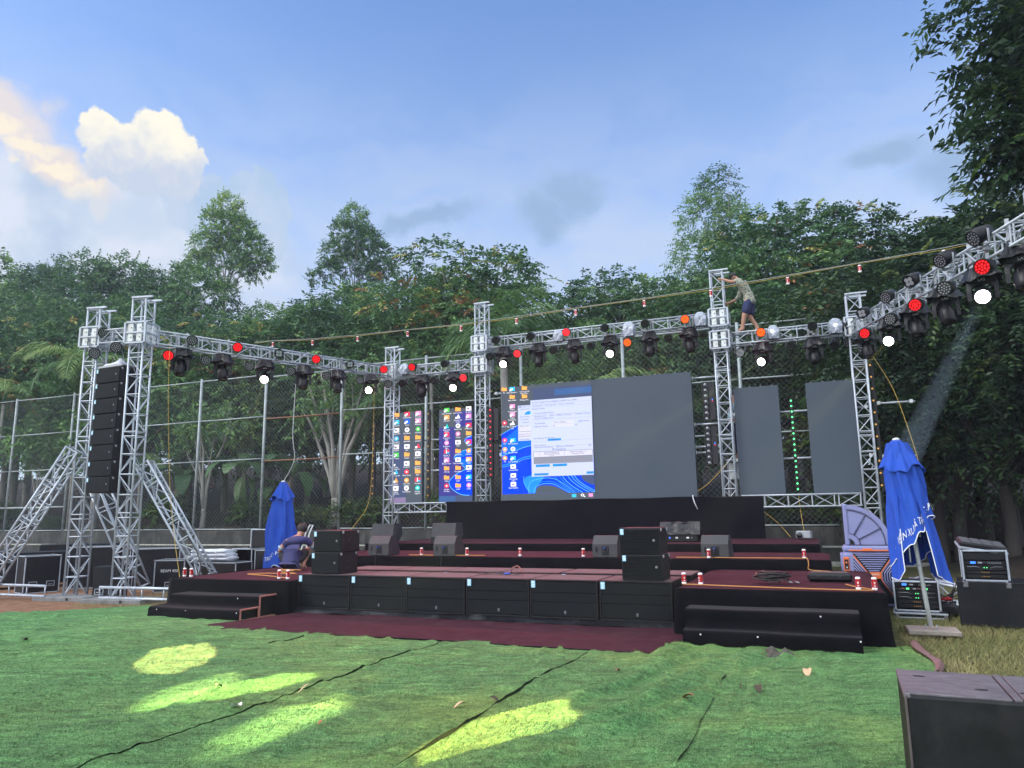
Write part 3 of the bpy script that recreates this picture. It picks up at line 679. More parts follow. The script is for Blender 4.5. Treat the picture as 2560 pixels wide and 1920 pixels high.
bl = mk_blobs(2, 12, 6.6, 2.6, 9.1, 1.6); variant('a1', bl, dict(seed=2, count=2300, ln=0.55, nl=9, ll=0.20, lw=0.05, droop=0.3, m=LEAF['a'], tmean=0.42), dict(seed=2, h0=3.0, r=0.18, m='palebark'))
bl = mk_blobs(3, 10, 7.6, 3.0, 9.0, 1.8, 'top'); variant('p0', bl, dict(seed=3, count=1600, ln=0.8, nl=15, ll=0.19, lw=0.04, droop=0.55, m=LEAF['p'], tmean=0.36), dict(seed=3, h0=3.2, r=0.19, m='bark'))
bl = mk_blobs(4, 12, 7.0, 2.4, 9.1, 1.6); variant('p1', bl, dict(seed=4, count=1600, ln=0.78, nl=15, ll=0.185, lw=0.04, droop=0.6, m=LEAF['p'], tmean=0.40, tipbright=0.4), dict(seed=4, h0=2.8, r=0.17, m='bark'))
bl = [(-1.4, 0, 7.6, 1.7, 1.7, 1.5), (1.5, 0.3, 7.4, 1.75, 1.7, 1.7), (0, 0.2, 8.4, 1.5, 1.5, 1.3), (-1.9, 0.2, 6.2, 1.4, 1.4, 1.0), (1.9, -0.2, 6.0, 1.5, 1.4, 1.1), (0.4, 0.8, 6.3, 1.3, 1.3, 1.0), (0, -0.8, 5.2, 1.0, 1.0, 0.7)]
variant('r', [(a, b, c, d * 0.86, e * 0.86, f * 0.86) for a, b, c, d, e, f in bl], dict(seed=5, count=1900, ln=0.36, nl=9, ll=0.14, lw=0.036, droop=0.25, m=LEAF['a'], tmean=0.40, shell=0.5), dict(seed=5, h0=4.2, r=0.14, m='palebark'))
bl = [(-0.15, 0, 9.40, 0.62, 0.60, 0.55), (-0.38, 0, 8.75, 0.85, 0.8, 0.65), (0.30, 0.1, 8.5, 0.8, 0.8, 0.65), (-0.85, 0, 8.1, 0.65, 0.6, 0.5), (0.85, 0, 7.9, 0.85, 0.8, 0.65), (1.15, 0, 7.35, 0.7, 0.65, 0.5), (-0.45, 0.2, 7.7, 0.65, 0.6, 0.45), (-1.0, -0.1, 7.45, 0.55, 0.5, 0.4), (0.6, -0.2, 7.2, 0.55, 0.5, 0.4), (-1.6, 0, 7.15, 0.40, 0.4, 0.28), (0.05, 0, 6.5, 0.45, 0.4, 0.28)]
variant('s', [(a, b, c, d * 0.90, e * 0.90, f * 0.90) for a, b, c, d, e, f in bl], dict(seed=6, count=1700, ln=0.26, nl=9, ll=0.105, lw=0.027, droop=0.2, m=LEAF['a'], tmean=0.42, shell=0.45), dict(seed=6, h0=6.4, r=0.075, m='palebark'))
bl = [(0, 0, 9.1, 0.7, 0.7, 0.8), (-0.5, 0, 8.2, 0.95, 0.9, 0.9), (0.5, 0, 7.8, 1.0, 0.9, 0.9), (-0.7, 0.2, 6.9, 1.1, 1.0, 0.9), (0.8, -0.2, 6.6, 1.15, 1.0, 0.9), (0, 0.3, 5.9, 1.3, 1.1, 0.9), (-0.9, 0, 5.2, 1.0, 1.0, 0.8), (1.0, 0, 5.0, 1.0, 1.0, 0.8), (0, 0, 4.2, 1.2, 1.1, 0.8)]
variant('e', bl, dict(seed=7, count=1900, ln=0.40, nl=9, ll=0.14, lw=0.026, droop=0.3, m=LEAF['e'], tmean=0.5, shell=0.3), dict(seed=7, h0=4.6, r=0.10, m='palebark'))
bl = mk_blobs(8, 15, 7.6, 3.0, 9.2, 1.7); variant('b0', bl, dict(seed=8, count=1700, ln=0.85, nl=13, ll=0.20, lw=0.046, droop=0.8, m=LEAF['b'], tmean=0.42), dict(seed=8, h0=2.4, r=0.22, m='bark_dark'))
bl = mk_blobs(9, 14, 8.2, 3.4, 9.2, 1.7, 'top'); variant('b1', bl, dict(seed=9, count=1600, ln=0.85, nl=13, ll=0.20, lw=0.046, droop=0.9, m=LEAF['b'], tmean=0.48, tipbright=0.4), dict(seed=9, h0=2.2, r=0.20, m='bark_dark'))
bl = mk_blobs(12, 13, 7.4, 2.2, 9.2, 1.25); variant('g0', bl, dict(seed=12, count=620, ln=0.8, nl=11, ll=0.25, lw=0.055, droop=0.5, m=LEAF['b'], tmean=0.45), dict(seed=12, h0=2.6, r=0.17, m='bark_dark'))
bl = mk_blobs(10, 7, 2.6, 0.5, 1.5, 0.65); variant('shrub', bl, dict(seed=10, count=420, ln=0.35, nl=9, ll=0.14, lw=0.04, droop=0.2, m=LEAF['b'], tmean=0.5, shell=0.2), dict(seed=10, h0=0.3, r=0.035, m='bark'))
def tree(key, u, v, ztop, label, group='trees growing beyond the fence', yaw=None, name='leafy_tree', k=1.0, cat='tree', nominal=10.0):
    z0 = hz(u, v); s = (ztop - z0) / nominal
    o = thing(name, label, cat, u, v, z0, yaw if yaw is not None else rnd.uniform(0, 6.28), group); o.scale = (s * k, s * k, s)
    link_mesh('trunk', VAR[key][1], o); link_mesh('crown', VAR[key][0], o); return o
SKY = [('a', -51.74, 20, 23.22), ('a', -43.01, 17, 19.06), ('r', -46.08, 22, 23.87), ('r', -42.88, 23, 23.54), ('a', -33.07, 18, 17.69), ('a', -32.56, 20, 19.55), ('s', -33.0, 24, 26.6), ('a', -24.48, 20, 15.0), ('p', -20.05, 18, 14.6), ('s', -22.7, 26, 24.6), ('a', -15.28, 20, 16.1), ('p', -7.68, 13, 14.54), ('a', -7.08, 15, 14.53), ('a', -2.53, 18, 12.76), ('p', -0.62, 16, 13.07), ('a', 1.22, 16, 12.61), ('e', 3.5, 24, 21.3), ('a', 4.62, 12, 11.79), ('p', 6.67, 14, 14.1), ('p', 8.2, 14, 14.27), ('g', 9.95, 13, 12.89)]
FRONT = [('a', -34.42, 10.3, 12.85), ('p', -32.97, 11.3, 13.88), ('a', -27.9, 10.3, 12.11), ('p', -25.86, 11.3, 12.34), ('a', -21.82, 10.3, 10.99), ('p', -20.01, 11.3, 12.07), ('a', -17.39, 11.3, 11.14), ('p', -15.77, 12.3, 11.2), ('p', -13.18, 12.3, 11.7), ('a', -10.26, 11.3, 10.7), ('p', -7.41, 10.3, 9.93), ('a', -6.01, 11.3, 9.3), ('a', -1.83, 11.3, 8.52), ('a', -0.0, 10.3, 8.91), ('p', 1.88, 10.3, 8.85), ('a', 3.38, 10.3, 8.98), ('p', 5.57, 10.3, 9.76), ('g', 7.33, 10.3, 9.66), ('g', 8.66, 11.3, 9.93)]
MID = [('a', -40.93, 14, 17.03), ('p', -37.97, 15, 16.64), ('a', -32.61, 14, 16.06), ('a', -29.11, 14, 13.8), ('p', -26.36, 15, 13.9), ('a', -22.57, 15, 13.0), ('p', -18.56, 14, 12.9), ('a', -16.63, 15, 13.2), ('a', -13.76, 15, 14.17), ('a', -2.97, 14, 10.64), ('p', 2.86, 15, 12.08)]
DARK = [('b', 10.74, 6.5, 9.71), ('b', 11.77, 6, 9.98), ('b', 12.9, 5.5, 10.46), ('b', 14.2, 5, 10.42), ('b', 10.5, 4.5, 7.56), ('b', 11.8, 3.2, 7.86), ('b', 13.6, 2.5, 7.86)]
SPECIAL = {('r', -46.08): 'tall twin crowned tree with pale stems rising over the left skyline', ('r', -42.88): 'rounded tall tree close right of the twin crowned tree on the left skyline',
 ('s', -33.0): 'tallest slim tree with bare pale trunk standing against the white cloud', ('s', -22.7): 'slim tall tree with small ragged crown left of the skyline middle',
 ('e', 3.5): 'tall airy pale green tree behind the man on the truss', ('p', -7.68): 'dark spreading tree with open feathery crown left of the tall palm on the skyline'}
def plant_trees():
    cnt = {}
    for rows, where in ((SKY, 'on the back skyline'), (MID, 'in the middle tree row'), (FRONT, 'in the front tree row'), (DARK, 'beside the stage')):
        order = sorted(rows, key=lambda q: q[1] + q[2] * 0.42)
        for i, (k, u, v, zt) in enumerate(order):
            key = k if k in ('r', 's', 'e') else ('g0' if k == 'g' else k + str(i % 2))
            lab = SPECIAL.get((k, u))
            if not lab:
                look = {'a': 'bushy green tree', 'p': 'feathery dark green tree', 'b': 'dark drooping tree', 'g': 'thin open crowned tree'}[k]
                lab = '%s, %s from the left %s' % (look, ORD[i] if i < 20 else 'last', where)
            kk = {'a': 1.0, 'p': 1.05, 'b': 1.15, 'g': 1.0, 'r': 0.95, 's': 0.86, 'e': 0.92}[k]
            z0 = hz(u, v); h = zt - z0
            if h > 13 and k in 'ap': kk *= 0.82
            tree(key, u, v, zt, lab, yaw=(0.4 if k in 'rse' else None), k=kk, name={'a': 'broadleaf_tree', 'p': 'feathery_tree', 'b': 'dark_tree', 'g': 'thin_tree', 'r': 'tall_tree', 's': 'slender_tree', 'e': 'airy_tree'}[k])
plant_trees()
def palm(label, u, v, h, seed, nfr=11, fl=2.6, group='palms behind the court fence', upright=0.5, r=0.08):
    rs = random.Random(seed); z0 = hz(u, v); t = thing('palm_tree', label, 'palm tree', u, v, z0, rs.uniform(0, 6), group)
    mb = MB(); mb.tube([(0, 0, -0.3), (0.04, 0.02, h * 0.5), (0.0, 0.05, h)], [r * 1.2, r, r * 0.85], 'palebark', 8); mb.build('trunk', t)
    mb = MB(); mb.tube([(0, 0.05, h - 0.05), (0, 0.05, h + 0.45)], [r * 1.2, r * 0.7], LEAF['palm'], 8); mb.build('crownshaft', t)
    co = []; tt = []
    for k in range(nfr):
        a = k * 2.4 + rs.uniform(-0.3, 0.3); el = R(rs.uniform(5, 82)) * upright * 1.6; L_ = fl * rs.uniform(0.8, 1.1); tint = rs.uniform(0.2, 0.75)
        pts = []; p = np.array([0, 0.05, h + 0.4]); e = el; n = 16
        for i in range(n + 1):
            pts.append(p.copy()); p = p + np.array([math.cos(a) * math.cos(e), math.sin(a) * math.cos(e), math.sin(e)]) * L_ / n; e -= R(rs.uniform(4.5, 8.5))
        pts = np.array(pts); side = np.array([-math.sin(a), math.cos(a), 0])
        for i in range(n):
            d = norm(pts[i + 1] - pts[i]); w = 0.016
            co += [pts[i] - side * w, pts[i] + side * w, pts[i + 1] + side * w, pts[i + 1] - side * w]; tt += [tint] * 4
            if i < 2: continue
            for j in range(3):
                b = pts[i] + (pts[i + 1] - pts[i]) * j / 3
                for s in (1, -1):
                    ll = 0.62 * fl / 2.6 * math.sin(math.pi * (0.15 + 0.8 * i / n)) * rs.uniform(0.85, 1.1)
                    q = norm(side * s * 0.9 + d * 0.75 + np.array([0, 0, rs.uniform(-0.35, 0.25)])); wd = norm(np.cross(q, side * s + d)) * 0.0 + d * 0.024
                    m1 = b + q * ll * 0.55; m2 = b + q * ll + np.array([0, 0, -0.35 * ll])
                    co += [b, m1 + wd, m2, m1 - wd]; tt += [min(1, max(0, tint + rs.uniform(-0.1, 0.15)))] * 4
    co = np.array(co); link_mesh('fronds', np_mesh('fronds', co, np.arange(len(co)).reshape(-1, 4), [LEAF['palm']], tint=tt), t); return t
palm('tall dark palm with upright fan of fronds beside the second truss tower', -2.75, 6.7, 6.4, 1, 16, 3.4, upright=0.62, r=0.16)
palm('areca palm with arching fronds rising behind the left speaker towers', -25.0, 6.7, 7.6, 2, 15, 3.6, upright=0.42)
palm('slim palm with ringed trunk and drooping fronds left of the icon screens', -7.6, 7.4, 4.3, 3, 12, 2.4, upright=0.35)
palm('slim palm with bare ringed trunk just behind the first truss tower', -6.4, 7.9, 5.6, 4, 11, 2.4, upright=0.4)
palm('pale leaved palm at the left edge behind the fence', -30.6, 6.8, 6.4, 5, 11, 2.8, upright=0.4)
palm('low palm with wide fronds behind the main screen', 0.2, 6.9, 4.2, 6, 13, 3.0, upright=0.45)
palm('short palm between the left speaker tower and the bananas', -21.4, 7.4, 2.6, 7, 12, 2.2, upright=0.4)

def banana(label, u, v, h, seed, dead=5):
    rs = random.Random(seed); z0 = hz(u, v); t = thing('banana_plant', label, 'banana plant', u, v, z0, 0, 'banana plants behind the fence')
    mb = MB(); mb.tube([(0, 0, -0.3), (0.03, 0, h * 0.6), (0, 0, h)], [0.15, 0.12, 0.08], 'bark', 9); mb.build('stem', t)
    co = []; tt = []
    def blade(a, el, L_, W_, tint, bend):
        p = np.array([0, 0, h - 0.05]); e = el; n = 12; pts = []
        for i in range(n + 1):
            pts.append(p.copy()); p = p + np.array([math.cos(a) * math.cos(e), math.sin(a) * math.cos(e), math.sin(e)]) * L_ / n; e -= bend
        side = np.array([-math.sin(a), math.cos(a), 0])
        for i in range(n):
            if i < 2: w0 = w1 = 0.03
            else:
                w0 = W_ * math.sin(math.pi * min(0.97, max(0.05, (i - 2 + 0.3) / (n - 1.5)))) ** 0.6; w1 = W_ * math.sin(math.pi * min(0.97, max(0.05, (i - 1 + 0.3) / (n - 1.5)))) ** 0.6
            for s in (1, -1):
                gap = 0.86 if rs.random() < 0.5 else 1.0; dz = np.array([0, 0, 0.10 * 1 - 0.5 * W_ * rs.uniform(0.2, 0.6)])
                co.extend([pts[i], pts[i] + side * s * w0 + dz * (w0 / W_), pts[i] + (pts[i + 1] - pts[i]) * gap + side * s * w1 + dz * (w1 / W_), pts[i + 1]]); tt.extend([tint + rs.uniform(-0.05, 0.05)] * 4)
    for k in range(9): blade(k * 2.4 + rs.uniform(-0.3, 0.3), R(rs.uniform(35, 80)), rs.uniform(1.7, 2.3), rs.uniform(0.26, 0.36), rs.uniform(0.2, 0.75), R(rs.uniform(8, 14)))
    for k in range(dead): blade(k * 1.3 + 3.6, R(rs.uniform(-60, -30)), rs.uniform(1.0, 1.7), 0.16, rs.uniform(0.92, 1.0), R(6))
    co = np.array(co); link_mesh('leaves', np_mesh('leaves', co, np.arange(len(co)).reshape(-1, 4), [LEAF['banana']], tint=np.clip(tt, 0, 1)), t)
banana('banana plant with brown dead leaves hanging on its stem', -15.1, 7.2, 2.3, 1, 7)
banana('banana plant with one tan curled leaf behind the left umbrella', -13.0, 7.7, 2.0, 2, 2)
banana('low banana plant with broad leaves left of the leaning umbrella', -14.4, 8.4, 1.3, 3, 1)
banana('banana plant half hidden behind the left speaker tower', -19.0, 7.6, 2.0, 4, 3)

def multistem(label, u, v, h, spread, n, seed, group='pale stemmed trees behind the fence', r=0.13, fork=0.9, leaves=160, bark='palebark'):
    rs = random.Random(seed); z0 = hz(u, v); t = thing('many_stemmed_tree', label, 'tree', u, v, z0, 0, group); mb = MB(); ends = []
    mb.tube([(0, 0, -0.3), (0.02, 0, fork * 0.5), (0.04, 0, fork)], [r * 1.5, r * 1.15, r * 1.1], bark, 9)
    for k in range(n):
        a = (k - (n - 1) / 2) / max(1, (n - 1) / 2); e = Vector((a * spread + rs.uniform(-0.2, 0.2), rs.uniform(-0.8, 0.8), h * rs.uniform(0.82, 1.05) * (1 - 0.12 * abs(a))))
        mid = Vector((a * spread * 0.30 + rs.uniform(-0.12, 0.12), e.y * 0.4, fork + (e.z - fork) * 0.42))
        b = Vector((0.04 + a * 0.05, 0, fork - 0.15)); pts = [b, b.lerp(mid, 0.5) + Vector((rs.uniform(-.06, .06), 0, 0.1)), mid, mid.lerp(e, 0.5) + Vector((rs.uniform(-.15, .15), 0, 0)), e]
        rr = r * rs.uniform(0.5, 0.75); mb.tube(pts, [rr, rr * 0.9, rr * 0.75, rr * 0.5, rr * 0.25], bark, 7); ends.append(e)
        for j in range(2):
            q = mid.lerp(e, rs.uniform(0.1, 0.6)); e2 = q + Vector((rs.uniform(-0.9, 0.9), rs.uniform(-0.5, 0.5), rs.uniform(0.8, 1.8))); limb(mb, rs, q, e2, rr * 0.35, rr * 0.12, bark, 5, 0.08, 4); ends.append(e2)
    mb.build('trunk', t)
    rsn = np.random.RandomState(seed); E = np.array([tuple(e) for e in ends])[rsn.choice(len(ends), leaves)]
    P = E + rsn.normal(0, 1, (leaves, 3)) * np.array([0.55, 0.5, 0.4]); co, f, tt = sprigs(rsn, P, rsn.normal(0, 1, (leaves, 3)), np.full(leaves, 0.6), 9, 0.24, 0.06, 0.3, rsn.uniform(0.3, 0.75, leaves))
    link_mesh('crown', np_mesh('crown', co, f, [LEAF['a']], tint=tt), t)
multistem('pale many stemmed tree fanning out behind the fence right of the left umbrella', -10.55, 7.4, 6.9, 2.5, 8, 2, r=0.17, fork=1.1, leaves=260)
multistem('pale forked tree just right of the left speaker towers', -17.4, 7.3, 5.2, 1.5, 5, 3, r=0.10, fork=0.8)
multistem('single pale trunked tree behind the left leaning brace', -23.9, 7.1, 4.6, 0.7, 3, 4, r=0.14, fork=2.6, leaves=220)
multistem('thin pale stemmed sapling near the left edge of the fence', -28.2, 7.4, 4.2, 1.0, 4, 5, r=0.07, fork=0.6, leaves=260)
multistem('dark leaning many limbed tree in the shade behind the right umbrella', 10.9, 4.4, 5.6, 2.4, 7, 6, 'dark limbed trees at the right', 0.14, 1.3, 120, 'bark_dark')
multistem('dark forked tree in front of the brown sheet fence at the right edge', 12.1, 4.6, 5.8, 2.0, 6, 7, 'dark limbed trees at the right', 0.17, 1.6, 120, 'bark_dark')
def shrubs():
    rs = random.Random(12); sites = [(-30, 6.9), (-26, 6.8), (-18.6, 6.7), (-14.2, 6.7), (-12.0, 6.6), (-11.3, 6.9), (-9.0, 6.6), (-8.2, 7.0), (-4.6, 6.6), (-3.4, 5.9), (-2.2, 6.8), (1.2, 6.8), (4.2, 6.8), (6.4, 6.9), (8.2, 6.8), (9.2, 7.6)]
    for i, (u, v) in enumerate(sites):
        t = thing('shrub', 'leafy green shrub at the foot of the court fence, %s from the left' % ORD[i], 'shrub', u, v, hz(u, v) - 0.1, rs.uniform(0, 6), 'shrubs along the fence'); s = rs.uniform(0.5, 1.0); t.scale = (s, s, s * rs.uniform(0.7, 1.1))
        link_mesh('stem', VAR['shrub'][1], t); link_mesh('foliage', VAR['shrub'][0], t)
shrubs()
def near_tree():
    t = thing('overhanging_tree', 'dark large leaved tree hanging into the top right corner', 'tree', 13.6, -2.2, hz(13.6, -2.2), 0)
    rs = random.Random(5); mb = MB(); limb(mb, rs, (0, 0, -0.3), (0.3, -1.2, 6.0), 0.26, 0.18, 'bark_dark', 10, 0.05, 8)
    # boughs reaching left over the truss; tips given relative to the trunk foot
    tips = []
    W0 = T(13.6, -2.2, 0); inv = Matrix.Rotation(PHI, 4, 'Z')
    def rel(x, y, z): p = inv @ (Vector((x, y, 0)) - Vector((W0.x, W0.y, 0))); return Vector((p.x, p.y, z - hz(13.6, -2.2)))
    ends = [(7.25, 11.0, 9.15, 1.4), (7.55, 10.8, 9.9, 1.5), (7.7, 11.2, 8.75, 1.3), (7.6, 11.0, 8.2, 1.2), (7.55, 11.0, 7.75, 1.1), (7.25, 10.9, 7.42, 1.3), (7.45, 11.1, 7.1, 1.1), (7.9, 11.2, 6.9, 1.0), (8.2, 11, 9.6, 1.6), (8.3, 11.2, 8.9, 1.5), (8.3, 11.0, 8.2, 1.4), (8.2, 11.3, 7.5, 1.3), (8.7, 11.2, 10.2, 1.6), (8.9, 11.4, 9.3, 1.6), (8.9, 11.3, 8.3, 1.5), (8.8, 11.5, 7.3, 1.3), (7.9, 11.3, 10.4, 1.3), (8.5, 11.0, 6.75, 0.9)]
    rsn = np.random.RandomState(8); CO = []; TT = []
    hub = Vector((0.3, -1.2, 6.0))
    for (x, y, z, s) in ends:
        e = rel(x, y, z); root = hub.lerp(e, 0.35) + Vector((0, 0, 0.5)); limb(mb, rs, hub, root, 0.09, 0.05, 'bark_dark', 5, 0.05, 4); pts = limb(mb, rs, root, e, 0.045, 0.008, 'bark_dark', 5, 0.05, 8)
        k = int(46 * s); ts = rsn.uniform(0.35, 1.0, k); P = np.array([tuple(root.lerp(e, a)) for a in ts]) + rsn.normal(0, 0.20, (k, 3)); dd = np.array(tuple((e - root).normalized()))
        D = dd[None] * 0.9 + rsn.normal(0, 0.55, (k, 3)) + np.array([0, 0, -0.25]); tint = rsn.uniform(0.1, 0.62, k) + (rsn.rand(k) < 0.18) * 0.33
        P[0] = np.array(tuple(e)) - dd * 0.3; D[0] = dd + np.array([0, 0, -0.1])
        co, f, tt = sprigs(rsn, P, D, rsn.uniform(0.3, 0.62, k), 11, 0.17, 0.036, 0.35, tint); CO.append(co); TT.append(tt)
    mb.build('trunk', t); co = np.concatenate(CO)
    link_mesh('crown', np_mesh('crown', co, np.arange(len(co)).reshape(-1, 4), [LEAF['near']], tint=np.concatenate(TT)), t)
near_tree()
# ------------------------------------------------------------------ trusses
def basis(p0, p1, up=None):
    z = (Vector(p1) - Vector(p0)).normalized(); ref = Vector(up) if up else (Vector((0, 0, 1)) if abs(z.z) < 0.9 else Vector((0, 1, 0)))
    x = ref.cross(z).normalized(); y = z.cross(x); return x, y, z
def truss_parts(t, p0, p1, w=0.29, h=0.29, step=0.42, dbl=4, rc=0.021, rl=0.0115, m='alu', diag='x', up=None):
    p0 = Vector(p0); p1 = Vector(p1); x, y, z = basis(p0, p1, up); L_ = (p1 - p0).length
    cs = [(x * sx * w / 2 + y * sy * h / 2) for sx, sy in ((-1, -1), (1, -1), (1, 1), (-1, 1))]
    for c in cs:
        mb = MB(); mb.tube([p0 + c, p1 + c], rc, m, 7); mb.build('chord', t)
    lac = MB(); n = max(2, round(L_ / step)); d = L_ / n
    for i in range(n + 1):
        q = p0 + z * (i * d)
        offs = (-0.045, 0.045) if (dbl and i % dbl == 0 and 0 < i < n) else (0.02 if i == 0 else (-0.02 if i == n else 0),)
        for o in offs:
            for k in range(4): lac.tube([q + cs[k] + z * o, q + cs[(k + 1) % 4] + z * o], rl * 1.15, m, 5, False)
        if i < n:
            for k in range(4):
                a, b = cs[k], cs[(k + 1) % 4]
                if (i + k) % 2: a, b = b, a
                lac.tube([q + a + z * 0.03, q + b + z * (d - 0.03)], rl, m, 5, False)
    lac.build('lacing', t)
def sleeve(t, c, s=0.44, hh=0.42):
    mb = MB(); cx, cy, cz = c; r = 0.02; e = s / 2
    for sx in (-1, 1):
        for sy in (-1, 1): mb.box((cx + sx * e, cy + sy * e, cz), (0.04, 0.04, hh), 'alu', 0.004)
    for z in (-hh / 2, 0, hh / 2):
        for k in (-1, 1):
            mb.box((cx, cy + k * e, cz + z), (s - 0.04, 0.036, 0.036), 'alu', 0.004); mb.box((cx + k * e, cy, cz + z), (0.036, s - 0.04, 0.036), 'alu', 0.004)
    o = mb.build('sleeve_block', t)
    pl = MB()
    for k in (-1, 1):
        for a in (-0.10, 0.09):
            pl.box((cx + a, cy + k * (e - 0.005), cz), (0.11, 0.012, hh - 0.06), 'pole_white', 0.002); pl.box((cx + k * (e - 0.005), cy + a, cz), (0.012, 0.11, hh - 0.06), 'pole_white', 0.002)
            for b in (-0.1, 0.1):
                pl.box((cx + a + 0.02, cy + k * (e + 0.006), cz + b), (0.016, 0.012, 0.016), 'rust'); pl.box((cx + k * (e + 0.006), cy + a + 0.02, cz + b), (0.012, 0.016, 0.016), 'rust')
    pl.build('roller_plate', o)
def tower(label, u, v, z1, sleeves, z0=0.0, yaw=0.0, cap=True):
    t = thing('truss_tower', label, 'truss tower', u, v, 0, yaw, 'lattice truss towers')
    truss_parts(t, (0, 0, z0 + 0.03), (0, 0, z1), 0.29, 0.29, 0.40, 4)
    mb = MB(); mb.box((0, 0, z0 + 0.015), (0.40, 0.40, 0.03), 'alu', 0.004); mb.build('base_plate', t)
    if cap:
        mb = MB()
        for k in (-0.15, 0.15): mb.box((0.06, k, z1 + 0.02), (0.46, 0.05, 0.04), 'alu', 0.005)
        mb.box((-0.1, 0, z1 + 0.025), (0.05, 0.25, 0.03), 'alu', 0.004); mb.build('top_cap', t)
    for s in sleeves: sleeve(t, (0, 0, s))
    return t
tower('lattice truss tower at the left end of the back row beside the first icon screen', -3.38, 0.0, 6.25, (5.55,))
tower('lattice truss tower left of the main screen with two stacked sleeve blocks', -0.55, 0.0, 7.22, (6.10, 5.52))
tower('lattice truss tower right of the main screen that the man holds on to', 5.75, 0.0, 7.26, (6.10, 5.55))
tower('lattice truss tower at the right end of the back row beside the last grey screen', 8.70, 0.0, 6.30, (5.56,))
tower('left lattice tower of the speaker pair on the bare ground', -6.15, -7.25, 5.9, (5.28,), yaw=R(14))
tower('right lattice tower of the speaker pair next to the carpeted steps', -4.80, -7.30, 5.95, (5.22,), yaw=R(14))
tower('lattice truss tower holding the near end of the right wing', 10.35, -8.6, 5.5, (4.85,))
def beam(label, p0, p1, h=0.27, w=0.29):
    u0, v0, z0 = p0; u1, v1, z1 = p1; t = thing('truss_beam', label, 'truss beam', u0, v0, z0, 0, 'horizontal lighting truss beams')
    truss_parts(t, (0, 0, 0), (u1 - u0, v1 - v0, z1 - z0), w, h, 0.5, 4, rc=0.020); return t
LW0, LW1 = (-3.42, -0.24, 5.55), (-4.77, -7.06, 5.20)
RW0, RW1 = (8.75, -0.24, 5.50), (10.30, -8.36, 4.70)
beam('left wing lighting truss sloping from the back row to the speaker towers', LW0, LW1)
beam('short lighting truss above the two icon screens', (-3.14, 0, 5.55), (-0.79, 0, 5.55))
beam('long lighting truss above the main screen', (-0.31, 0, 6.10), (5.51, 0, 6.10))
beam('lighting truss over the two grey side screens that the man stands on', (5.99, 0, 5.56), (8.46, 0, 5.56))
beam('right wing lighting truss coming forward out of the top right of the view', RW0, RW1)
beam('short cross truss joining the tops of the two speaker towers', (-5.91, -7.26, 5.27), (-5.04, -7.29, 5.22))
beam('low horizontal truss supporting the two icon screens', (-3.20, 0.02, 1.74), (-0.75, 0.02, 1.74), 0.24)
beam('low horizontal truss supporting the two grey side screens', (6.00, 0.02, 1.74), (8.50, 0.02, 1.74), 0.26)

def brace(label, p0, p1):
    u0, v0, z0 = p0; t = thing('truss_brace', label, 'truss brace', u0, v0, z0, 0, 'diagonal truss outriggers')
    truss_parts(t, (0, 0, 0), tuple(b - a for a, b in zip(p0, p1)), 0.26, 0.26, 0.42, 2, rc=0.022); return t
brace('left diagonal truss outrigger leaning against the speaker tower', (-7.75, -8.05, 0.12), (-6.30, -7.40, 2.95))
brace('diagonal truss outrigger running down behind the hung speakers', (-5.75, -6.05, 0.10), (-6.35, -6.75, 2.2))
brace('right diagonal truss outrigger coming down beside the carpeted platform', (-3.35, -6.35, 0.05), (-4.80, -7.02, 2.62))
def base_rail(label, u, v, l, yaw):
    t = thing('base_rail', label, 'rail', u, v, 0.04, yaw, 'flat aluminium outrigger rails'); mb = MB()
    for z in (0.05, 0.24): mb.tube([(0, 0, z), (l, 0, z)], 0.027, 'alu', 7)
    mb.build('chord', t); mb = MB(); n = int(l / 0.45)
    for i in range(n + 1): mb.tube([(i * l / n, 0, 0.05), (i * l / n, 0, 0.24)], 0.013, 'alu', 5)
    mb.build('rung', t)
base_rail('low aluminium rail running left from the foot of the left speaker tower', -8.9, -7.78, 2.6, 0)
base_rail('low aluminium rail running from the right speaker tower towards the steps', -4.95, -7.68, 2.5, R(4))
def slab(label, u, v, l, w, yaw=0):
    t = thing('concrete_slab', label, 'slab', u, v, 0, yaw, 'grey slabs under the towers'); mb = MB(); mb.box((0, 0, 0.035), (l, w, 0.09), 'concrete', 0.012); mb.build('block', t)
    mb = MB(); mb.box((l * 0.18, -w / 2 - 0.001, 0.045), (0.05, 0.01, 0.05), 'darkgap'); mb.build('lifting_slot', t)
slab('grey concrete slab under the left speaker tower', -6.0, -7.45, 1.25, 0.62, R(6))
slab('grey concrete slab under the right speaker tower', -4.55, -7.5, 1.35, 0.62, R(6))

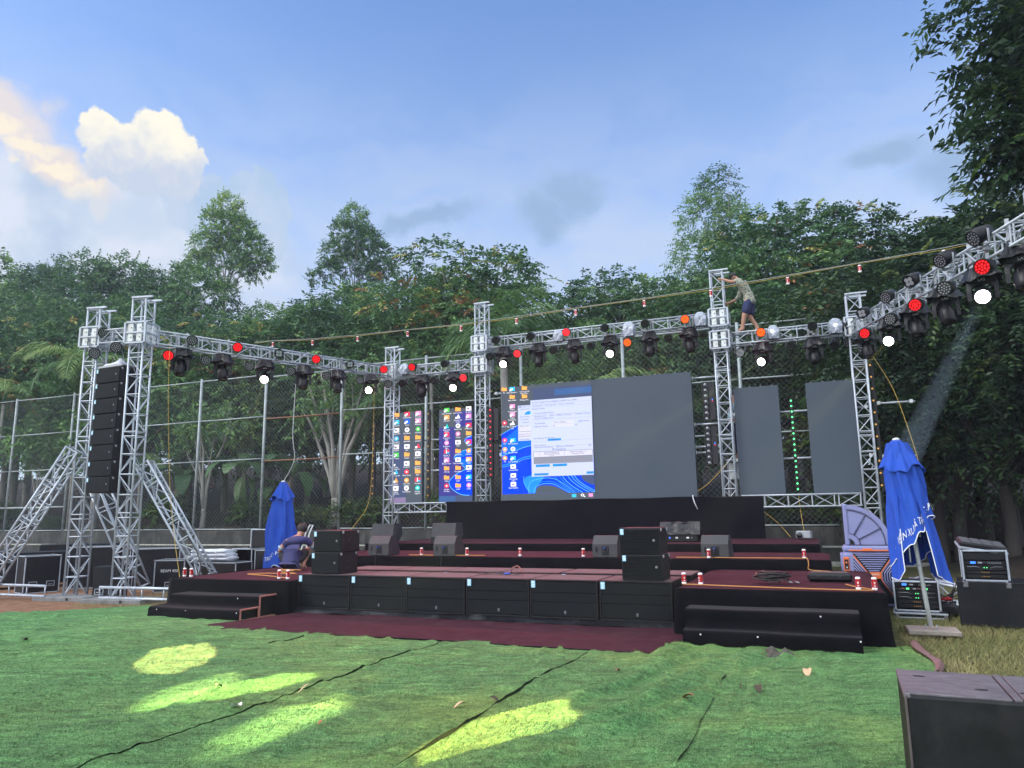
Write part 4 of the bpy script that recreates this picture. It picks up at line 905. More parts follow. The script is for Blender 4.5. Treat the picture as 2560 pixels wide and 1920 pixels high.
# ------------------------------------------------------------------ video screens
def pc(name, c, s=0.9): MT[name] = emis(name, c, s)
pc('s_grey', (0.085, 0.105, 0.135)); pc('s_slate', (0.070, 0.095, 0.185)); pc('s_bar', (0.055, 0.13, 0.32)); pc('s_indigo', (0.055, 0.055, 0.27)); pc('s_blue', (0.004, 0.055, 0.85), 1.0); pc('s_blue2', (0.008, 0.14, 0.95), 1.0); pc('s_blue3', (0.02, 0.25, 0.98), 1.0)
pc('s_line', (0.12, 0.50, 1.0), 1.0); pc('s_win', (0.50, 0.55, 0.80), 1.0); pc('s_win2', (0.58, 0.58, 0.70), 1.0); pc('s_text', (0.10, 0.11, 0.18)); pc('s_rule', (0.36, 0.38, 0.58)); pc('s_gridgrey', (0.26, 0.27, 0.34)); pc('s_btn', (0.02, 0.26, 0.72), 1.0)
pc('s_white', (0.95, 0.95, 1.0), 1.0); pc('s_folder', (1.0, 0.42, 0.10), 1.0); pc('s_red', (0.95, 0.05, 0.10), 1.0); pc('s_teal', (0.02, 0.60, 0.58), 1.0); pc('s_green', (0.10, 0.62, 0.10), 1.0); pc('s_cyan', (0.05, 0.50, 0.85), 1.0); pc('s_pink', (0.90, 0.30, 0.60), 1.0); pc('s_mauve', (0.22, 0.17, 0.30), 1.0)
def q(mb, m, pts, y): mb.add([(a, y, b) for a, b in pts], [tuple(range(len(pts)))], m)
def rect(mb, m, a0, b0, a1, b1, y): q(mb, m, [(a0, b0), (a1, b0), (a1, b1), (a0, b1)], y)
def strokes(mb, m, pts, w, y):
    for (a, b), (c, d) in zip(pts[:-1], pts[1:]):
        l = math.hypot(c - a, d - b) or 1; nx, ny = -(d - b) / l * w / 2, (c - a) / l * w / 2
        q(mb, m, [(a - nx, b - ny), (c - nx, d - ny), (c + nx, d + ny), (a + nx, b + ny)], y)
def curve(ctrl, n=10):
    out = []; c = [ctrl[0]] + list(ctrl) + [ctrl[-1]]
    for i in range(1, len(c) - 2):
        for k in range(n):
            t = k / n; r = []
            for d in (0, 1):
                a, b, e, f = c[i - 1][d], c[i][d], c[i + 1][d], c[i + 2][d]
                r.append(0.5 * (2 * b + (e - a) * t + (2 * a - 5 * b + 4 * e - f) * t * t + (3 * b - a - 3 * e + f) * t ** 3))
            out.append(tuple(r))
    out.append(tuple(ctrl[-1])); return out
def clipx(poly, lo, hi, zlo, zhi): return [(min(max(a, lo), hi), min(max(b, zlo), zhi)) for a, b in poly]
def icon(mb, kind, a, b, cap, y, s=0.085, lines=1):
    c = kind
    if c == 'folder':
        rect(mb, 's_folder', a - s, b - s * 0.62, a + s, b + s * 0.55, y); rect(mb, 's_folder', a - s, b + s * 0.55, a - s * 0.2, b + s * 0.78, y)
    elif c == 'zip':
        rect(mb, 's_red', a - s, b - s * 0.6, a + s, b + s * 0.7, y); rect(mb, 's_cyan', a - s * 0.3, b - s * 0.6, a + s, b - s * 0.1, y - 0.001); rect(mb, 's_white', a - s * 0.2, b - s * 0.6, a + s * 0.1, b + s * 0.7, y - 0.002)
    elif c.startswith('round'):
        m = c.split(':')[1]; q(mb, m, [(a + s * 0.9 * math.cos(k * 0.5236), b + s * 0.8 * math.sin(k * 0.5236)) for k in range(12)], y)
        q(mb, 's_white' if m != 's_white' else 's_text', [(a + s * 0.35 * math.cos(k * 0.785), b + s * 0.3 * math.sin(k * 0.785)) for k in range(8)], y - 0.001)
    elif c.startswith('tri'):
        m = c.split(':')[1]; q(mb, m, [(a - s * 0.8, b - s * 0.6), (a + s * 0.9, b - s * 0.6), (a + s * 0.15, b + s * 0.9)], y); rect(mb, 's_white', a - s, b - s * 0.7, a - s * 0.2, b - s * 0.05, y - 0.001)
    else:
        m = c; rect(mb, m, a - s, b - s * 0.7, a + s, b + s * 0.75, y); rect(mb, 's_white' if m != 's_white' else 's_mauve', a - s * 0.55, b - s * 0.3, a + s * 0.25, b + s * 0.25, y - 0.001)
        if m != 's_white': rect(mb, 's_white', a - s, b - s * 0.72, a - s * 0.3, b - s * 0.1, y - 0.002)
    for k, ln in enumerate(cap.split('|')): text_on(mb, ln, 0.052, 's_white', a, y - 0.002, b - s * 0.62 - 0.045 - 0.05 * k)
def led_screen(label, u, z, w, h, name='led_screen', group=None):
    t = thing(name, label, 'screen', u, 0, z, 0, group); nx, nz = round(w / 0.5), round(h / 0.5)
    mb = MB(); mb.box((w / 2, 0.055, h / 2), (w, 0.11, h), 'screen', 0.004); mb.build('display_panel', t)
    mb = MB()
    for k in range(int(w / 0.25)): mb.box((0.12 + k * 0.25, 0.06, h + 0.012), (0.02, 0.04, 0.024), 'alu_dark')
    mb.build('hanging_lug', t); return t
def screens():
    L1 = led_screen('narrow screen full of desktop icons on slate grey, at the far left', -3.398, 1.8875, 1.0, 2.5, group='narrow side screens')
    mb = MB(); y = -0.004
    rect(mb, 's_grey', 0, 0, 1.0, 2.5, y); rect(mb, 's_slate', 0.0, 0.14, 0.5, 1.62, y - 0.002); rect(mb, 's_mauve', 0, 0, 0.5, 0.14, y - 0.002)
    for k in range(5): rect(mb, 's_slate', 0, 1.66 + k * 0.055, 0.49, 1.69 + k * 0.055, y - 0.002)
    mb.build('wallpaper', L1)
    mb = MB(); y = -0.010
    caps = [['folder:AI', 's_red:PowerPoint', 's_pink:Premiere|Remote'], ['s_cyan:Network', 's_blue2:Word', 's_pink:NovaStar'], ['s_white:Recycle Bin', 'round:s_white:Obs Studio', 'round:s_green:Cam Link'], ['round:s_cyan:Resolume|Playhouse', 'folder:BANNER', 'folder:gateway'], ['s_white:KeyLed', 's_white:Zalo', 'tri:s_red:VLC media|player'],
            ['s_green:Camtasia', 'folder:FLASH', 's_white:nguyen.avi'], ['tri:s_slate:Studio|Premiere P...', 's_white:NovaLCT', 'folder:gateway|Producer'], ['tri:s_cyan:Teracue AE', 'round:s_red:Xbox Cloud', 'folder:TEST'], ['tri:s_folder:Adobe|Illustrator...', 'round:s_folder:Viber 24h|Chrome', 'zip:Flashdisk'], ['s_white:Adobe|Lightroom...', 'round:s_white:TeamViewer', 'round:s_teal:Resume|Legends']]
    for i, row in enumerate(caps):
        for j, c in enumerate(row):
            k, cap = c.rsplit(':', 1); mb = MB(); icon(mb, k, (0.18, 0.52, 0.87)[j], (2.43, 2.22, 1.99, 1.76, 1.52, 1.30, 1.05, 0.82, 0.59, 0.37)[i] + 0.02, cap, y); mb.build('desktop_icon', L1)
    L2 = led_screen('narrow screen of desktop icons with bright blue curves, second from left', -1.869, 1.8875, 1.0, 2.5, group='narrow side screens')
    mb = MB(); y = -0.004
    rect(mb, 's_grey', 0, 0, 1.0, 2.5, y); rect(mb, 's_indigo', 0, 0.15, 0.5, 2.0, y - 0.002); rect(mb, 's_indigo', 0.5, 0.16, 1.0, 1.35, y - 0.002); rect(mb, 's_indigo', 0.5, 2.0, 1.0, 2.42, y - 0.002)
    rect(mb, 's_bar', 0, 0, 0.5, 0.15, y - 0.003); rect(mb, 's_slate', 0.5, 0, 1.0, 0.15, y - 0.003)
    e1 = clipx(curve([(1.0, 1.74), (0.86, 1.70), (0.78, 1.62), (0.86, 1.53), (1.0, 1.49)]), 0, 0.998, 0, 2.5); q(mb, 's_blue', e1, y - 0.004); strokes(mb, 's_line', e1, 0.014, y - 0.006)
    e2 = clipx(curve([(1.0, 1.40), (0.72, 1.34), (0.50, 1.22), (0.47, 1.14), (0.60, 1.10), (0.72, 0.95), (0.82, 0.86), (1.0, 0.83)]), 0, 0.998, 0, 2.5); q(mb, 's_blue2', e2, y - 0.005); strokes(mb, 's_line', e2, 0.012, y - 0.007)
    e4 = clipx(curve([(1.0, 1.27), (0.80, 1.20), (0.60, 1.16), (0.52, 1.12), (0.75, 1.12), (1.0, 1.15)]), 0, 0.998, 0, 2.5); q(mb, 's_blue', e4, y - 0.0065)
    e3 = clipx(curve([(1.0, 0.90), (0.80, 0.84), (0.55, 0.74), (0.37, 0.60), (0.31, 0.50), (0.40, 0.34), (0.58, 0.22), (0.75, 0.165), (1.0, 0.155)]), 0, 0.998, 0, 2.5); q(mb, 's_blue', e3, y - 0.008); strokes(mb, 's_line', e3[:-4], 0.016, y - 0.010)
    mb.build('wallpaper', L2)
    mb = MB(); y = -0.018
    caps = [['s_green:video_bumper', 'folder:source Test...', 's_white:ES_Bold'], ['s_folder:Chantran', 'tri:s_white:JSound Link|Studio', 's_pink:MINUTES'], ['tri:s_teal:Resolume|Arena', 'round:s_white:Pixera Live', 's_red:KARA_FX'], ['s_red:Resolume|Wire', 'round:s_pink:iTunes', 'folder:video'], ['round:s_pink:Resolume|Alley', 's_white:ACS', 's_red:Tuyet'], ['zip:Hunter 2|PC+.rar', 'folder:photo hd', 'round:s_folder:Camera'], ['s_pink:Banner Intro', 's_white:Title Sequence', 's_folder:Clips'], ['folder:1231.zip', 'folder:Resolume', 's_white:show'], ['folder:NEN', 'folder:video', 's_cyan:master'], ['round:s_red:Google|Chrome', 'folder:audio', 'round:s_pink:LINK']]
    for i, row in enumerate(caps):
        for j, c in enumerate(row):
            k, cap = c.rsplit(':', 1); mb = MB(); icon(mb, k, (0.24, 0.585, 0.905)[j], (2.46, 2.26, 2.01, 1.79, 1.56, 1.32, 1.09, 0.87, 0.62, 0.40)[i] + 0.02, cap, y, 0.08); mb.build('desktop_icon', L2)
    led_screen('blank grey narrow screen just right of the tall truss tower', 5.963, 1.8875, 1.0, 2.5, group='narrow side screens')
    led_screen('blank grey narrow screen at the far right end of the back row', 7.549, 1.8875, 1.0, 2.5, group='narrow side screens')
    Mn = led_screen('large main screen, settings window on its left half and its right half blank grey', 0.0, 1.873, 5.0, 3.0)
    mb = MB(); y = -0.004
    rect(mb, 's_grey', 0, 0, 2.5, 2.99, y)
    rect(mb, 's_slate', 0.9, 2.60, 2.5, 2.90, y - 0.001); rect(mb, 's_bar', 1.5, 2.68, 2.5, 2.84, y - 0.002)
    sw = clipx(curve([(0.0, 1.74), (0.2, 1.84), (0.48, 1.96), (0.80, 2.05), (1.2, 2.0), (1.9, 1.6), (2.5, 1.0)]), 0, 2.498, 0, 3); q(mb, 's_blue', [(0, 0.17)] + sw + [(2.498, 0.17)], y - 0.002)
    strokes(mb, 's_line', sw[:28], 0.012, y - 0.004)
    b2 = clipx(curve([(0, 1.17), (0.3, 1.26), (0.6, 1.36), (0.9, 1.42)]), 0, 2.498, 0, 3); q(mb, 's_blue2', b2 + [(0.9, 1.9), (0.48, 1.90), (0.2, 1.70), (0, 1.55)], y - 0.0045); strokes(mb, 's_line', b2, 0.014, y - 0.006)
    b3 = clipx(curve([(0, 0.92), (0.3, 0.98), (0.6, 1.10), (0.95, 1.15)]), 0, 2.498, 0, 3); strokes(mb, 's_blue3', b3, 0.03, y - 0.006); strokes(mb, 's_line', [(a, b - 0.05) for a, b in b3], 0.01, y - 0.0065)
    q(mb, 's_blue3', clipx(curve([(0.83, 0.64), (0.68, 0.60), (0.62, 0.50), (0.66, 0.36), (0.80, 0.20), (0.95, 0.20), (0.95, 0.34), (1.06, 0.44), (1.2, 0.62)]), 0, 2.498, 0.172, 3), y - 0.005)
    q(mb, 's_grey', clipx(curve([(0.92, 0.17), (0.96, 0.30), (1.10, 0.37), (1.35, 0.36), (1.55, 0.30), (1.80, 0.17)]), 0, 2.498, 0.172, 3), y - 0.007)
    for k, (o, mm) in enumerate(((0, 's_line'), (0.05, 's_blue3'), (0.14, 's_line'))): strokes(mb, mm, clipx(curve([(0.88 - o, 0.17), (0.93 - o, 0.32 + o), (1.12, 0.41 + o), (1.40, 0.40 + o), (1.62, 0.30 + o), (1.86 + o, 0.17)]), 0, 2.498, 0.172, 3), 0.012, y - 0.009)
    for o in (0.0, 0.12, 0.20, 0.34, 0.44, 0.52): strokes(mb, 's_line' if int(o * 100) % 3 else 's_blue3', clipx(curve([(1.45 + o, 0.62), (1.55 + o, 0.48), (1.72 + o * 1.1, 0.32), (1.95 + o * 1.2, 0.17)]), 0, 2.498, 0.172, 0.62), 0.014, y - 0.009)
    q(mb, 's_slate', clipx(curve([(2.15, 0.62), (2.20, 0.50), (2.30, 0.42), (2.5, 0.36), (2.5, 0.62)]), 0, 2.498, 0.172, 0.62), y - 0.008)
    strokes(mb, 's_line', clipx(curve([(0.62, 0.62), (0.61, 0.48), (0.68, 0.32), (0.80, 0.17)]), 0, 2.498, 0.172, 3), 0.012, y - 0.009)
    mb.build('wallpaper', Mn)
    mb = MB(); y = -0.016
    for k, cap, a, b in (('s_cyan', 'video bumper...', 0.32, 2.91), ('folder', 'Check list By|Van 2023...', 0.67, 2.91), ('folder', 'New folder', 0.32, 2.70), ('folder', 'Phong_nen...', 0.67, 2.69), ('s_pink', 'Maket|Truong.pptx', 0.32, 2.45), ('s_pink', 'Maket|Truong bk...', 0.32, 2.23), ('tri:s_white', 'BL_2.100 in ...|lite', 0.32, 2.00), ('s_cyan', 'AMT project', 0.32, 1.55), ('round:s_white', 'ha_tien.mp4', 0.32, 1.32), ('s_cyan', 'Led Control', 0.32, 1.08), ('s_white', 'i-rental 2023', 0.32, 0.86), ('s_white', 'Workshop|2023', 0.32, 0.63), ('s_white', 'Data Builder', 0.32, 0.40), ('folder', 'Bo', 0.03, 2.92), ('round:s_red', 'Da_k...', 0.05, 2.02), ('round:s_red', 'Car', 0.05, 1.56), ('round:s_folder', 'Key', 0.05, 1.32), ('round:s_folder', 'set', 0.05, 1.09)):
        if a < 0.1: a = 0.09
        mb = MB(); icon(mb, k, a, b + 0.02, cap, y, 0.075); mb.build('desktop_icon', Mn)
    mb = MB(); rect(mb, 's_cyan', 1.90, 0.055, 2.02, 0.135, y)
    mb.build('taskbar_icon', Mn); mb = MB(); q(mb, 's_white', [(2.18 + 0.045 * math.cos(k * 0.628), 0.105 + 0.035 * math.sin(k * 0.628)) for k in range(10)], y); q(mb, 's_grey', [(2.18 + 0.024 * math.cos(k * 0.628), 0.105 + 0.02 * math.sin(k * 0.628)) for k in range(10)], y - 0.001); strokes(mb, 's_white', [(2.21, 0.085), (2.25, 0.058)], 0.02, y)
    mb.build('taskbar_icon', Mn); mb = MB(); rect(mb, 's_pink', 2.34, 0.06, 2.45, 0.14, y)
    mb.build('taskbar_icon', Mn)
    mb = MB(); y = -0.024
    rect(mb, 's_win', 0.48, 1.54, 0.84, 2.47, y)
    rect(mb, 's_win2', 0.50, 1.62, 0.84, 1.93, y - 0.001); strokes(mb, 's_text', [(0.5, 1.78), (0.84, 1.78)], 0.008, y - 0.002); strokes(mb, 's_text', [(0.5, 1.71), (0.84, 1.71)], 0.008, y - 0.002); strokes(mb, 's_text', [(0.5, 1.655), (0.84, 1.655)], 0.010, y - 0.002)
    rect(mb, 's_text', 0.50, 2.41, 0.56, 2.45, y - 0.002); rect(mb, 's_win', 0.51, 2.42, 0.55, 2.44, y - 0.003)
    q(mb, 's_btn', [(0.66, 2.22), (0.84, 2.22), (0.84, 2.30), (0.76, 2.31), (0.70, 2.28)], y - 0.002); q(mb, 's_teal', [(0.80, 2.22), (0.84, 2.22), (0.84, 2.28)], y - 0.003)
    for s, x, z in (('NovaLCT V5', 0.69, 2.43), ('System Setup', 0.68, 2.37), ('Input source', 0.67, 2.17), ('Local System', 0.66, 2.10), ('Control S', 0.69, 2.02), ('Monitor info', 0.65, 1.92), ('Service Status', 0.665, 1.575)): text_on(mb, s, 0.05, 's_text', x, y - 0.003, z)
    mb.build('background_window', Mn)
    mb = MB(); y = -0.030
    q(mb, 's_win', [(0.84, 0.60), (2.498, 0.60), (2.498, 2.585), (0.84, 2.585)], y)
    for z in (2.475, 2.39, 2.19, 2.06, 1.50, 1.36): strokes(mb, 's_rule', [(0.88, z), (2.48, z)], 0.006, y - 0.001)
    rect(mb, 's_win2', 0.90, 1.09, 2.485, 1.235, y - 0.002); strokes(mb, 's_text', [(0.90, 1.235), (2.485, 1.235), (2.485, 1.09), (0.90, 1.09), (0.90, 1.235)], 0.008, y - 0.003); strokes(mb, 's_rule', [(1.07, 1.235), (1.07, 1.09)], 0.008, y - 0.003); strokes(mb, 's_rule', [(1.74, 1.235), (1.74, 1.09)], 0.008, y - 0.003)
    rect(mb, 's_gridgrey', 0.90, 0.92, 2.485, 1.09, y - 0.002)
    rect(mb, 's_win2', 1.44, 1.93, 2.02, 2.00, y - 0.002); rect(mb, 's_win2', 1.44, 1.85, 2.02, 1.91, y - 0.002)
    for a0, b0, a1, b1 in ((1.30, 1.50, 1.66, 1.555), (0.96, 0.84, 1.34, 0.905), (1.42, 0.84, 1.80, 0.905), (0.91, 0.625, 1.30, 0.68), (2.31, 0.625, 2.495, 0.685)): rect(mb, 's_btn', a0, b0, a1, b1, y - 0.004)
    for s, x, z, w in (('Screen Configuration-USB@Port_#0003.Hub_#0002', 1.50, 2.52, 1.22), ('Sending Card    Receiving Card    Screen Connection', 1.47, 2.435, 1.14), ('Display Mode', 1.06, 2.35, 0.34), ('Current Display Mode', 1.20, 2.235, 0.54), ('Sending Card     1920 x 1080px (Custom)     Graphics Output', 1.70, 2.155, 1.52), ('Source Configuration', 1.20, 2.10, 0.52), ('Resolution', 1.10, 1.965, 0.28), ('Refresh Rate', 1.12, 1.885, 0.36), ('1920 x 1080 px', 1.64, 1.965, 0.34), ('60', 1.48, 1.88, None), ('Hz', 2.07, 1.88, None), ('Custom', 2.32, 1.965, 0.22),
                       ('Hot Backup Verification', 1.20, 1.58, 0.58), ('Setting', 1.48, 1.527, None), ('Redundancy', 1.08, 1.40, 0.32), ('Set the Current Device', 1.19, 1.345, 0.50), ('Set as Primary', 1.80, 1.345, 0.40), ('Primary', 1.60, 1.275, 0.36), ('Serial Number of', 1.40, 1.205, 0.40), ('Primary Sending', 1.40, 1.165, 0.40), ('Card', 1.40, 1.12, None), ('Serial Number of', 2.10, 1.195, 0.44), ('Primary Port', 2.10, 1.15, 0.32), ('Refresh', 1.15, 0.872, None), ('Send', 1.61, 0.872, None), ('Factory Reset', 1.10, 0.653, 0.30), ('Save', 2.40, 0.655, None)):
        big = s == 'Primary'; text_on(mb, s, 0.085 if big else 0.055, 's_text', x, y - 0.005, z, width=w)
    for x, z in ((2.17, 1.96), (1.56, 1.345), (2.42, 1.345)): strokes(mb, 's_text', [(x - 0.025, z - 0.022), (x + 0.025, z - 0.022), (x + 0.025, z + 0.022), (x - 0.025, z + 0.022), (x - 0.025, z - 0.022)], 0.007, y - 0.004)
    mb.build('settings_window', Mn)
screens()
def support_pipes():
    for (u0, u1, z, v, lab) in ((-0.3, 0.05, 4.75, 0.2, 'stub of scaffold pipe at the top left corner of the main screen'), (-3.3, -0.65, 3.6, 0.2, 'upper scaffold pipe running behind both icon screens'), (-3.3, 0.1, 2.75, 0.2, 'lower scaffold pipe running behind both icon screens'),
        (4.9, 5.7, 4.74, 0.2, 'highest short scaffold pipe between the main screen and the tower on its right'), (4.9, 6.1, 3.60, 0.2, 'scaffold pipe passing behind the upper black light panel right of the main screen'), (4.9, 5.6, 3.06, 0.2, 'upper pipe of the close pair behind the lower black light panel'), (4.9, 5.6, 2.92, 0.2, 'lower pipe of the close pair behind the lower black light panel'),
        (5.85, 8.85, 3.78, 0.2, 'upper scaffold pipe running behind both grey side screens'), (5.85, 8.85, 2.70, 0.2, 'lower scaffold pipe running behind both grey side screens'), (-0.6, 0.1, 3.62, 0.2, 'scaffold pipe left of the main screen beside the upper red dotted bar'), (-0.6, 0.1, 2.95, 0.2, 'scaffold pipe left of the main screen beside the lower red dotted bar'),
        (8.95, 9.75, 3.84, 0.2, 'upper pipe stub sticking out right of the last truss tower'), (8.95, 9.65, 2.66, 0.2, 'lower pipe stub sticking out right of the last truss tower')):
        t = thing('scaffold_pipe', lab, 'pipe', u0, v, z, 0, 'scaffold pipes behind the screens')
        mb = MB(); mb.tube([(0, 0, 0), (u1 - u0, 0, 0)], 0.024, 'alu', 7); mb.build('tube', t)
        for k in (0.08, u1 - u0 - 0.08):
            mb = MB(); mb.box((k, -0.02, 0), (0.07, 0.09, 0.08), 'pole_white', 0.01); mb.build('clamp', t)
support_pipes()
# ------------------------------------------------------------------ stage
def draped_box(mb, u0, u1, v0, v1, z, m, seed=0, flare=0.03, fold=0.012, ztop=None, drop=0.0):
    """cloth skirt round a platform: sides only, softly folded, reaching the ground"""
    per = []; st = 0.06
    def edge(a, b):
        n = max(2, int(math.hypot(b[0] - a[0], b[1] - a[1]) / st))
        for i in range(n): per.append((a[0] + (b[0] - a[0]) * i / n, a[1] + (b[1] - a[1]) * i / n))
    edge((u0, v1), (u0, v0)); edge((u0, v0), (u1, v0)); edge((u1, v0), (u1, v1)); per.append((u1, v1))
    zs = [1.0, 0.97, 0.8, 0.6, 0.4, 0.2, 0.06, 0.0]; cu, cv = (u0 + u1) / 2, (v0 + v1) / 2; P = np.array(per); vs = []
    s = np.arange(len(P)) * st; nz = vnoise(s * 1.6, s * 0 + seed, 71) - 0.5; n2 = vnoise(s * 5, s * 0 + seed, 72) - 0.5
    for k, h in enumerate(zs):
        for i in range(len(P)):
            out = np.array([0.0, 0.0]); e = 1e-6
            if abs(P[i][1] - v0) < e: out[1] -= 1
            if abs(P[i][0] - u0) < e: out[0] -= 1
            if abs(P[i][0] - u1) < e: out[0] += 1
            g = (1 - h); o = flare * g + fold * 2.4 * nz[i] * (0.35 + g) + fold * n2[i] * g + (0.012 if h < 0.99 else -0.004) + 0.02 * g * g * (vnoise(np.array([s[i] * 0.7]), np.array([g * 3 + seed]), 73)[0] - 0.5)
            vs.append((P[i][0] + out[0] * o, P[i][1] + out[1] * o, z * h + drop * (1 - h)))
    n = len(P); mb.add(vs, [(k * n + i, k * n + i + 1, (k + 1) * n + i + 1, (k + 1) * n + i) for k in range(len(zs) - 1) for i in range(n - 1)], m, True)
def platform(label, u0, u1, v0, v1, z, seed, top='carpet', group='black skirted stage platforms', base=0.0, trim=None):
    t = thing('stage_platform', label, 'stage platform', u0, v0, base, 0, group); w, d = u1 - u0, v1 - v0; h = z - base
    mb = MB(); draped_box(mb, 0, w, 0, d, h - 0.004, 'cloth', seed); mb.build('skirt', t)
    mb = MB(); nx, ny = max(2, int(w / 0.15)), max(2, int(d / 0.15)); vs = []
    for j in range(ny + 1):
        for i in range(nx + 1):
            x, y = w * i / nx, d * j / ny; e = 0.018 if (i in (0, nx) or j in (0,)) else 0
            vs.append((x, y, h - e + 0.006 * (float(vnoise(np.array([x * 1.7 + seed]), np.array([y * 1.7]), 81)[0]) - 0.5)))
    mb.add(vs, [(j * (nx + 1) + i, j * (nx + 1) + i + 1, (j + 1) * (nx + 1) + i + 1, (j + 1) * (nx + 1) + i) for j in range(ny) for i in range(nx)], top, True); mb.build('carpet_top', t); return t
platform('left front stage platform with maroon carpet top beside the steps', -2.66, -0.16, -8.20, -5.45, 0.54, 1)
platform('right front stage platform with maroon carpet top behind the wide black steps', 5.95, 8.28, -8.47, -5.25, 0.60, 2)
platform('middle stage tier carrying the row of floor monitors and red cans', -2.1, 7.75, -5.38, -3.3, 0.77, 3)
platform('top stage tier in front of the black backdrop', -2.0, 7.6, -3.3, -0.35, 0.925, 4)
def floor_carpet():
    t = thing('carpet', 'dark maroon carpet lying on the lawn in front of the subwoofers', 'carpet', 0, 0, 0); us = np.linspace(-0.52, 6.04, 110); n = 32; vs = []
    for j in range(n + 1):
        for i, u in enumerate(us):
            f = j / n; left = -0.52 + 0.62 * f; x = left + (us[i] + 0.52) / 6.56 * (6.04 + 0.10 * f - left)
            front = -9.76 + 0.02 * math.sin(x * 2.1) + 0.02 * (float(vnoise(np.array([x * 3.0]), np.array([1.0]), 91)[0]) - 0.5); v = front + f * (-7.75 - front)
            z = 0.052 + 0.018 * (float(vnoise(np.array([x * 1.4]), np.array([v * 2.2]), 92)[0]) - 0.5) - (0.012 if j == 0 else 0)
            vs.append((x, v, z))
    mb = MB(); nx = len(us); mb.add(vs, [(j * nx + i, j * nx + i + 1, (j + 1) * nx + i + 1, (j + 1) * nx + i) for j in range(n) for i in range(nx - 1)], 'carpet', True); mb.build('pile', t)
    mb = MB(); bot = [(a, b - 0.002, 0.026) for a, b, c in vs[:nx]]; top = vs[:nx]
    mb.add(bot + top, [(i, i + 1, nx + i + 1, nx + i) for i in range(nx - 1)], 'cloth'); mb.build('cut_edge', t)
floor_carpet()
def steps(label, u0, u1, vf, rises, vback, seed, frame=True):
    """two carpeted treads: rises = [(v_front, z_top), ...]"""
    t = thing('carpeted_steps', label, 'steps', u0, vf, 0, 0, 'black carpeted steps'); w = u1 - u0; mb = MB(); nx = int(w / 0.06); prof = []
    v = 0.0
    for k, (vv, z) in enumerate(rises):
        y = vv - vf; z_prev = rises[k - 1][1] if k else 0.0
        prof += [(y - 0.015, z_prev + 0.012), (y - 0.004, z * 0.5 + z_prev * 0.5), (y - 0.012, z - 0.03), (y + 0.012, z - 0.004), (y + 0.05, z)]
    prof.append((vback - vf, rises[-1][1])); vs = []
    for a, b in prof:
        for i in range(nx + 1):
            x = w * i / nx; nzz = float(vnoise(np.array([x * 1.4 + seed]), np.array([b * 5.0]), 95)[0]) - 0.5
            vs.append((x, a + 0.035 * nzz, b + 0.010 * nzz if b > 0.02 else 0.0))
    n = nx + 1; mb.add(vs, [(j * n + i, j * n + i + 1, (j + 1) * n + i + 1, (j + 1) * n + i) for j in range(len(prof) - 1) for i in range(nx)], 'cloth', True); mb.build('carpet_cover', t)
    body = MB()
    for k, (vv, z) in enumerate(rises):
        vb = (rises[k + 1][0] if k + 1 < len(rises) else vback) - vf; body.box((w / 2, (vv - vf + vb) / 2 + 0.03, z / 2 - 0.01), (w - 0.06, vb - (vv - vf) - 0.04, z - 0.03), 'black')
    body.build('box_core', t)
    if frame:
        mb = MB()
        for k, (vv, z) in enumerate(rises):
            y = vv - vf + 0.02; y2 = (rises[k + 1][0] if k + 1 < len(rises) else vback) - vf
            for p, q_ in (((w + 0.02, y, 0.0), (w + 0.02, y, z)), ((w + 0.02, y, z), (w + 0.02, y2, z)), ((w + 0.02, y2, 0.0), (w + 0.02, y2, z))): mb.tube([p, q_], 0.017, 'steel_red', 4, True, False)
        mb.tube([(w + 0.02, 0.02, 0.02), (w + 0.02, vback - vf, 0.02)], 0.015, 'steel_red', 4, True, False); mb.build('steel_frame', t)
    for x, z in ((0.12, 0), (0.45, 0), (0.80, 1), (1.0, 0)):
        mb = MB(); r = rises[z]; mb.box((w * x - 0.02, r[0] - vf - 0.02, r[1] - 0.035), (0.016, 0.008, 0.016), 'white', 0.003); mb.build('staple', t)
steps('left black carpeted steps with bare red steel frame showing at the side', -2.20, -0.40, -9.03, [(-9.03, 0.175), (-8.62, 0.33)], -8.22, 3)
steps('right black carpeted steps in front of the maroon topped platform', 6.12, 7.99, -9.10, [(-9.10, 0.19), (-8.86, 0.40)], -8.50, 7, frame=False)
def backdrop():
    t = thing('backdrop_cloth', 'black backdrop cloth hanging below the main screen across the stage', 'backdrop', 0, 0, 0); mb = MB(); vs = []; nx, nz = 130, 16
    for j in range(nz + 1):
        for i in range(nx + 1):
            u = -1.36 + 7.86 * i / nx; f = j / nz; zt = 1.86 + 0.012 * math.sin(u * 3) - 0.03 * max(0, (u - 5.2)) ; z = 0.92 + (zt - 0.92) * f
            fold = 0.05 * (float(vnoise(np.array([u * 1.1 + f * 0.8]), np.array([f * 1.2]), 97)[0]) - 0.5) + 0.02 * (float(vnoise(np.array([u * 3.2 - f]), np.array([f * 2.2]), 98)[0]) - 0.5)
            vs.append((u, -0.55 + fold - 0.04 * (1 - f), z))
    n = nx + 1; mb.add(vs, [(j * n + i, j * n + i + 1, (j + 1) * n + i + 1, (j + 1) * n + i) for j in range(nz) for i in range(nx)], 'backcloth', True); mb.build('drape', t); frame_z(t)
    mb = MB(); mb.tube([(-1.4, -0.5, 1.855), (6.5, -0.5, 1.84)], 0.02, 'black', 6); o = mb.build('top_rail', t)
    mb = MB(); mb.tube([(4.98, -0.58, 1.9), (4.99, -0.62, 1.83), (5.02, -0.63, 1.72), (5.08, -0.62, 1.58)], 0.012, 'white_cable', 5); mb.build('tie_strap', t)
def frame_z(t): t.location = ORG; t.rotation_euler = (0, 0, -PHI)
backdrop()

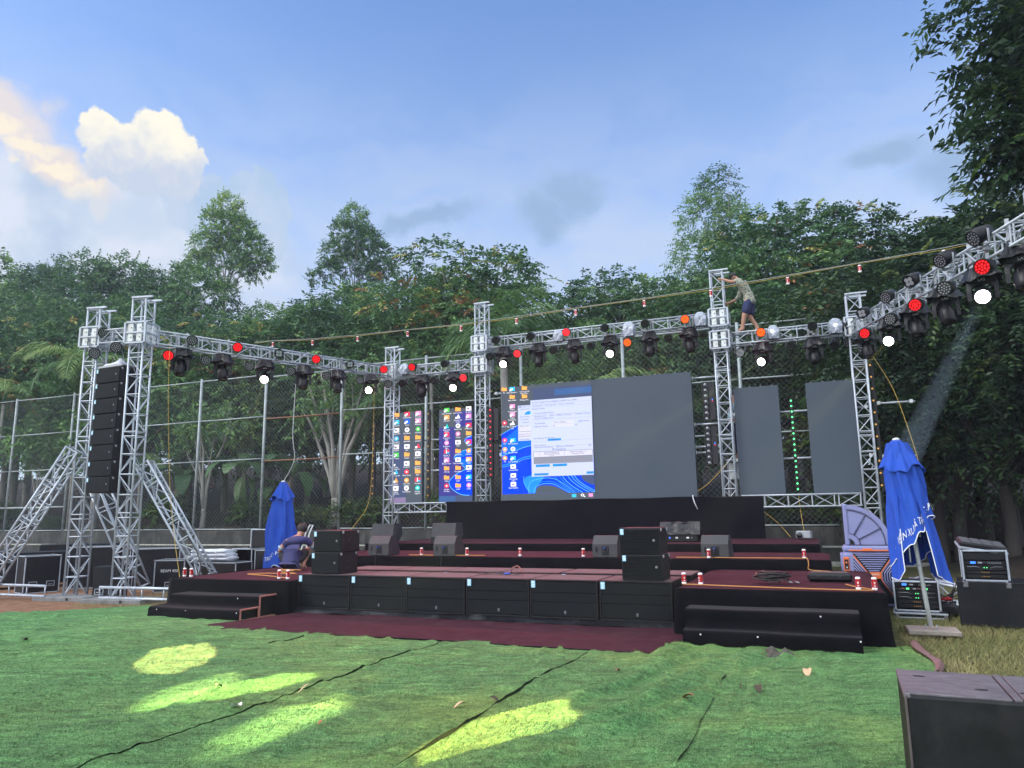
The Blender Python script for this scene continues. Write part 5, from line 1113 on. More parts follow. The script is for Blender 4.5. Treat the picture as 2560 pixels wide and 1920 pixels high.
# ------------------------------------------------------------------ speakers
def sub_parts(t, w, d, h, grooves=2):
    mb = MB(); mb.box((w / 2, d / 2 + 0.02, h / 2), (w, d - 0.02, h), 'cab', 0.012); cab = mb.build('cabinet', t)
    mb = MB(); mb.add([(0.01, 0.03, h + 0.0015), (w - 0.01, 0.03, h + 0.0015), (w - 0.01, d - 0.01, h + 0.0015), (0.01, d - 0.01, h + 0.0015)], [(0, 1, 2, 3)], 'cabtop'); mb.build('dusty_top', cab)
    mb = MB(); zs = [0.025, h * 0.42, h * 0.66, h - 0.022] if grooves == 2 else [0.025, h * 0.64, h - 0.022]
    for a, b in zip(zs[:-1], zs[1:]): mb.box((w / 2, 0.012, (a + b) / 2), (w - 0.05, 0.022, b - a - 0.005), 'grille', 0.004)
    mb.build('grille', t)
    mb = MB(); s = 0.013
    for x in (s, w - s): mb.box((x, 0.008, h / 2), (s * 1.5, 0.035, h - 0.01), 'cab', 0.004)
    for z in (s * 0.8, h - s * 0.8): mb.box((w / 2, 0.008, z), (w - 0.04, 0.035, s * 1.2), 'cab', 0.004)
    mb.build('front_frame', t)
    mb = MB(); mb.box((0.055, -0.012, h - 0.065), (0.06, 0.004, 0.095), 'sticker', 0.002); st = mb.build('sticker', t)
    mb = MB(); mb.box((0.05, -0.015, h - 0.042), (0.035, 0.002, 0.014), 'white'); mb.box((0.06, -0.015, h - 0.07), (0.03, 0.002, 0.01), 'white'); mb.box((0.05, -0.015, h - 0.092), (0.02, 0.002, 0.016), 'white'); mb.build('print', st)
    mb = MB(); mb.box((w * 0.52, -0.001, 0.085), (0.028, 0.006, 0.042), 'badge', 0.003); mb.build('badge', t)
FRONT_ORD = ['leftmost', 'second from the left', 'third from the left', 'third from the right', 'second from the right', 'rightmost']
w_ = 0.9957
first = thing('subwoofer', 'black subwoofer in the front row before the stage, leftmost', 'subwoofer', -0.146, -8.0, 0.106, 0, 'front row of black subwoofers'); sub_parts(first, w_ - 0.012, 0.86, 0.517)
for i in range(1, 6):
    o = dup(first, label='black subwoofer in the front row before the stage, ' + FRONT_ORD[i]); o.location = T(-0.146 + w_ * i, -8.0 + rnd.uniform(-0.015, 0.015), 0.106)
for i in range(6):
    o = dup(first, label='black subwoofer in the rear row behind the front subwoofers, ' + FRONT_ORD[i], group='rear row of black subwoofers'); o.location = T(-0.05 + w_ * i + rnd.uniform(-0.02, 0.02), -7.03 + rnd.uniform(-0.03, 0.03), 0.118)
def sub_skid():
    t = thing('ground_cloth', 'crumpled black plastic sheet tucked under the front row of subwoofers', 'plastic sheet', -0.2, -8.0, 0.02); mb = MB(); vs = []; nx = 150
    for j, (y, z) in enumerate(((0.5, 0.08), (0.0, 0.088), (-0.05, 0.08), (-0.10, 0.045), (-0.16, 0.03))):
        for i in range(nx + 1):
            x = 6.05 * i / nx; k = (0, 0, 1, 1, 0.8)[j]; vs.append((x, y + 0.07 * k * (float(vnoise(np.array([x * 3.1]), np.array([j * 0.7]), 101)[0]) - 0.5), z + 0.05 * k * (float(vnoise(np.array([x * 4.3]), np.array([j * 0.9]), 102)[0]) - 0.45)))
    n = nx + 1; mb.add(vs, [(j * n + i, j * n + i + 1, (j + 1) * n + i + 1, (j + 1) * n + i) for j in range(4) for i in range(nx)], 'bag', True); mb.build('sheet', t)
    t2 = thing('support_board', 'dark board raising the rows of subwoofers off the carpet', 'board', -0.12, -7.93, 0.03); mb = MB(); mb.box((2.98, 0.88, 0.025), (5.9, 1.7, 0.07), 'black', 0.01); mb.build('plank', t2)
sub_skid()
def top_box(label, u, v, z, w, d, h, ribbed, group, yaw=0.0, sidehole=True, name='line_array_speaker'):
    t = thing(name, label, 'speaker', u, v, z, yaw, group)
    mb = MB(); mb.box((w / 2, d / 2 + 0.012, h / 2), (w, d - 0.024, h), 'cab', 0.010); mb.build('cabinet', t)
    mb = MB()
    if ribbed:
        mb.box((w / 2, 0.014, h / 2), (w - 0.02, 0.01, h - 0.016), 'darkgap'); n = 15
        for i in range(n): mb.box((w / 2, 0.004, 0.02 + (h - 0.04) * (i + 0.5) / n), (w - 0.03, 0.016, (h - 0.04) / n * 0.55), 'grille', 0.002)
    else: mb.box((w / 2, 0.006, h / 2), (w - 0.02, 0.014, h - 0.018), 'grille', 0.004)
    mb.build('grille', t)
    mb = MB(); mb.box((0.045, -0.005, h - 0.055), (0.05, 0.005, 0.078), 'sticker', 0.002); st = mb.build('sticker', t)
    mb = MB(); mb.box((0.042, -0.0085, h - 0.038), (0.028, 0.002, 0.011), 'white'); mb.box((0.048, -0.0085, h - 0.066), (0.026, 0.002, 0.016), 'white'); mb.build('print', st)
    mb = MB(); mb.disc((0, 0, 0), 0.018, 'badge', 12, Matrix.Translation((w * 0.85, -0.008, h * 0.52)) @ Matrix.Rotation(R(90), 4, 'X')); mb.build('badge', t)
    if sidehole:
        mb = MB(); mb.box((w + 0.001, d * 0.48, h * 0.55), (0.012, 0.085, 0.055), 'darkgap', 0.006); mb.build('side_handle', t)
        for y in (0.05, d - 0.06):
            mb = MB(); mb.box((w + 0.006, y, h - 0.03), (0.02, 0.035, 0.04), 'alu_dark', 0.004); mb.build('rigging_lug', t)
    return t
STK = 'speakers stacked on the subwoofers'
top_box('lower box of the two plain speakers stacked on the left subwoofer', 0.03, -7.92, 0.626, 0.54, 0.52, 0.338, False, STK)
top_box('upper box of the two plain speakers stacked on the left subwoofer', 0.045, -7.90, 0.968, 0.54, 0.52, 0.338, False, STK)
top_box('lower box of the two ribbed speakers stacked on the right subwoofer', 5.14, -7.95, 0.626, 0.56, 0.50, 0.345, True, STK)
top_box('upper box of the two ribbed speakers stacked on the right subwoofer', 5.12, -7.95, 0.974, 0.56, 0.50, 0.345, True, STK)
ZS = ['bottom', 'second from the bottom', 'third from the bottom', 'fourth from the bottom', 'fourth from the top', 'third from the top', 'second from the top', 'top']
for k in range(8):
    t = top_box('black speaker hanging in the tall column between the left towers, ' + ZS[k], -5.80 - 0.012 * k + (0.0004 * k * k), -7.42 - 0.004 * (7 - k) ** 1.5, 2.055 + 0.316 * k, 0.72, 0.46, 0.308, False, 'speakers hung between the left towers', R(-3))
def bumper():
    t = thing('flying_frame', 'metal flying frame with a white plastic sheet on top of the hung speaker column', 'rigging frame', -5.85, -7.42, 4.585, R(-3)); mb = MB()
    for y in (0.04, 0.40): mb.box((0.36, y, 0.025), (0.74, 0.05, 0.045), 'alu_dark', 0.005)
    for x in (0.03, 0.36, 0.69): mb.box((x, 0.22, 0.03), (0.05, 0.31, 0.035), 'alu_dark', 0.005)
    mb.build('frame', t); mb = MB(); vs = []; n = 14
    for j in range(n + 1):
        for i in range(n + 1):
            x, y = 0.14 + 0.5 * i / n, 0.02 + 0.36 * j / n; e = min(i, j, n - i, n - j) / (n / 2); vs.append((x, y, 0.05 + 0.15 * e ** 0.6 * (0.4 + float(vnoise(np.array([x * 9]), np.array([y * 9]), 105)[0]))))
    n1 = n + 1; mb.add(vs, [(j * n1 + i, j * n1 + i + 1, (j + 1) * n1 + i + 1, (j + 1) * n1 + i) for j in range(n) for i in range(n)], 'tarp', True); mb.build('plastic_sheet', t)
    mb = MB()
    for x in (0.12, 0.60): mb.tube([(x, 0.2, 0.04), (0.36, 0.2, 0.55)], 0.008, 'alu_dark', 5)
    mb.tube([(0.36, 0.2, 0.55), (0.36, 0.2, 0.62)], 0.02, 'alu_dark', 6); mb.build('lifting_chain', t)
bumper()
def wedge(label, u, v, z, yaw, w=0.44, flip=False, group='floor monitors along the middle tier', covered=False, show_back=True):
    """stage monitor seen from its connector side: trapezoid section extruded along x"""
    t = thing('floor_monitor', label, 'monitor speaker', u, v, z, yaw, group); d, h = 0.46, 0.36
    prof = [(0.0, 0.0), (d, 0.0), (d + 0.02, 0.10), (0.24, h), (0.10, h), (0.0, 0.22)]          # (y, z)
    mb = MB(); vs = [(0, a, b) for a, b in prof] + [(w, a, b) for a, b in prof]; n = len(prof)
    mb.add(vs, [tuple(range(n)), tuple(range(2 * n - 1, n - 1, -1))] + [(k, (k + 1) % n, n + (k + 1) % n, n + k) for k in range(n)], 'wedge_grey'); mb.build('cabinet', t)
    mb = MB(); mb.add([(0.02, d + 0.012, 0.10), (w - 0.02, d + 0.012, 0.10), (w - 0.02, 0.245, h - 0.002), (0.02, 0.245, h - 0.002)], [(0, 1, 2, 3)], 'grille'); vs2 = mb.v; mb.v = [(a, b + 0.004, c + 0.004) for a, b, c in vs2]; mb.build('grille', t)
    mb = MB(); mb.box((w * 0.52, -0.001, 0.11), (0.13, 0.01, 0.15), 'darkgap', 0.004); pl = mb.build('connector_plate', t)
    mb = MB(); mb.lathe([(0.016, 0), (0.016, 0.035), (0.008, 0.05)], MT['blueplug'], 8, Matrix.Translation((w * 0.49, -0.005, 0.15)) @ Matrix.Rotation(R(90), 4, 'X')); mb.build('plug', pl)
    mb = MB(); mb.box((0.07, -0.001, 0.13), (0.04, 0.008, 0.09), 'darkgap', 0.004); mb.build('hand_grip', t)
    mb = MB(); mb.tube([(w * 0.49, -0.05, 0.15), (w * 0.48, -0.075, 0.08), (w * 0.47, -0.07, 0.0), (w * 0.45, -0.08, -0.14), (w * 0.44, -0.085, -0.19)], 0.007, 'black_cable', 5); mb.build('cable', t)
    return t
MT['wedge_grey'] = mat('worn_grey_black_cabinet', (0.030, 0.031, 0.037), 0.6, 0, 0.3, 14, 0.25, 200, dirt=(0.07, 0.065, 0.065), dirt_amt=0.4)
MT['blueplug'] = mat('blue_plug', (0.02, 0.08, 0.45), 0.4, 0, 0.05, 9)
wedge('leftmost floor monitor on the middle tier, behind the left speaker stack', -0.58, -5.34, 0.775, R(4))
wedge('second floor monitor from the left on the middle tier', 0.86, -5.34, 0.775, R(2))
wedge('floor monitor half hidden by the right ribbed speaker stack', 3.96, -5.30, 0.775, R(-2))
wedge('rightmost floor monitor on the middle tier', 5.80, -5.25, 0.775, R(-3))
def drum_fill(label, u, v, z, yaw):
    t = thing('tilted_speaker', label, 'speaker', u, v, z, yaw, 'tilted speakers on the top tier'); mb = MB(); w = 0.60; prof = [(0.03, 0.10), (0.30, 0.02), (0.44, 0.16), (0.40, 0.42), (0.10, 0.42)]
    vs = [(0, a, b) for a, b in prof] + [(w, a, b) for a, b in prof]; n = len(prof); mb.add(vs, [tuple(range(n)), tuple(range(2 * n - 1, n - 1, -1))] + [(k, (k + 1) % n, n + (k + 1) % n, n + k) for k in range(n)], 'wedge_grey'); mb.build('cabinet', t)
    mb = MB(); mb.box((w / 2, 0.07, 0.06), (w, 0.10, 0.12), 'darkgap', 0.008); b = mb.build('amp_panel', t)
    mb = MB()
    for i in range(4): mb.box((0.18 + i * 0.035, 0.017, 0.085), (0.014, 0.006, 0.012), 'led_off', 0.002)
    mb.box((0.42, 0.017, 0.07), (0.06, 0.006, 0.06), 'white', 0.004); mb.build('knob_row', b); return t
drum_fill('grey tilted speaker behind the leftmost floor monitor', -1.98, -3.15, 0.93, R(-4))
drum_fill('grey tilted speaker left of the backdrop behind the second monitor', -0.46, -3.05, 0.93, R(-2))
def covered_amp():
    t = thing('covered_amplifier', 'amplifier case under a shiny black cover on the top tier', 'amplifier', 4.62, -2.55, 0.93, R(3)); mb = MB(); mb.box((0.36, 0.22, 0.08), (0.72, 0.44, 0.16), 'plastic', 0.01); mb.build('chassis', t)
    mb = MB(); vs = []; nx, nz = 26, 12
    for j in range(nz + 1):
        for i in range(nx + 1):
            f = j / nz; x = -0.03 + 0.80 * i / nx; k = float(vnoise(np.array([x * 9]), np.array([f * 4]), 111)[0]) - 0.5
            vs.append((x, -0.015 + 0.05 * k - (0.03 if f < 0.1 else 0) + 0.10 * f, 0.15 + 0.25 * f + 0.02 * k))
    for i in range(nx + 1): vs.append((-0.03 + 0.80 * i / nx, 0.45, 0.38))
    for i in range(nx + 1): vs.append((-0.03 + 0.80 * i / nx, 0.47, 0.10))
    n = nx + 1; mb.add(vs, [(j * n + i, j * n + i + 1, (j + 1) * n + i + 1, (j + 1) * n + i) for j in range(nz + 2) for i in range(nx)], 'bag', True); mb.build('cover', t)
    mb = MB(); mb.add([(0.77, -0.02, 0.02), (0.79, 0.46, 0.02), (0.77, 0.45, 0.38), (0.77, 0.09, 0.40)], [(0, 1, 2, 3)], 'bag'); mb.build('cover_flap', t)
    for x, m in ((0.16, 'e_blue'), (0.30, 'white'), (0.52, 'white'), (0.60, 'badge')):
        mb = MB(); mb.box((x, -0.004, 0.08), (0.05 if m == 'white' else 0.025, 0.008, 0.03), m, 0.002); mb.build('socket', t)
covered_amp()
# ------------------------------------------------------------------ stage lights
def yaw_to(u, v, tu, tv): return math.atan2(tu - u, -(tv - v))
def rain_cover_mesh(seed):
    mb = MB(); rs = random.Random(seed); n = 28; rows = [(-0.085, 0.09, 0.08), (-0.11, 0.13, 0.12), (-0.20, 0.165, 0.15), (-0.28, 0.20, 0.18), (-0.345, 0.235, 0.205)]; vs = []
    ph = rs.uniform(0, 6)
    for k, (z, a, b) in enumerate(rows):
        for i in range(n):
            th = 2 * math.pi * i / n; c, s = math.cos(th), math.sin(th); sq = 1 / max(abs(c), abs(s)) ** 0.65
            f = 1 + (0.02 + 0.035 * k) * math.sin(5 * th + ph) + 0.03 * k / 4 * math.sin(11 * th + 2 * ph)
            vs.append((a * c * sq * f, b * s * sq * f, z + (0.03 * math.sin(3 * th + ph) + 0.018 * math.sin(7 * th) if k == 4 else 0) + rs.uniform(-.006, .006)))
    fs = [(k * n + i, k * n + (i + 1) % n, (k + 1) * n + (i + 1) % n, (k + 1) * n + i) for k in range(len(rows) - 1) for i in range(n)] + [tuple(range(n - 1, -1, -1))]
    mb.add(vs, fs, 'bag'); return mb.mesh('rain_cover')
COVERS = [rain_cover_mesh(s) for s in range(5)]
def mh_static():
    mb = MB()
    for x in (-0.10, 0.10): mb.box((x, 0, 0.03), (0.05, 0.05, 0.34), 'alu_dark', 0.006)
    clamp = mb.mesh('clamp')
    mb = MB(); mb.box((0, 0, -0.225), (0.30, 0.25, 0.17), 'plastic', 0.02); base = mb.mesh('base')
    mb = MB()
    for s in (-1, 1):
        pts = [(-0.055, -0.315), (0.055, -0.315), (0.062, -0.50), (0.045, -0.62), (-0.045, -0.62), (-0.062, -0.50)]
        vs = [(s * 0.135, a, b) for a, b in pts] + [(s * 0.185, a * 0.9, b) for a, b in pts]; n = 6
        mb.add(vs, [tuple(range(n)), tuple(range(2 * n - 1, n - 1, -1))] + [(k, (k + 1) % n, n + (k + 1) % n, n + k) for k in range(n)], 'yoke')
    mb.box((0, 0, -0.345), (0.36, 0.13, 0.09), 'yoke', 0.02)
    for s in (-1, 1):
        mb.add([(s * 0.135, -0.06, -0.39), (s * 0.135, 0.06, -0.39), (s * 0.08, 0.06, -0.39), (s * 0.08, -0.06, -0.39), (s * 0.135, -0.06, -0.46), (s * 0.135, 0.06, -0.46)], [(0, 3, 4), (1, 5, 2), (3, 2, 5, 4), (0, 1, 2, 3)], 'yoke')
    yoke = mb.mesh('yoke'); mb = MB(); text_on(mb, 'LAS', 0.055, 'white', 0, -0.068, -0.345); logo = mb.mesh('logo'); return clamp, base, yoke, logo
MH = mh_static()
def head_matrix(axis):
    z = Vector(axis).normalized(); x = Vector((1, 0, 0)); x = (x - z * x.dot(z)).normalized(); y = z.cross(x)
    return Matrix(((x.x, y.x, z.x, 0), (x.y, y.y, z.y, 0), (x.z, y.z, z.z, -0.555), (0, 0, 0, 1)))
def head_meshes(axis, lit):
    M = head_matrix(axis); mb = MB(); mb.lathe([(0.05, -0.17), (0.088, -0.15), (0.095, -0.06), (0.118, -0.03), (0.118, 0.06), (0.108, 0.10), (0.104, 0.17), (0.092, 0.175), (0.090, 0.155)], 'plastic', 20, M); h = mb.mesh('head')
    mb = MB()
    for k in range(6):
        th = k * math.pi / 3; mb.box((0, 0, 0), (0.018, 0.02, 0.11), 'yoke', 0.003, M @ Matrix.Translation((0.112 * math.cos(th), 0.112 * math.sin(th), 0.0)))
    fin = mb.mesh('cooling_fin')
    mb = MB(); mb.lathe([(0.001, 0.172), (0.05, 0.168), (0.091, 0.157)], 'e_white' if lit else 'glass', 20, M, caps=False); return h, fin, mb.mesh('lens')
HD_DOWN = [head_meshes((0.0, -0.30, -1), False), head_meshes((0.12, -0.15, -1), False), head_meshes((-0.1, -0.45, -1), False)]
nmh = [0]
RED_W = 260
def spot(name, loc, target, power, size, blend, color, parent, soft=0.03):
    l = bpy.data.lights.new(name, 'SPOT'); l.energy = power; l.spot_size = size; l.spot_blend = blend; l.color = color; l.shadow_soft_size = soft
    o = bpy.data.objects.new(name, l); COL.objects.link(o); o.parent = parent; bpy.context.view_layer.update()
    pw = parent.matrix_world.inverted(); a = pw @ loc; b = pw @ target; o.location = a; o.rotation_euler = (a - b).to_track_quat('Z', 'Y').to_euler(); return o
def moving_head(u, v, z, label, lit=None, group='moving head lights on the trusses', face=None, beamspec=None):
    k = nmh[0]; nmh[0] += 1; fy = face or CAM_UV; yaw = yaw_to(u, v, *fy) * 0.75
    t = thing('moving_head_light', label, 'stage light', u, v, z, yaw, group); k2 = k % 5
    for nm, me in (('clamp', MH[0]), ('base', MH[1]), ('rain_cover', COVERS[k2])): link_mesh(nm, me, t)
    y = link_mesh('yoke', MH[2], t); link_mesh('logo', MH[3], y)
    if lit:
        c_, s_ = math.cos(-yaw), math.sin(-yaw); du, dv, dz = lit[0] - u, lit[1] - v, lit[2] - (z - 0.555); ax = (du * c_ - dv * s_, du * s_ + dv * c_, dz)
        hm = head_meshes(ax, True)
    else: hm = HD_DOWN[k % 3]
    h = link_mesh('head', hm[0], t); link_mesh('cooling_fin', hm[1], h); link_mesh('lens', hm[2], h)
    if beamspec:
        bpy.context.view_layer.update(); piv = T(u, v, z - 0.555); tg = T(*lit); d = (tg - piv).normalized(); p, ang, bl, col = beamspec
        spot('beam_lamp', piv + d * 0.20, tg, p, R(ang), bl, col, t, 0.02)
        if bl < 0.1: spot('beam_fringe', piv + d * 0.20, tg, p * 0.30, R(ang * 1.05), 0.10, (1.0, 0.30, 0.02), t, 0.02)
    return t
WARM = (0.78, 0.90, 0.30)
def LWp(s): d = (LW1[0] - LW0[0], LW1[1] - LW0[1]); L_ = math.hypot(*d); return -3.4 + d[0] / L_ * s, d[1] / L_ * s, 5.56 - 0.048 * s
def RWp(s): d = (RW1[0] - RW0[0], RW1[1] - RW0[1]); L_ = math.hypot(*d); return 8.7 + d[0] / L_ * s, d[1] / L_ * s, 5.50 - 0.088 * s
LN = ['nearest the speaker towers', 'second from the speaker towers', 'third from the speaker towers', 'fourth from the speaker towers', 'fifth from the speaker towers', 'last before the back row']
for i, s in enumerate((6.52, 5.5, 4.36, 3.2, 2.07, 0.87)):
    u, v, z = LWp(s); lit = {2: (1.12, -11.62, 0), 5: (2.4, -17.2, 0)}.get(i); bs = {2: (15000, 4.4, 0.06, WARM)}.get(i)
    moving_head(u, v, z, '%s moving head light on the left wing truss, %s' % ('lit white' if lit else 'unlit black', LN[i]), lit, beamspec=bs)
moving_head(-2.40, 0, 5.55, 'unlit black moving head light, left one of the pair above the icon screens')
moving_head(-1.41, 0, 5.55, 'lit white moving head light, right one of the pair above the icon screens', (3.0, -17.4, 0))
MN = ['first', 'second', 'third', 'fourth', 'fifth', 'sixth']
for i, u in enumerate((0.10, 1.09, 2.08, 3.04, 4.04, 5.02)):
    lit = {0: (2.45, -12.75, 0), 3: (3.95, -13.35, 0)}.get(i); bs = {0: (42000, 2.6, 0.8, WARM), 3: (60000, 2.9, 1.0, WARM)}.get(i)
    moving_head(u, 0, 6.09, '%s moving head light above the main screen, %s from the left' % ('lit white' if lit else 'unlit black', MN[i]), lit, beamspec=bs)
moving_head(6.69, 0, 5.55, 'lit white moving head light under the orange hexagon lamp near the climbing man', (2.80, -12.6, 0), beamspec=(70000, 2.7, 0.45, WARM))
moving_head(7.81, 0, 5.55, 'unlit black moving head light above the gap between the grey side screens')
RN = ['first from the back row', 'second from the back row', 'third from the back row', 'fourth from the back row', 'fifth from the back row', 'nearest the viewer']
RB = None
for i, s in enumerate((0.79, 2.44, 3.97, 5.34, 6.68, 7.85)):
    u, v, z = RWp(s); lit = {1: (5.55, -13.0, 0), 4: (7.5, -16.3, 0.9)}.get(i); bs = {1: (32000, 3.0, 0.05, WARM)}.get(i)
    t = moving_head(u, v, z, '%s moving head light on the right wing truss, %s' % ('lit white' if lit else 'unlit black', RN[i]), lit, face=(7.0, -18), beamspec=bs)
# ---- flat LED lamps
def par_meshes():
    def face(kind):
        mb = MB(); F = Matrix.Translation((0, -0.135, 0)) @ Matrix.Rotation(R(90), 4, 'X')
        if kind in ('red', 'off'):
            mb.disc((0, 0, 0), 0.098, 'e_redglow' if kind == 'red' else 'plastic', 16, F)
            for r, n in ((0.0, 1), (0.038, 6), (0.076, 12)):
                for k in range(n):
                    a = 2 * math.pi * k / n + r * 9; mb.disc((r * math.cos(a), r * math.sin(a), 0.004), 0.0125, 'e_red' if kind == 'red' else 'led_off', 8, F)
        elif kind == 'four':
            mb.disc((0, 0, 0), 0.098, 'plastic', 16, F)
            for a in (0.785, 2.356, 3.927, 5.498): mb.disc((0.048 * math.cos(a), 0.048 * math.sin(a), 0.004), 0.036, 'led_off', 12, F)
        elif kind in ('hexred', 'orange'):
            m = 'e_red' if kind == 'hexred' else 'e_orange'; mb.disc((0, 0, 0), 0.102, m, 6, F)
            if kind == 'orange':
                for k in range(6):
                    a = k * math.pi / 3 + 0.5; mb.add([F @ Vector((0.02 * math.cos(a), 0.02 * math.sin(a), 0.003)), F @ Vector((0.098 * math.cos(a - 0.02), 0.098 * math.sin(a - 0.02), 0.003)), F @ Vector((0.098 * math.cos(a + 0.02), 0.098 * math.sin(a + 0.02), 0.003))], [(0, 1, 2)], 'e_red')
            mb.disc((0, 0, 0.005), 0.012, 'plastic', 8, F)
        elif kind == 'dark': mb.disc((0, 0, 0), 0.095, 'glass', 8, F); mb.disc((0, 0, 0.003), 0.07, 'plastic', 12, F)
        elif kind == 'hexoff': mb.disc((0, 0, 0), 0.102, 'alu_dark', 6, F); mb.disc((0, 0, 0.004), 0.012, 'plastic', 8, F)
        return mb.mesh('lamp_face')
    F = {k: face(k) for k in ('red', 'off', 'four', 'hexred', 'orange', 'dark', 'hexoff')}
    def house(n, seed):
        mb = MB(); M = Matrix.Rotation(R(90), 4, 'X'); mb.lathe([(0.045, -0.13), (0.075, -0.12), (0.09, -0.04), (0.106, 0.02), (0.112, 0.145), (0.100, 0.148), (0.098, 0.130)], 'plastic' if seed else 'bag', n, M, smooth=n > 10); return mb.mesh('housing')
    H = {'round': house(18, 1), 'hex': house(8, 0)}
    mb = MB()
    for s in (-1, 1): mb.box((s * 0.118, 0, -0.07), (0.008, 0.03, 0.20), 'alu_dark', 0.002)
    mb.box((0, 0, -0.17), (0.244, 0.03, 0.008), 'alu_dark', 0.002); mb.box((0, 0.04, -0.20), (0.05, 0.10, 0.05), 'alu_dark', 0.006); up = mb.mesh('bracket')
    mb = MB()
    for s in (-1, 1): mb.box((s * 0.118, 0, 0.08), (0.008, 0.03, 0.22), 'alu_dark', 0.002)
    mb.box((0, 0, 0.19), (0.244, 0.03, 0.008), 'alu_dark', 0.002); mb.box((0, 0.02, 0.225), (0.05, 0.06, 0.07), 'alu_dark', 0.006); dn = mb.mesh('bracket')
    return F, H, up, dn
PF, PH, PUP, PDN = par_meshes()
WORD = {'red': 'glowing red round lamp', 'off': 'unlit round diode lamp', 'four': 'unlit four lens lamp', 'hexred': 'glowing red hexagon lamp', 'orange': 'glowing orange hexagon lamp', 'dark': 'unlit hooded lamp', 'hexoff': 'unlit grey hexagon lamp'}
def par(u, v, z, kind, where, aim, top, redspot=None):
    yaw = yaw_to(u, v, aim[0], aim[1]); dist = math.hypot(aim[0] - u, aim[1] - v); pitch = math.atan2(z - aim[2], dist)
    t = thing('led_lamp', WORD[kind] + ' ' + where, 'stage lamp', u, v, z, yaw, 'LED lamps on the trusses'); t.rotation_euler = (0, 0, -PHI + yaw)
    b = link_mesh('bracket', PUP if top else PDN, t); hs = link_mesh('housing', PH['round' if kind in ('red', 'off', 'four') else 'hex'], t); hs.rotation_euler = (pitch, 0, 0); link_mesh('lamp_face', PF[kind], hs)
    if redspot:
        bpy.context.view_layer.update(); p = T(u, v, z); tg = T(*redspot); spot('red_lamp', p + (tg - p).normalized() * 0.3, tg, RED_W, R(75), 0.9, (1.0, 0.10, 0.14), t, 0.1)
    return t
for s, k, j, rsp in ((6.49, 'off', 0, None), (5.36, 'red', 1, (1.5, -9.0, 0)), (4.21, 'four', 2, None), (3.06, 'red', 3, (0.5, -7.0, 0.5)), (1.9, 'four', 4, None), (0.62, 'red', 5, (2.5, -8.5, 0.3))):
    u, v, z = LWp(s); par(u + 0.24, v, z + 0.03, k, 'on top of the left wing truss, %s' % LN[j], (4.0, -14, 1.5), True, rsp)
for s, k, j in ((6.88, 'red', 0), (6.0, 'off', 1), (4.88, 'off', 2), (3.69, 'off', 3), (2.55, 'off', 4), (1.36, 'off', 5), (0.26, 'off', 6)):
    u, v, z = LWp(s); par(u + 0.10, v, z - 0.34, k, 'hung under the left wing truss, %s' % ('nearest the speaker towers' if j == 0 else ORD[j] + ' from the speaker towers'), (4.5, -16, 1.5), False)
for u, k, w, rsp in ((-2.52, 'red', 'at the top left above the icon screens', (2.8, -7.3, 0.6)), (-1.51, 'dark', 'at the top right above the icon screens', None)): par(u, -0.30, 5.62, k, w, (u + 1.6, -14, 1), True, rsp)
for u, k, w in ((-2.93, 'dark', 'hung beside the first truss tower'), (-1.93, 'dark', 'hung between the two moving heads over the icon screens'), (-1.03, 'hexred', 'hung just left of the tower beside the main screen')): par(u, -0.12, 5.22, k, w, (u + 2, -14, 1), False)
for i, (u, k, rsp) in enumerate(((0.02, 'dark', None), (1.01, 'dark', None), (1.99, 'hexred', (2.6, -8.8, 0.2)), (3.0, 'dark', None), (4.02, 'dark', None), (4.99, 'orange', (4.6, -8.8, 0.3)))): par(u, -0.30, 6.13, k, 'on top of the long truss, above the %s moving head' % MN[i], (u + 1.2, -14, 1), True, rsp)
for i, (u, k, rsp) in enumerate(((-0.24, 'dark', None), (0.56, 'hexred', (1.6, -9.2, 0.1)), (1.56, 'dark', None), (2.58, 'dark', None), (3.52, 'orange', (3.8, -7.2, 0.6)), (4.53, 'dark', None), (5.37, 'dark', None))): par(u, -0.12, 5.74, k, 'hung under the long truss, %s from the left' % ORD[i], (u + 1.2, -14, 1), False, rsp)
par(6.19, -0.12, 5.22, 'hexoff', 'hung under the climbing man', (7, -14, 1), False)
par(6.70, -0.32, 5.60, 'orange', 'on the front of the truss by the climbing man', (7.2, -16, 1.4), True, (6.8, -7.5, 0.6))
par(7.33, -0.12, 5.28, 'dark', 'hung under the truss over the grey side screens', (7.6, -12, 1), False)
par(7.81, -0.30, 5.64, 'dark', 'on top of the truss over the grey side screens', (7.8, -14, 1), True)
par(8.24, -0.12, 5.23, 'dark', 'hung beside the last truss tower', (8.0, -6, 1), False)
for j, (s, k) in enumerate(((0.1, 'off'), (1.91, 'four'), (3.58, 'off'), (4.93, 'four'), (6.34, 'off'), (7.54, 'off'))):
    u, v, z = RWp(s); par(u - 0.26, v, z + 0.12, k, 'on top of the right wing truss, %s' % RN[j], (3.6, -10.5, 1.0), True)
for j, (s, k) in enumerate(((-0.21, 'off'), (1.24, 'red'), (3.04, 'off'), (4.47, 'red'), (5.81, 'off'), (7.18, 'red'))):
    u, v, z = RWp(s); par(u - 0.10, v, z - 0.24, k, 'hung under the right wing truss, %s' % RN[j], (4.4, -14.0, 2.0), False)
par(-5.85, -7.35, 5.40, 'off', 'on top of the cross truss between the speaker towers', (3, -13, 0), True)
par(-5.98, -7.40, 4.93, 'off', 'hung left under the cross truss between the speaker towers', (4, -16, 2), False)
par(-5.38, -7.40, 5.00, 'off', 'hung right under the cross truss between the speaker towers', (5, -16, 2), False)
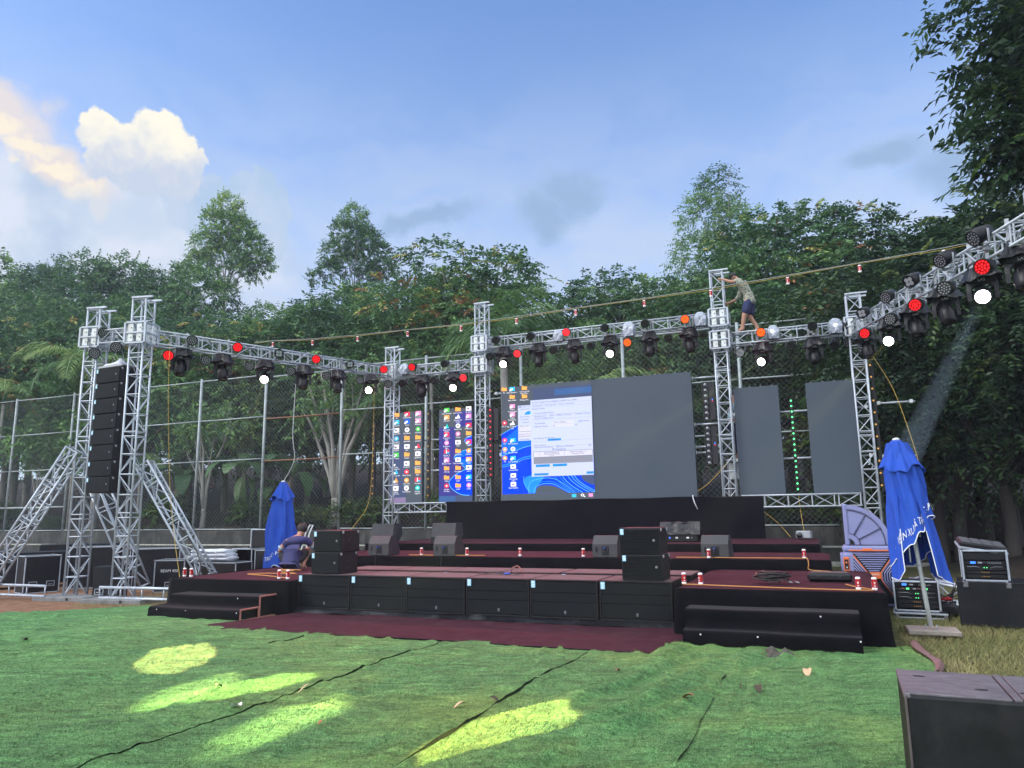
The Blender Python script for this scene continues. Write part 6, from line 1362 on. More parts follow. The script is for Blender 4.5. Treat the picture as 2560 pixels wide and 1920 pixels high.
def wrapped(u, v, z, w, label, dot=None):
    t = thing('wrapped_box', label, 'equipment box', u, v, z, rnd.uniform(-0.2, 0.2), 'plastic wrapped boxes on the trusses'); mb = MB(); mb.box((0, 0, 0), (w * 0.8, 0.16, w * 0.75), 'plastic', 0.01); mb.build('box', t)
    mb = MB(); n = 10; vs = []; rows = ((-0.16, 0.86), (-0.10, 1.0), (0.0, 1.02), (0.08, 1.0), (0.15, 0.7), (0.19, 0.3))
    for zz, k in rows:
        for i in range(16):
            th = 2 * math.pi * i / 16; c, s = math.cos(th), math.sin(th); sq = 1 / max(abs(c), abs(s)) ** 0.7; r = k * (1 + 0.08 * math.sin(5 * th + zz * 40))
            vs.append((w * 0.5 * c * sq * r, 0.10 * s * sq * r, zz * w / 0.28))
    mb.add(vs, [(k * 16 + i, k * 16 + (i + 1) % 16, (k + 1) * 16 + (i + 1) % 16, (k + 1) * 16 + i) for k in range(5) for i in range(16)], 'clear'); mb.build('plastic_bag', t)
    if dot: mb = MB(); mb.disc((0, 0, 0), 0.022, 'e_white', 10, Matrix.Translation((-0.02, -0.13, 0.02)) @ Matrix.Rotation(R(90), 4, 'X')); mb.build('pilot_lamp', t)
wrapped(3.59, -0.22, 6.02, 0.30, 'box in clear plastic on the long truss above the right half of the main screen')
wrapped(5.33, -0.22, 6.08, 0.28, 'box in clear plastic at the right end of the long truss')
wrapped(6.96, -0.22, 5.58, 0.26, 'box in clear plastic with a tiny white lamp beside the orange hexagon', True)
wrapped(8.28, -0.22, 5.58, 0.28, 'box in clear plastic with a tiny white lamp by the last tower', True)
wrapped(1.72, -0.20, 6.06, 0.26, 'box in clear plastic left of the red hexagon lamp on the long truss')
wrapped(-2.86, -0.20, 5.58, 0.26, 'box in clear plastic just right of the first truss tower')
def beam_haze():
    s = 6.68; u, v, z = RWp(s); piv = T(u, v, z - 0.555); tg = T(8.3, -0.5, 0.5); d = (tg - piv).normalized(); mb = MB()
    mb.tube([piv + d * 0.22, piv + d * 4.2], [0.085, 0.27], 'plastic', 24)
    m = bpy.data.materials.new('lit_haze'); m.use_nodes = True; nt = m.node_tree; nt.nodes.clear(); o = nt.nodes.new('ShaderNodeOutputMaterial'); pv = nt.nodes.new('ShaderNodeVolumePrincipled'); nt.links.new(pv.outputs[0], o.inputs['Volume'])
    pv.inputs['Color'].default_value = (0.6, 0.8, 1, 1); pv.inputs['Density'].default_value = 0.16; mb.mats = [m]; ob = mb.build('light_beam_haze'); tag(ob, 'pale beam of lit haze below the bright lamp on the right wing truss', 'haze', kind='stuff')
    l = bpy.data.lights.new('beam_lamp', 'SPOT'); l.energy = 85; l.spot_size = R(9); l.spot_blend = 0.6; l.shadow_soft_size = 0.03; lo = bpy.data.objects.new('beam_lamp', l); COL.objects.link(lo); lo.location = piv + d * 0.24; lo.rotation_euler = (-d).to_track_quat('Z', 'Y').to_euler()
beam_haze()

# ---- upright LED strips and panels
def strip(label, u, v, z0, z1, color, n, group='upright LED strips between the screens', lean=0.0):
    t = thing('led_strip', label, 'LED strip', u, v, z0, 0, group); mb = MB(); mb.box((0, 0, (z1 - z0) / 2), (0.075, 0.05, z1 - z0), 'plastic', 0.008); mb.build('housing', t)
    mb = MB()
    for i in range(n):
        z = (z1 - z0) * (i + 0.5) / n; mb.lathe([(0.022, 0), (0.018, 0.012), (0.004, 0.02)], color, 8, Matrix.Translation((-0.025 if color == 'e_amber' else 0, -0.026, z)) @ Matrix.Rotation(R(90), 4, 'X'))
    mb.build('diode_row', t)
strip('black LED strip with amber dots left of the first truss tower', -3.88, -0.1, 2.05, 4.15, 'e_amber', 10)
strip('black LED strip with amber dots between the two icon screens', -2.12, -0.1, 1.95, 4.4, 'e_amber', 11)
strip('black LED strip with amber dots right of the last truss tower', 8.94, -0.05, 1.9, 4.8, 'e_amber', 11)
strip('LED strip glowing green between the two grey side screens', 7.22, -0.02, 1.93, 4.06, 'e_green', 17)
def panel(label, u, z, dots, h=0.95, group='black LED panels beside the main screen'):
    t = thing('strobe_bar', label, 'LED panel', u, -0.16, z, R(8), group); mb = MB(); mb.box((0, 0.05, h / 2), (0.13, 0.10, h), 'plastic', 0.008); mb.box((0.14, 0.08, h / 2), (0.15, 0.08, h - 0.06), 'bag', 0.01); mb.build('housing', t)
    mb = MB()
    if dots == 'white':
        for i in range(7): mb.lathe([(0.035, 0), (0.032, 0.015), (0.012, 0.02)], 'alu_dark', 12, Matrix.Translation((0, 0.0, h * (i + 0.5) / 7)) @ Matrix.Rotation(R(90), 4, 'X')); mb.box((0.045, -0.004, h * (i + 0.3) / 7), (0.012, 0.008, 0.012), 'led_off')
        mb.build('lens_row', t); mb = MB(); mb.box((0.15, 0.036, h * 0.55), (0.022, 0.01, 0.03), 'e_blue'); mb.box((0.15, 0.036, h * 0.51), (0.022, 0.01, 0.02), 'e_reddot'); mb.build('pilot_lamp', t)
    else:
        for i in range(6): mb.disc((0, 0, 0), 0.022, 'e_reddot', 8, Matrix.Translation((-0.0, -0.004, h * (i + 0.5) / 6)) @ Matrix.Rotation(R(90), 4, 'X'))
        mb.build('diode_row', t)
panel('upper black LED panel right of the main screen', 5.34, 3.62, 'white'); panel('lower black LED panel right of the main screen', 5.34, 2.58, 'white')
panel('upper black bar with red dots left of the main screen', -0.26, 3.42, 'red', 0.92); panel('lower black bar with red dots left of the main screen', -0.26, 2.48, 'red', 0.92)
# ------------------------------------------------------------------ umbrellas
def umbrella(label, u, v, z0, pole_top, zt, prof, hemf, lean, board, text, seed, foldn=7, k=1.0):
    t = thing('closed_umbrella', label, 'umbrella', u, v, z0, 0, 'closed blue market umbrellas')
    def axis(z): return lean[0] * z, lean[1] * z
    mb = MB(); a, b = axis(pole_top); mb.tube([(0, 0, 0), (a * 0.5, b * 0.5, pole_top / 2), (a, b, pole_top)], 0.026 * k, 'pole_white', 12)
    for z in (0.72, 0.95): x, y = axis(z); mb.box((x, y - 0.026, z), (0.008, 0.008, 0.012), 'darkgap')
    mb.build('pole', t)
    def rad(z):
        for (za, ra), (zb, rb) in zip(prof[:-1], prof[1:]):
            if zb <= z <= za: return ra + (rb - ra) * (za - z) / (za - zb)
        return prof[-1][1]
    def surf(th, f, off=0.0):
        hem = hemf(th); z = zt + (hem - zt) * f; r = rad(z); fo = math.sin(foldn * th + 2.2 * math.sin(3 * f + seed) + seed) * 0.19 + 0.09 * math.sin(13 * th - 4 * f + seed) + 0.12 * (float(vnoise(np.array([th * 2.1 + seed]), np.array([f * 5.0]), 121)[0]) - 0.5) + 0.09 * (float(vnoise(np.array([th * 1.2 + f * 6]), np.array([f * 3.0 + seed]), 122)[0]) - 0.5)
        fo *= 1 - 0.72 * f * math.exp(-(((th + math.pi) % (2 * math.pi) - math.pi) / 1.3) ** 2); r = r * (1 + fo * min(1.0, 0.35 + 1.2 * f)) + off; x, y = axis(z); return (x + r * math.sin(th), y - r * math.cos(th) * 0.9, z)
    n, m = 120, 44; mb = MB(); vs = [surf(2 * math.pi * i / n, j / m) for j in range(m + 1) for i in range(n)]
    mb.add(vs, [(j * n + i, j * n + (i + 1) % n, (j + 1) * n + (i + 1) % n, (j + 1) * n + i) for j in range(m) for i in range(n)], 'blue', True); can = mb.build('canopy', t)
    mb = MB(); mb.tube([surf(2 * math.pi * i / n, 1.0, 0.003) for i in range(n + 1)], 0.007 * k, 'piping', 5, False); mb.build('hem_piping', can)
    if board:
        for a0, a1, zl, sd in ((0.55, 2.6, 0.52, 3.0), (-2.7, -0.62, 0.54, 5.0)):
            mb = MB(); na, nb = 34, 18; vs = []
            for j in range(nb + 1):
                for i in range(na + 1):
                    th = a0 + (a1 - a0) * i / na; e = math.sin(math.pi * i / na) ** 0.5; z = 1.55 - (1.55 - zl - 0.10 * (1 - e) - 0.03 * math.sin(th * 6 + sd)) * j / nb; r = (rad(max(z, 0.5)) + 0.05 * j / nb) * 0.94 * (1 + 0.10 * math.sin(th * 7 + j * 0.12 + sd) * j / nb + 0.05 * math.sin(th * 15 + sd)); x, y = axis(z); vs.append((x + r * math.sin(th), y - r * math.cos(th) * 0.9, z))
            n1 = na + 1; mb.add(vs, [(j * n1 + i, j * n1 + i + 1, (j + 1) * n1 + i + 1, (j + 1) * n1 + i) for j in range(nb) for i in range(na)], 'blue', True); ly = mb.build('under_fold', can)
            mb = MB(); mb.tube([vs[nb * n1 + i] for i in range(n1)], 0.006, 'piping', 5, False); mb.tube([vs[j * n1 + (0 if a0 > 0 else na)] for j in range(8, nb + 1)], 0.006, 'piping', 5, False); mb.build('fold_piping', can)
    # the loose top cap
    mb = MB(); vs = []; rows = ((0.0, 0.055), (0.02, 0.07), (0.12, 0.12), (0.25, 0.185), (0.36, 0.232)); nn = 72
    for jj, (dz, r) in enumerate(rows):
        for i in range(nn):
            th = 2 * math.pi * i / nn; g = jj / 4; z = zt + 0.03 - (dz + (0.045 * math.sin(3 * th + seed + 1.0) + 0.02 * math.sin(8 * th)) * g) * k; rr = r * k * (1 + 0.13 * g * math.sin(8 * th + seed) + 0.05 * g * math.sin(17 * th)); x, y = axis(z); vs.append((x + rr * math.sin(th), y - rr * math.cos(th), z))
    mb.add(vs, [(j * nn + i, j * nn + (i + 1) % nn, (j + 1) * nn + (i + 1) % nn, (j + 1) * nn + i) for j in range(4) for i in range(nn)] + [tuple(range(nn))], 'blue', True); mb.build('top_cap', t)
    mb = MB(); x, y = axis(zt); mb.lathe([(0.04 * k, 0.0), (0.045 * k, 0.02), (0.02 * k, 0.035)], 'pole_white', 12, Matrix.Translation((x, y, zt + 0.03))); mb.build('finial', t)
    mb = MB()
    for k2 in range(4):
        th = -0.9 + k2 * 0.55; p = surf(th, 0.7); q_ = surf(th, 0.97); mb.tube([(p[0] * 0.55, p[1] * 0.5, p[2]), (q_[0] * 0.62, q_[1] * 0.55, max(hemf(th) - 0.06, 0.5))], 0.010 * k, 'pole_white', 6)
    mb.build('rib', t)
    mb = MB()
    for body, th0, f0, size, slope in text:
        vs, fs = text_data(body, size); out = []
        for a, b in vs:
            th = th0 + a * 0.5 / 0.28 / k; hem = hemf(th); f = f0 - b / max(0.2, zt - hem); out.append(surf(th, min(1, f), 0.018))
        mb.add(out, fs, 'piping')
    mb.build('lettering', can)
    if board:
        mb = MB(); mb.box((0.02, 0.05, -0.055), (0.56, 0.42, 0.06), 'wood', 0.012); mb.box((-0.14, -0.05, -0.12), (0.07, 0.07, 0.10), 'concrete', 0.01); mb.box((0.2, 0.12, -0.11), (0.08, 0.1, 0.09), 'wood', 0.01); bd = mb.build('base_board', t)
        mb = MB()
        for x, y in ((-0.06, -0.03), (0.06, -0.03), (-0.05, 0.05), (0.07, 0.05)): mb.tube([(x, y, -0.03), (x, y, 0.02)], 0.007, 'galv', 6)
        mb.build('bolt', bd)
def hemR(th):
    th = (th + math.pi) % (2 * math.pi) - math.pi
    pts = ((-3.15, 0.72), (-2.2, 0.66), (-1.6, 0.70), (-1.2, 0.78), (-0.7, 0.86), (-0.2, 0.99), (0.3, 1.12), (0.8, 1.26), (1.2, 1.33), (1.7, 1.20), (2.3, 0.88), (3.15, 0.72))
    for (a, x), (b, y) in zip(pts[:-1], pts[1:]):
        if a <= th <= b: s = (th - a) / (b - a); s = s * s * (3 - 2 * s); return x + (y - x) * s + 0.016 * math.sin(th * 9)
    return 0.72
umbrella('closed blue umbrella with white lettering on a white pole right of the stage', 8.80, -7.50, 0.12, 2.15, 2.22, [(2.30, 0.09), (2.10, 0.15), (1.95, 0.185), (1.6, 0.20), (1.1, 0.235), (0.5, 0.275)], hemR, (-0.075, 0.0), True,
         [('098  VIỆN XUÂ TRỰC - ĐT', -0.02, 0.885, 0.125, 0)], 1.0)
def hemL(th): th = (th + math.pi) % (2 * math.pi) - math.pi; return 0.42 + 0.10 * math.sin(2 * th + 0.6) + 0.03 * math.sin(7 * th)
umbrella('closed blue umbrella standing behind the crouching man', -2.95, -5.05, 0.02, 2.1, 2.22, [(2.30, 0.06), (2.05, 0.10), (1.9, 0.19), (1.6, 0.24), (1.0, 0.30), (0.3, 0.33)], hemL, (0.0, 0.0), False, [('TRỰC - ĐT.098', 0.25, 0.86, 0.115, 0)], 4.0)

# ------------------------------------------------------------------ flight cases and racks
def flight_case(label, u, v, z, w, d, h, yaw=0.0, group='black flight cases', text=None, handles=2, trim=True, casters=False, name='flight_case', tw=None):
    t = thing(name, label, 'flight case', u, v, z, yaw, group); zb = 0.09 if casters else 0.0
    mb = MB(); mb.box((0, 0, zb + h / 2), (w, d, h), 'case', 0.008); body = mb.build('body', t)
    if trim:
        mb = MB(); s = 0.022
        for x in (-w / 2, w / 2):
            for y in (-d / 2, d / 2): mb.box((x, y, zb + h / 2), (s, s, h - 0.02), 'alu', 0.003)
            for zz in (zb + 0.005, zb + h - 0.005): mb.box((x, 0, zz), (s, d - 0.03, s), 'alu', 0.003)
        for y in (-d / 2, d / 2):
            for zz in (zb + 0.005, zb + h - 0.005): mb.box((0, y, zz), (w - 0.03, s, s), 'alu', 0.003)
        mb.build('edge_trim', t)
        for x in (-w / 2, w / 2):
            for y, zz in ((-d / 2, zb + 0.01), (-d / 2, zb + h - 0.01), (d / 2, zb + h - 0.01)):
                mb = MB(); mb.lathe([(0.004, -0.026), (0.022, -0.018), (0.028, 0.0), (0.022, 0.018), (0.004, 0.026)], 'badge', 10, Matrix.Translation((x, y, zz))); mb.build('ball_corner', t)
    for i in range(handles):
        x = (i - (handles - 1) / 2) * w * 0.5; mb = MB(); zz = zb + h * 0.24
        mb.box((x, -d / 2 - 0.004, zz), (0.15, 0.008, 0.10), 'darkgap', 0.002)
        for a, b, c, e in ((0, 0.05, 0.16, 0.012), (0, -0.05, 0.16, 0.012)): mb.box((x + a, -d / 2 - 0.008, zz + b), (c, 0.012, e), 'alu', 0.002)
        for a in (-0.075, 0.075): mb.box((x + a, -d / 2 - 0.008, zz), (0.012, 0.012, 0.11), 'alu', 0.002)
        mb.tube([(x - 0.05, -d / 2 - 0.014, zz - 0.015), (x + 0.05, -d / 2 - 0.014, zz - 0.015)], 0.009, 'alu_dark', 6); mb.build('handle', t)
    if text:
        for body_t, x, zz, size, ww in text: mb = MB(); text_on(mb, body_t, size, 'white', x, -d / 2 - 0.003, zb + zz, width=ww); mb.build('lettering', body)
    if casters:
        for x in (-w / 2 + 0.08, w / 2 - 0.08):
            for y in (-d / 2 + 0.07, d / 2 - 0.07): mb = MB(); mb.lathe([(0.03, -0.02), (0.045, -0.018), (0.045, 0.018), (0.03, 0.02)], 'plastic', 12, Matrix.Translation((x, y, 0.045)) @ Matrix.Rotation(R(90), 4, 'Y')); mb.box((x, y, 0.075), (0.06, 0.07, 0.02), 'alu_dark'); mb.build('caster', t)
    return t
flight_case('black flight case with pale metal edges and two handles standing on the red soil', -8.25, -6.55, 0, 0.68, 0.50, 0.78, R(72), handles=2)
flight_case('long black road case on wheels behind the left leaning outrigger', -9.75, -5.9, 0, 2.3, 0.75, 0.72, R(58), handles=0, trim=False, casters=True)
flight_case('long plain black road case behind the left speaker tower', -10.2, -4.0, 0, 1.9, 0.7, 0.84, R(52), handles=0, trim=False, casters=True)
flight_case('black case lettered CAF seen between the two speaker towers', -8.0, -5.25, 0.0, 1.15, 0.6, 0.92, R(40), handles=0, text=[('CAF', 0.12, 0.42, 0.13, 0.26), ('WATERPROOF', 0.40, 0.42, 0.06, 0.3), ('PROFESSIONAL AUDIO', 0.22, 0.33, 0.035, 0.42), ('CAF', -0.38, 0.42, 0.12, 0.26)])
flight_case('black case with two square handles standing between the tower feet', -5.52, -6.98, 0.0, 0.50, 0.52, 0.62, R(34), handles=2, trim=False)
flight_case('black case lettered BEAM right of the right speaker tower', -5.35, -5.55, 0.0, 0.62, 0.55, 0.66, R(24), handles=1, text=[('BEAM 450', 0, 0.44, 0.085, 0.36), ('LIGHT', -0.05, 0.08, 0.06, 0.26)])
flight_case('tall black case with pale edges behind the case lettered BEAM', -6.75, -4.75, 0, 1.05, 0.5, 0.86, R(36), handles=0)
flight_case('low wide black case lettered BEAM under the white tarpaulin', -6.35, -3.25, 0, 1.55, 0.6, 0.46, R(4), handles=0, text=[('BEAM 450', 0.42, 0.10, 0.09, 0.36)])
def tarp():
    t = thing('tarpaulin', 'folded white tarpaulin lying on the low wide case', 'tarpaulin', -6.45, -3.3, 0.475, R(3)); mb = MB()
    for k, (w, h0, hh, dx) in enumerate(((1.05, 0.02, 0.10, 0.05), (1.12, 0.10, 0.12, -0.02), (1.02, 0.20, 0.10, 0.0))):
        n, m = 26, 14; vs = []
        for j in range(m + 1):
            a = 2 * math.pi * j / m
            for i in range(n + 1):
                x = -w / 2 + w * i / n; kx = float(vnoise(np.array([x * 5 + k * 3]), np.array([j * 0.6]), 131)[0]) - 0.5; vs.append((x + dx, 0.24 * math.cos(a) * (1 + 0.1 * kx), h0 + hh / 2 + hh * 0.55 * math.sin(a) * (1 + 0.3 * kx) + 0.02 * kx))
        n1 = n + 1; mb.add(vs, [(j * n1 + i, j * n1 + i + 1, (j + 1) * n1 + i + 1, (j + 1) * n1 + i) for j in range(m) for i in range(n)] + [tuple(j * n1 for j in range(m)), tuple(j * n1 + n for j in range(m))], 'tarp', True)
    mb.build('folded_sheet', t)
    mb = MB(); mb.tube([(0.25, -0.24, 0.06), (0.26, -0.26, 0.16), (0.25, -0.22, 0.27)], 0.008, 'white_cable', 5); mb.build('strap', t)
tarp()
def rack(label, u, v, z, w, d, h, yaw, units, group='amplifier racks', handles=True):
    t = thing('amplifier_rack', label, 'rack', u, v, z, yaw, group); mb = MB(); th = 0.02
    for x in (-w / 2 + th / 2, w / 2 - th / 2): mb.box((x, 0, h / 2), (th, d, h), 'case')
    for zz in (th / 2, h - th / 2): mb.box((0, 0, zz), (w - 2 * th, d, th), 'case')
    mb.box((0, d / 2 - th / 2, h / 2), (w - 2 * th, th, h - 2 * th), 'case'); mb.build('shell', t)
    mb = MB(); s = 0.026
    for x in (-w / 2, w / 2): mb.box((x, -d / 2, h / 2), (s, s, h), 'alu', 0.006); mb.box((x, d / 2, h / 2), (s, s, h), 'alu', 0.006); mb.box((x, 0, h), (s, d - 0.03, s), 'alu', 0.006)
    for zz in (0.0, h): mb.box((0, -d / 2, zz), (w - 0.03, s, s), 'alu', 0.006)
    mb.build('edge_trim', t)
    for kind, z0, z1 in units:
        mb = MB(); mb.box((0, -d / 2 + 0.16, (z0 + z1) / 2), (w - 2 * th - 0.005, 0.28, z1 - z0 - 0.006), 'plastic', 0.004); un = mb.build('rack_unit', t); y = -d / 2 + 0.018; zc = (z0 + z1) / 2; g = MB()
        if kind == 'proc':
            g.box((-w * 0.26, y, zc), (0.06, 0.004, 0.030), 'e_blue')
            for i in range(9): g.box((0.04 + i * 0.017, y, zc + 0.006), (0.005, 0.004, 0.012), 'led_off'); g.box((0.04 + i * 0.017, y, zc - 0.010), (0.006, 0.004, 0.004), 'white')
            g.box((-w * 0.10, y, zc), (0.05, 0.003, 0.02), 'led_off')
        elif kind == 'amp':
            for i in range(2): g.box((-0.01 + i * 0.03, y, zc), (0.010, 0.004, 0.012), 'e_green')
            for sx in (-1, 1): g.tube([(sx * w * 0.4, y, zc + 0.01), (sx * w * 0.2, y - 0.004, zc + 0.012), (sx * w * 0.12, y, zc - 0.006)], 0.004, 'alu_dark', 4)
        elif kind == 'dots':
            for i in range(4): g.box((-0.04 + i * 0.025, y, zc), (0.007, 0.004, 0.009), 'e_amber')
        elif kind == 'meters':
            for sx in (-0.12, 0.11):
                for i in range(3): g.box((sx + i * 0.014, y, zc), (0.008, 0.004, 0.025), 'e_green')
            g.box((-0.02, y, zc), (0.04, 0.004, 0.02), 'alu_dark'); g.box((-0.17, y, zc), (0.05, 0.003, 0.008), 'steel_red'); g.box((0.04, y, zc), (0.05, 0.003, 0.008), 'steel_red')
        elif kind == 'cables':
            for i in range(9): g.tube([(0.18 - 0.01 * i, y + 0.03, zc + 0.03 - i * 0.004), (0.05 + 0.012 * i, y + 0.01, zc - 0.005 * i), (-0.1 + 0.02 * i, y + 0.04, zc + 0.02)], 0.003, 'greenwire' if i < 6 else 'brownwire', 4)
        g.build('front_controls', un)
    return t
MT['greenwire'] = mat('green_wire', (0.03, 0.20, 0.09), 0.5, 0, 0.1, 9); MT['brownwire'] = mat('brown_wire', (0.20, 0.12, 0.06), 0.5, 0, 0.1, 9)
rack('amplifier rack with green lights under the right umbrella', 8.86, -5.50, 0.10, 0.56, 0.55, 0.40, R(-4), [('proc', 0.33, 0.385), ('meters', 0.27, 0.33), ('amp', 0.20, 0.27), ('amp', 0.15, 0.20), ('dots', 0.09, 0.15), ('dots', 0.03, 0.09)])
rack('open amplifier rack standing on the large black case at the right edge', 9.63, -6.22, 0.585, 0.50, 0.50, 0.38, R(-6), [('cables', 0.26, 0.36), ('proc', 0.20, 0.255), ('amp', 0.13, 0.20), ('dots', 0.08, 0.13), ('dots', 0.025, 0.08)])
def rack_lid():
    t = thing('rack_lid', 'padded grey lid resting askew on the rack at the right edge', 'case lid', 9.62, -6.20, 0.985, R(-2)); t.rotation_euler = (R(6), R(9), -PHI + R(-2)); mb = MB(); mb.box((0, 0, 0.05), (0.54, 0.50, 0.07), 'plastic', 0.02)
    for i in range(4):
        for j in range(3): mb.box((-0.19 + 0.127 * i, -0.15 + 0.15 * j, 0.085), (0.118, 0.14, 0.02), 'lidpad', 0.008)
    mb.build('padded_cover', t); mb = MB()
    for y in (-0.25, 0.25): mb.box((0, y, 0.008), (0.54, 0.022, 0.03), 'alu', 0.004)
    for x in (-0.27, 0.27): mb.box((x, 0, 0.008), (0.022, 0.48, 0.03), 'alu', 0.004)
    mb.build('edge_trim', t)
MT['lidpad'] = mat('grey_padded_lid', (0.06, 0.065, 0.075), 0.7, 0, 0.15, 9)
rack_lid()
flight_case('large black flight case in the dry grass at the right edge', 9.82, -6.22, 0.02, 1.05, 0.75, 0.555, R(-8), handles=0, trim=False)
def big_case_bits():
    t = [o for o in bpy.data.objects if o.get('label', '').startswith('large black flight case')][0]
    for x in (-0.42, 0.05): mb = MB(); mb.box((x, -0.382, 0.52), (0.06, 0.014, 0.07), 'badge', 0.008); mb.lathe([(0.004, -0.02), (0.02, 0), (0.004, 0.02)], 'badge', 8, Matrix.Translation((x - 0.02, -0.385, 0.552))); mb.build('latch', t)
    for x in (-0.36, 0.2): mb = MB(); mb.box((x, -0.3, -0.012), (0.12, 0.08, 0.05), 'alu_dark', 0.015); mb.build('foot', t)
big_case_bits()
def lid_tray():
    t = thing('case_tray', 'shallow aluminium edged case tray holding up the rack under the umbrella', 'case tray', 8.88, -5.62, 0.0, R(-4)); mb = MB(); mb.box((0, 0, 0.045), (0.66, 0.62, 0.085), 'case', 0.01); mb.build('tray', t); mb = MB()
    for z in (0.02, 0.08): mb.box((0, -0.315, z), (0.66, 0.02, 0.024), 'alu', 0.004); mb.box((-0.335, 0, z), (0.02, 0.6, 0.024), 'alu', 0.004)
    mb.build('edge_trim', t)
    for x in (-0.3, 0.3): mb = MB(); mb.box((x, -0.325, 0.045), (0.05, 0.012, 0.06), 'badge', 0.008); mb.build('latch', t)
lid_tray()
def spare_truss():
    t = thing('spare_truss', 'spare aluminium truss length lying behind the right umbrella', 'truss', 8.95, -4.2, 0.15, 0); truss_parts(t, (0, 0, 0.15), (1.0, -0.6, 0.0), 0.26, 0.26, 0.4, 2)
spare_truss()
rack('open black rack with one green light on the left behind the platform', -6.25, -2.25, 0.0, 0.66, 0.60, 0.74, 0.0, [('proc', 0.22, 0.29), ('amp', 0.30, 0.38)])
def open_lid():
    t = thing('open_flight_case', 'upright open case lid behind the left rack', 'case lid', -6.25, -1.80, 0.0, 0); mb = MB(); mb.box((0, 0, 0.99), (0.64, 0.10, 0.46), 'case', 0.01); mb.build('panel', t)
    mb = MB()
    for x in (-0.32, 0.32): mb.box((x, -0.04, 0.99), (0.03, 0.06, 0.48), 'alu', 0.004)
    mb.box((0, -0.04, 1.22), (0.66, 0.06, 0.03), 'alu', 0.004); mb.build('edge_trim', t)
    for x in (-0.25, 0.25): mb = MB(); mb.box((x, -0.055, 1.13), (0.07, 0.012, 0.11), 'darkgap', 0.003); mb.build('latch_cup', t)
    mb = MB(); mb.box((0, 0.02, 0.375), (0.60, 0.08, 0.75), 'case'); mb.build('rear_support', t)
open_lid()
flight_case('black metal edged case right of the open rack, beside the left umbrella', -5.45, -2.3, 0.0, 0.62, 0.60, 0.72, 0, handles=2)
def big_subwoofer():
    t = thing('speaker_case', 'big black speaker box with worn grey wooden top in the near right corner', 'speaker box', 0, 0, 0); c = [Vector((1.94, 3.93, 0)), Vector((2.22, 4.49, 0))]; e = (c[1] - c[0]).normalized(); x = Vector((0.915, -0.40, 0)).normalized()
    t.location = c[0]; yaw = math.atan2(x.y, x.x); t.rotation_euler = (0, 0, yaw); w, d, h = 1.25, 0.64, 0.60
    mb = MB(); mb.box((w / 2, d / 2, h / 2), (w, d, h), 'caseworn', 0.012); body = mb.build('cabinet', t)
    mb = MB(); mb.box((w * 0.19, d / 2, h + 0.004), (w * 0.36, d - 0.035, 0.012), 'woodtop', 0.003); mb.box((w * 0.70, d / 2, h + 0.004), (w * 0.58, d - 0.035, 0.012), 'woodtop', 0.003); mb.build('top_board', t)
    mb = MB(); mb.box((w * 0.39, d / 2, h + 0.006), (0.035, d - 0.03, 0.014), 'woodtop', 0.003); mb.build('top_batten', t)
    for xx, yy in ((0.10, 0.45), (0.36, 0.20), (0.62, 0.47), (0.95, 0.25), (0.55, 0.18)): mb = MB(); mb.lathe([(0.03, 0), (0.03, 0.0035)], 'darkgap', 14, Matrix.Translation((xx, yy, h + 0.0085)) @ Matrix.Scale(0.55, 4, (0, 1, 0))); mb.build('knot', t)
    mb = MB(); mb.box((0.012, d / 2, h - 0.006), (0.03, d, 0.03), 'woodtop', 0.004); mb.box((0.004, -0.002, h / 2), (0.012, 0.012, h), 'cabtop', 0.004); mb.build('edge_strip', t)
MT['caseworn'] = mat('worn_black_panel', (0.005, 0.0055, 0.007), 0.55, 0, 0.4, 4, 0.05, 160, spec=0.3, dirt=(0.03, 0.03, 0.032), dirt_amt=0.35, dscale=5)
MT['woodtop'] = mat('grey_worn_plywood', (0.085, 0.080, 0.092), 0.6, 0, 0.25, 3, 0.3, 30, dirt=(0.20, 0.19, 0.215), dirt_amt=0.45, dscale=14, stretch=(1, 3, 1))
big_subwoofer()

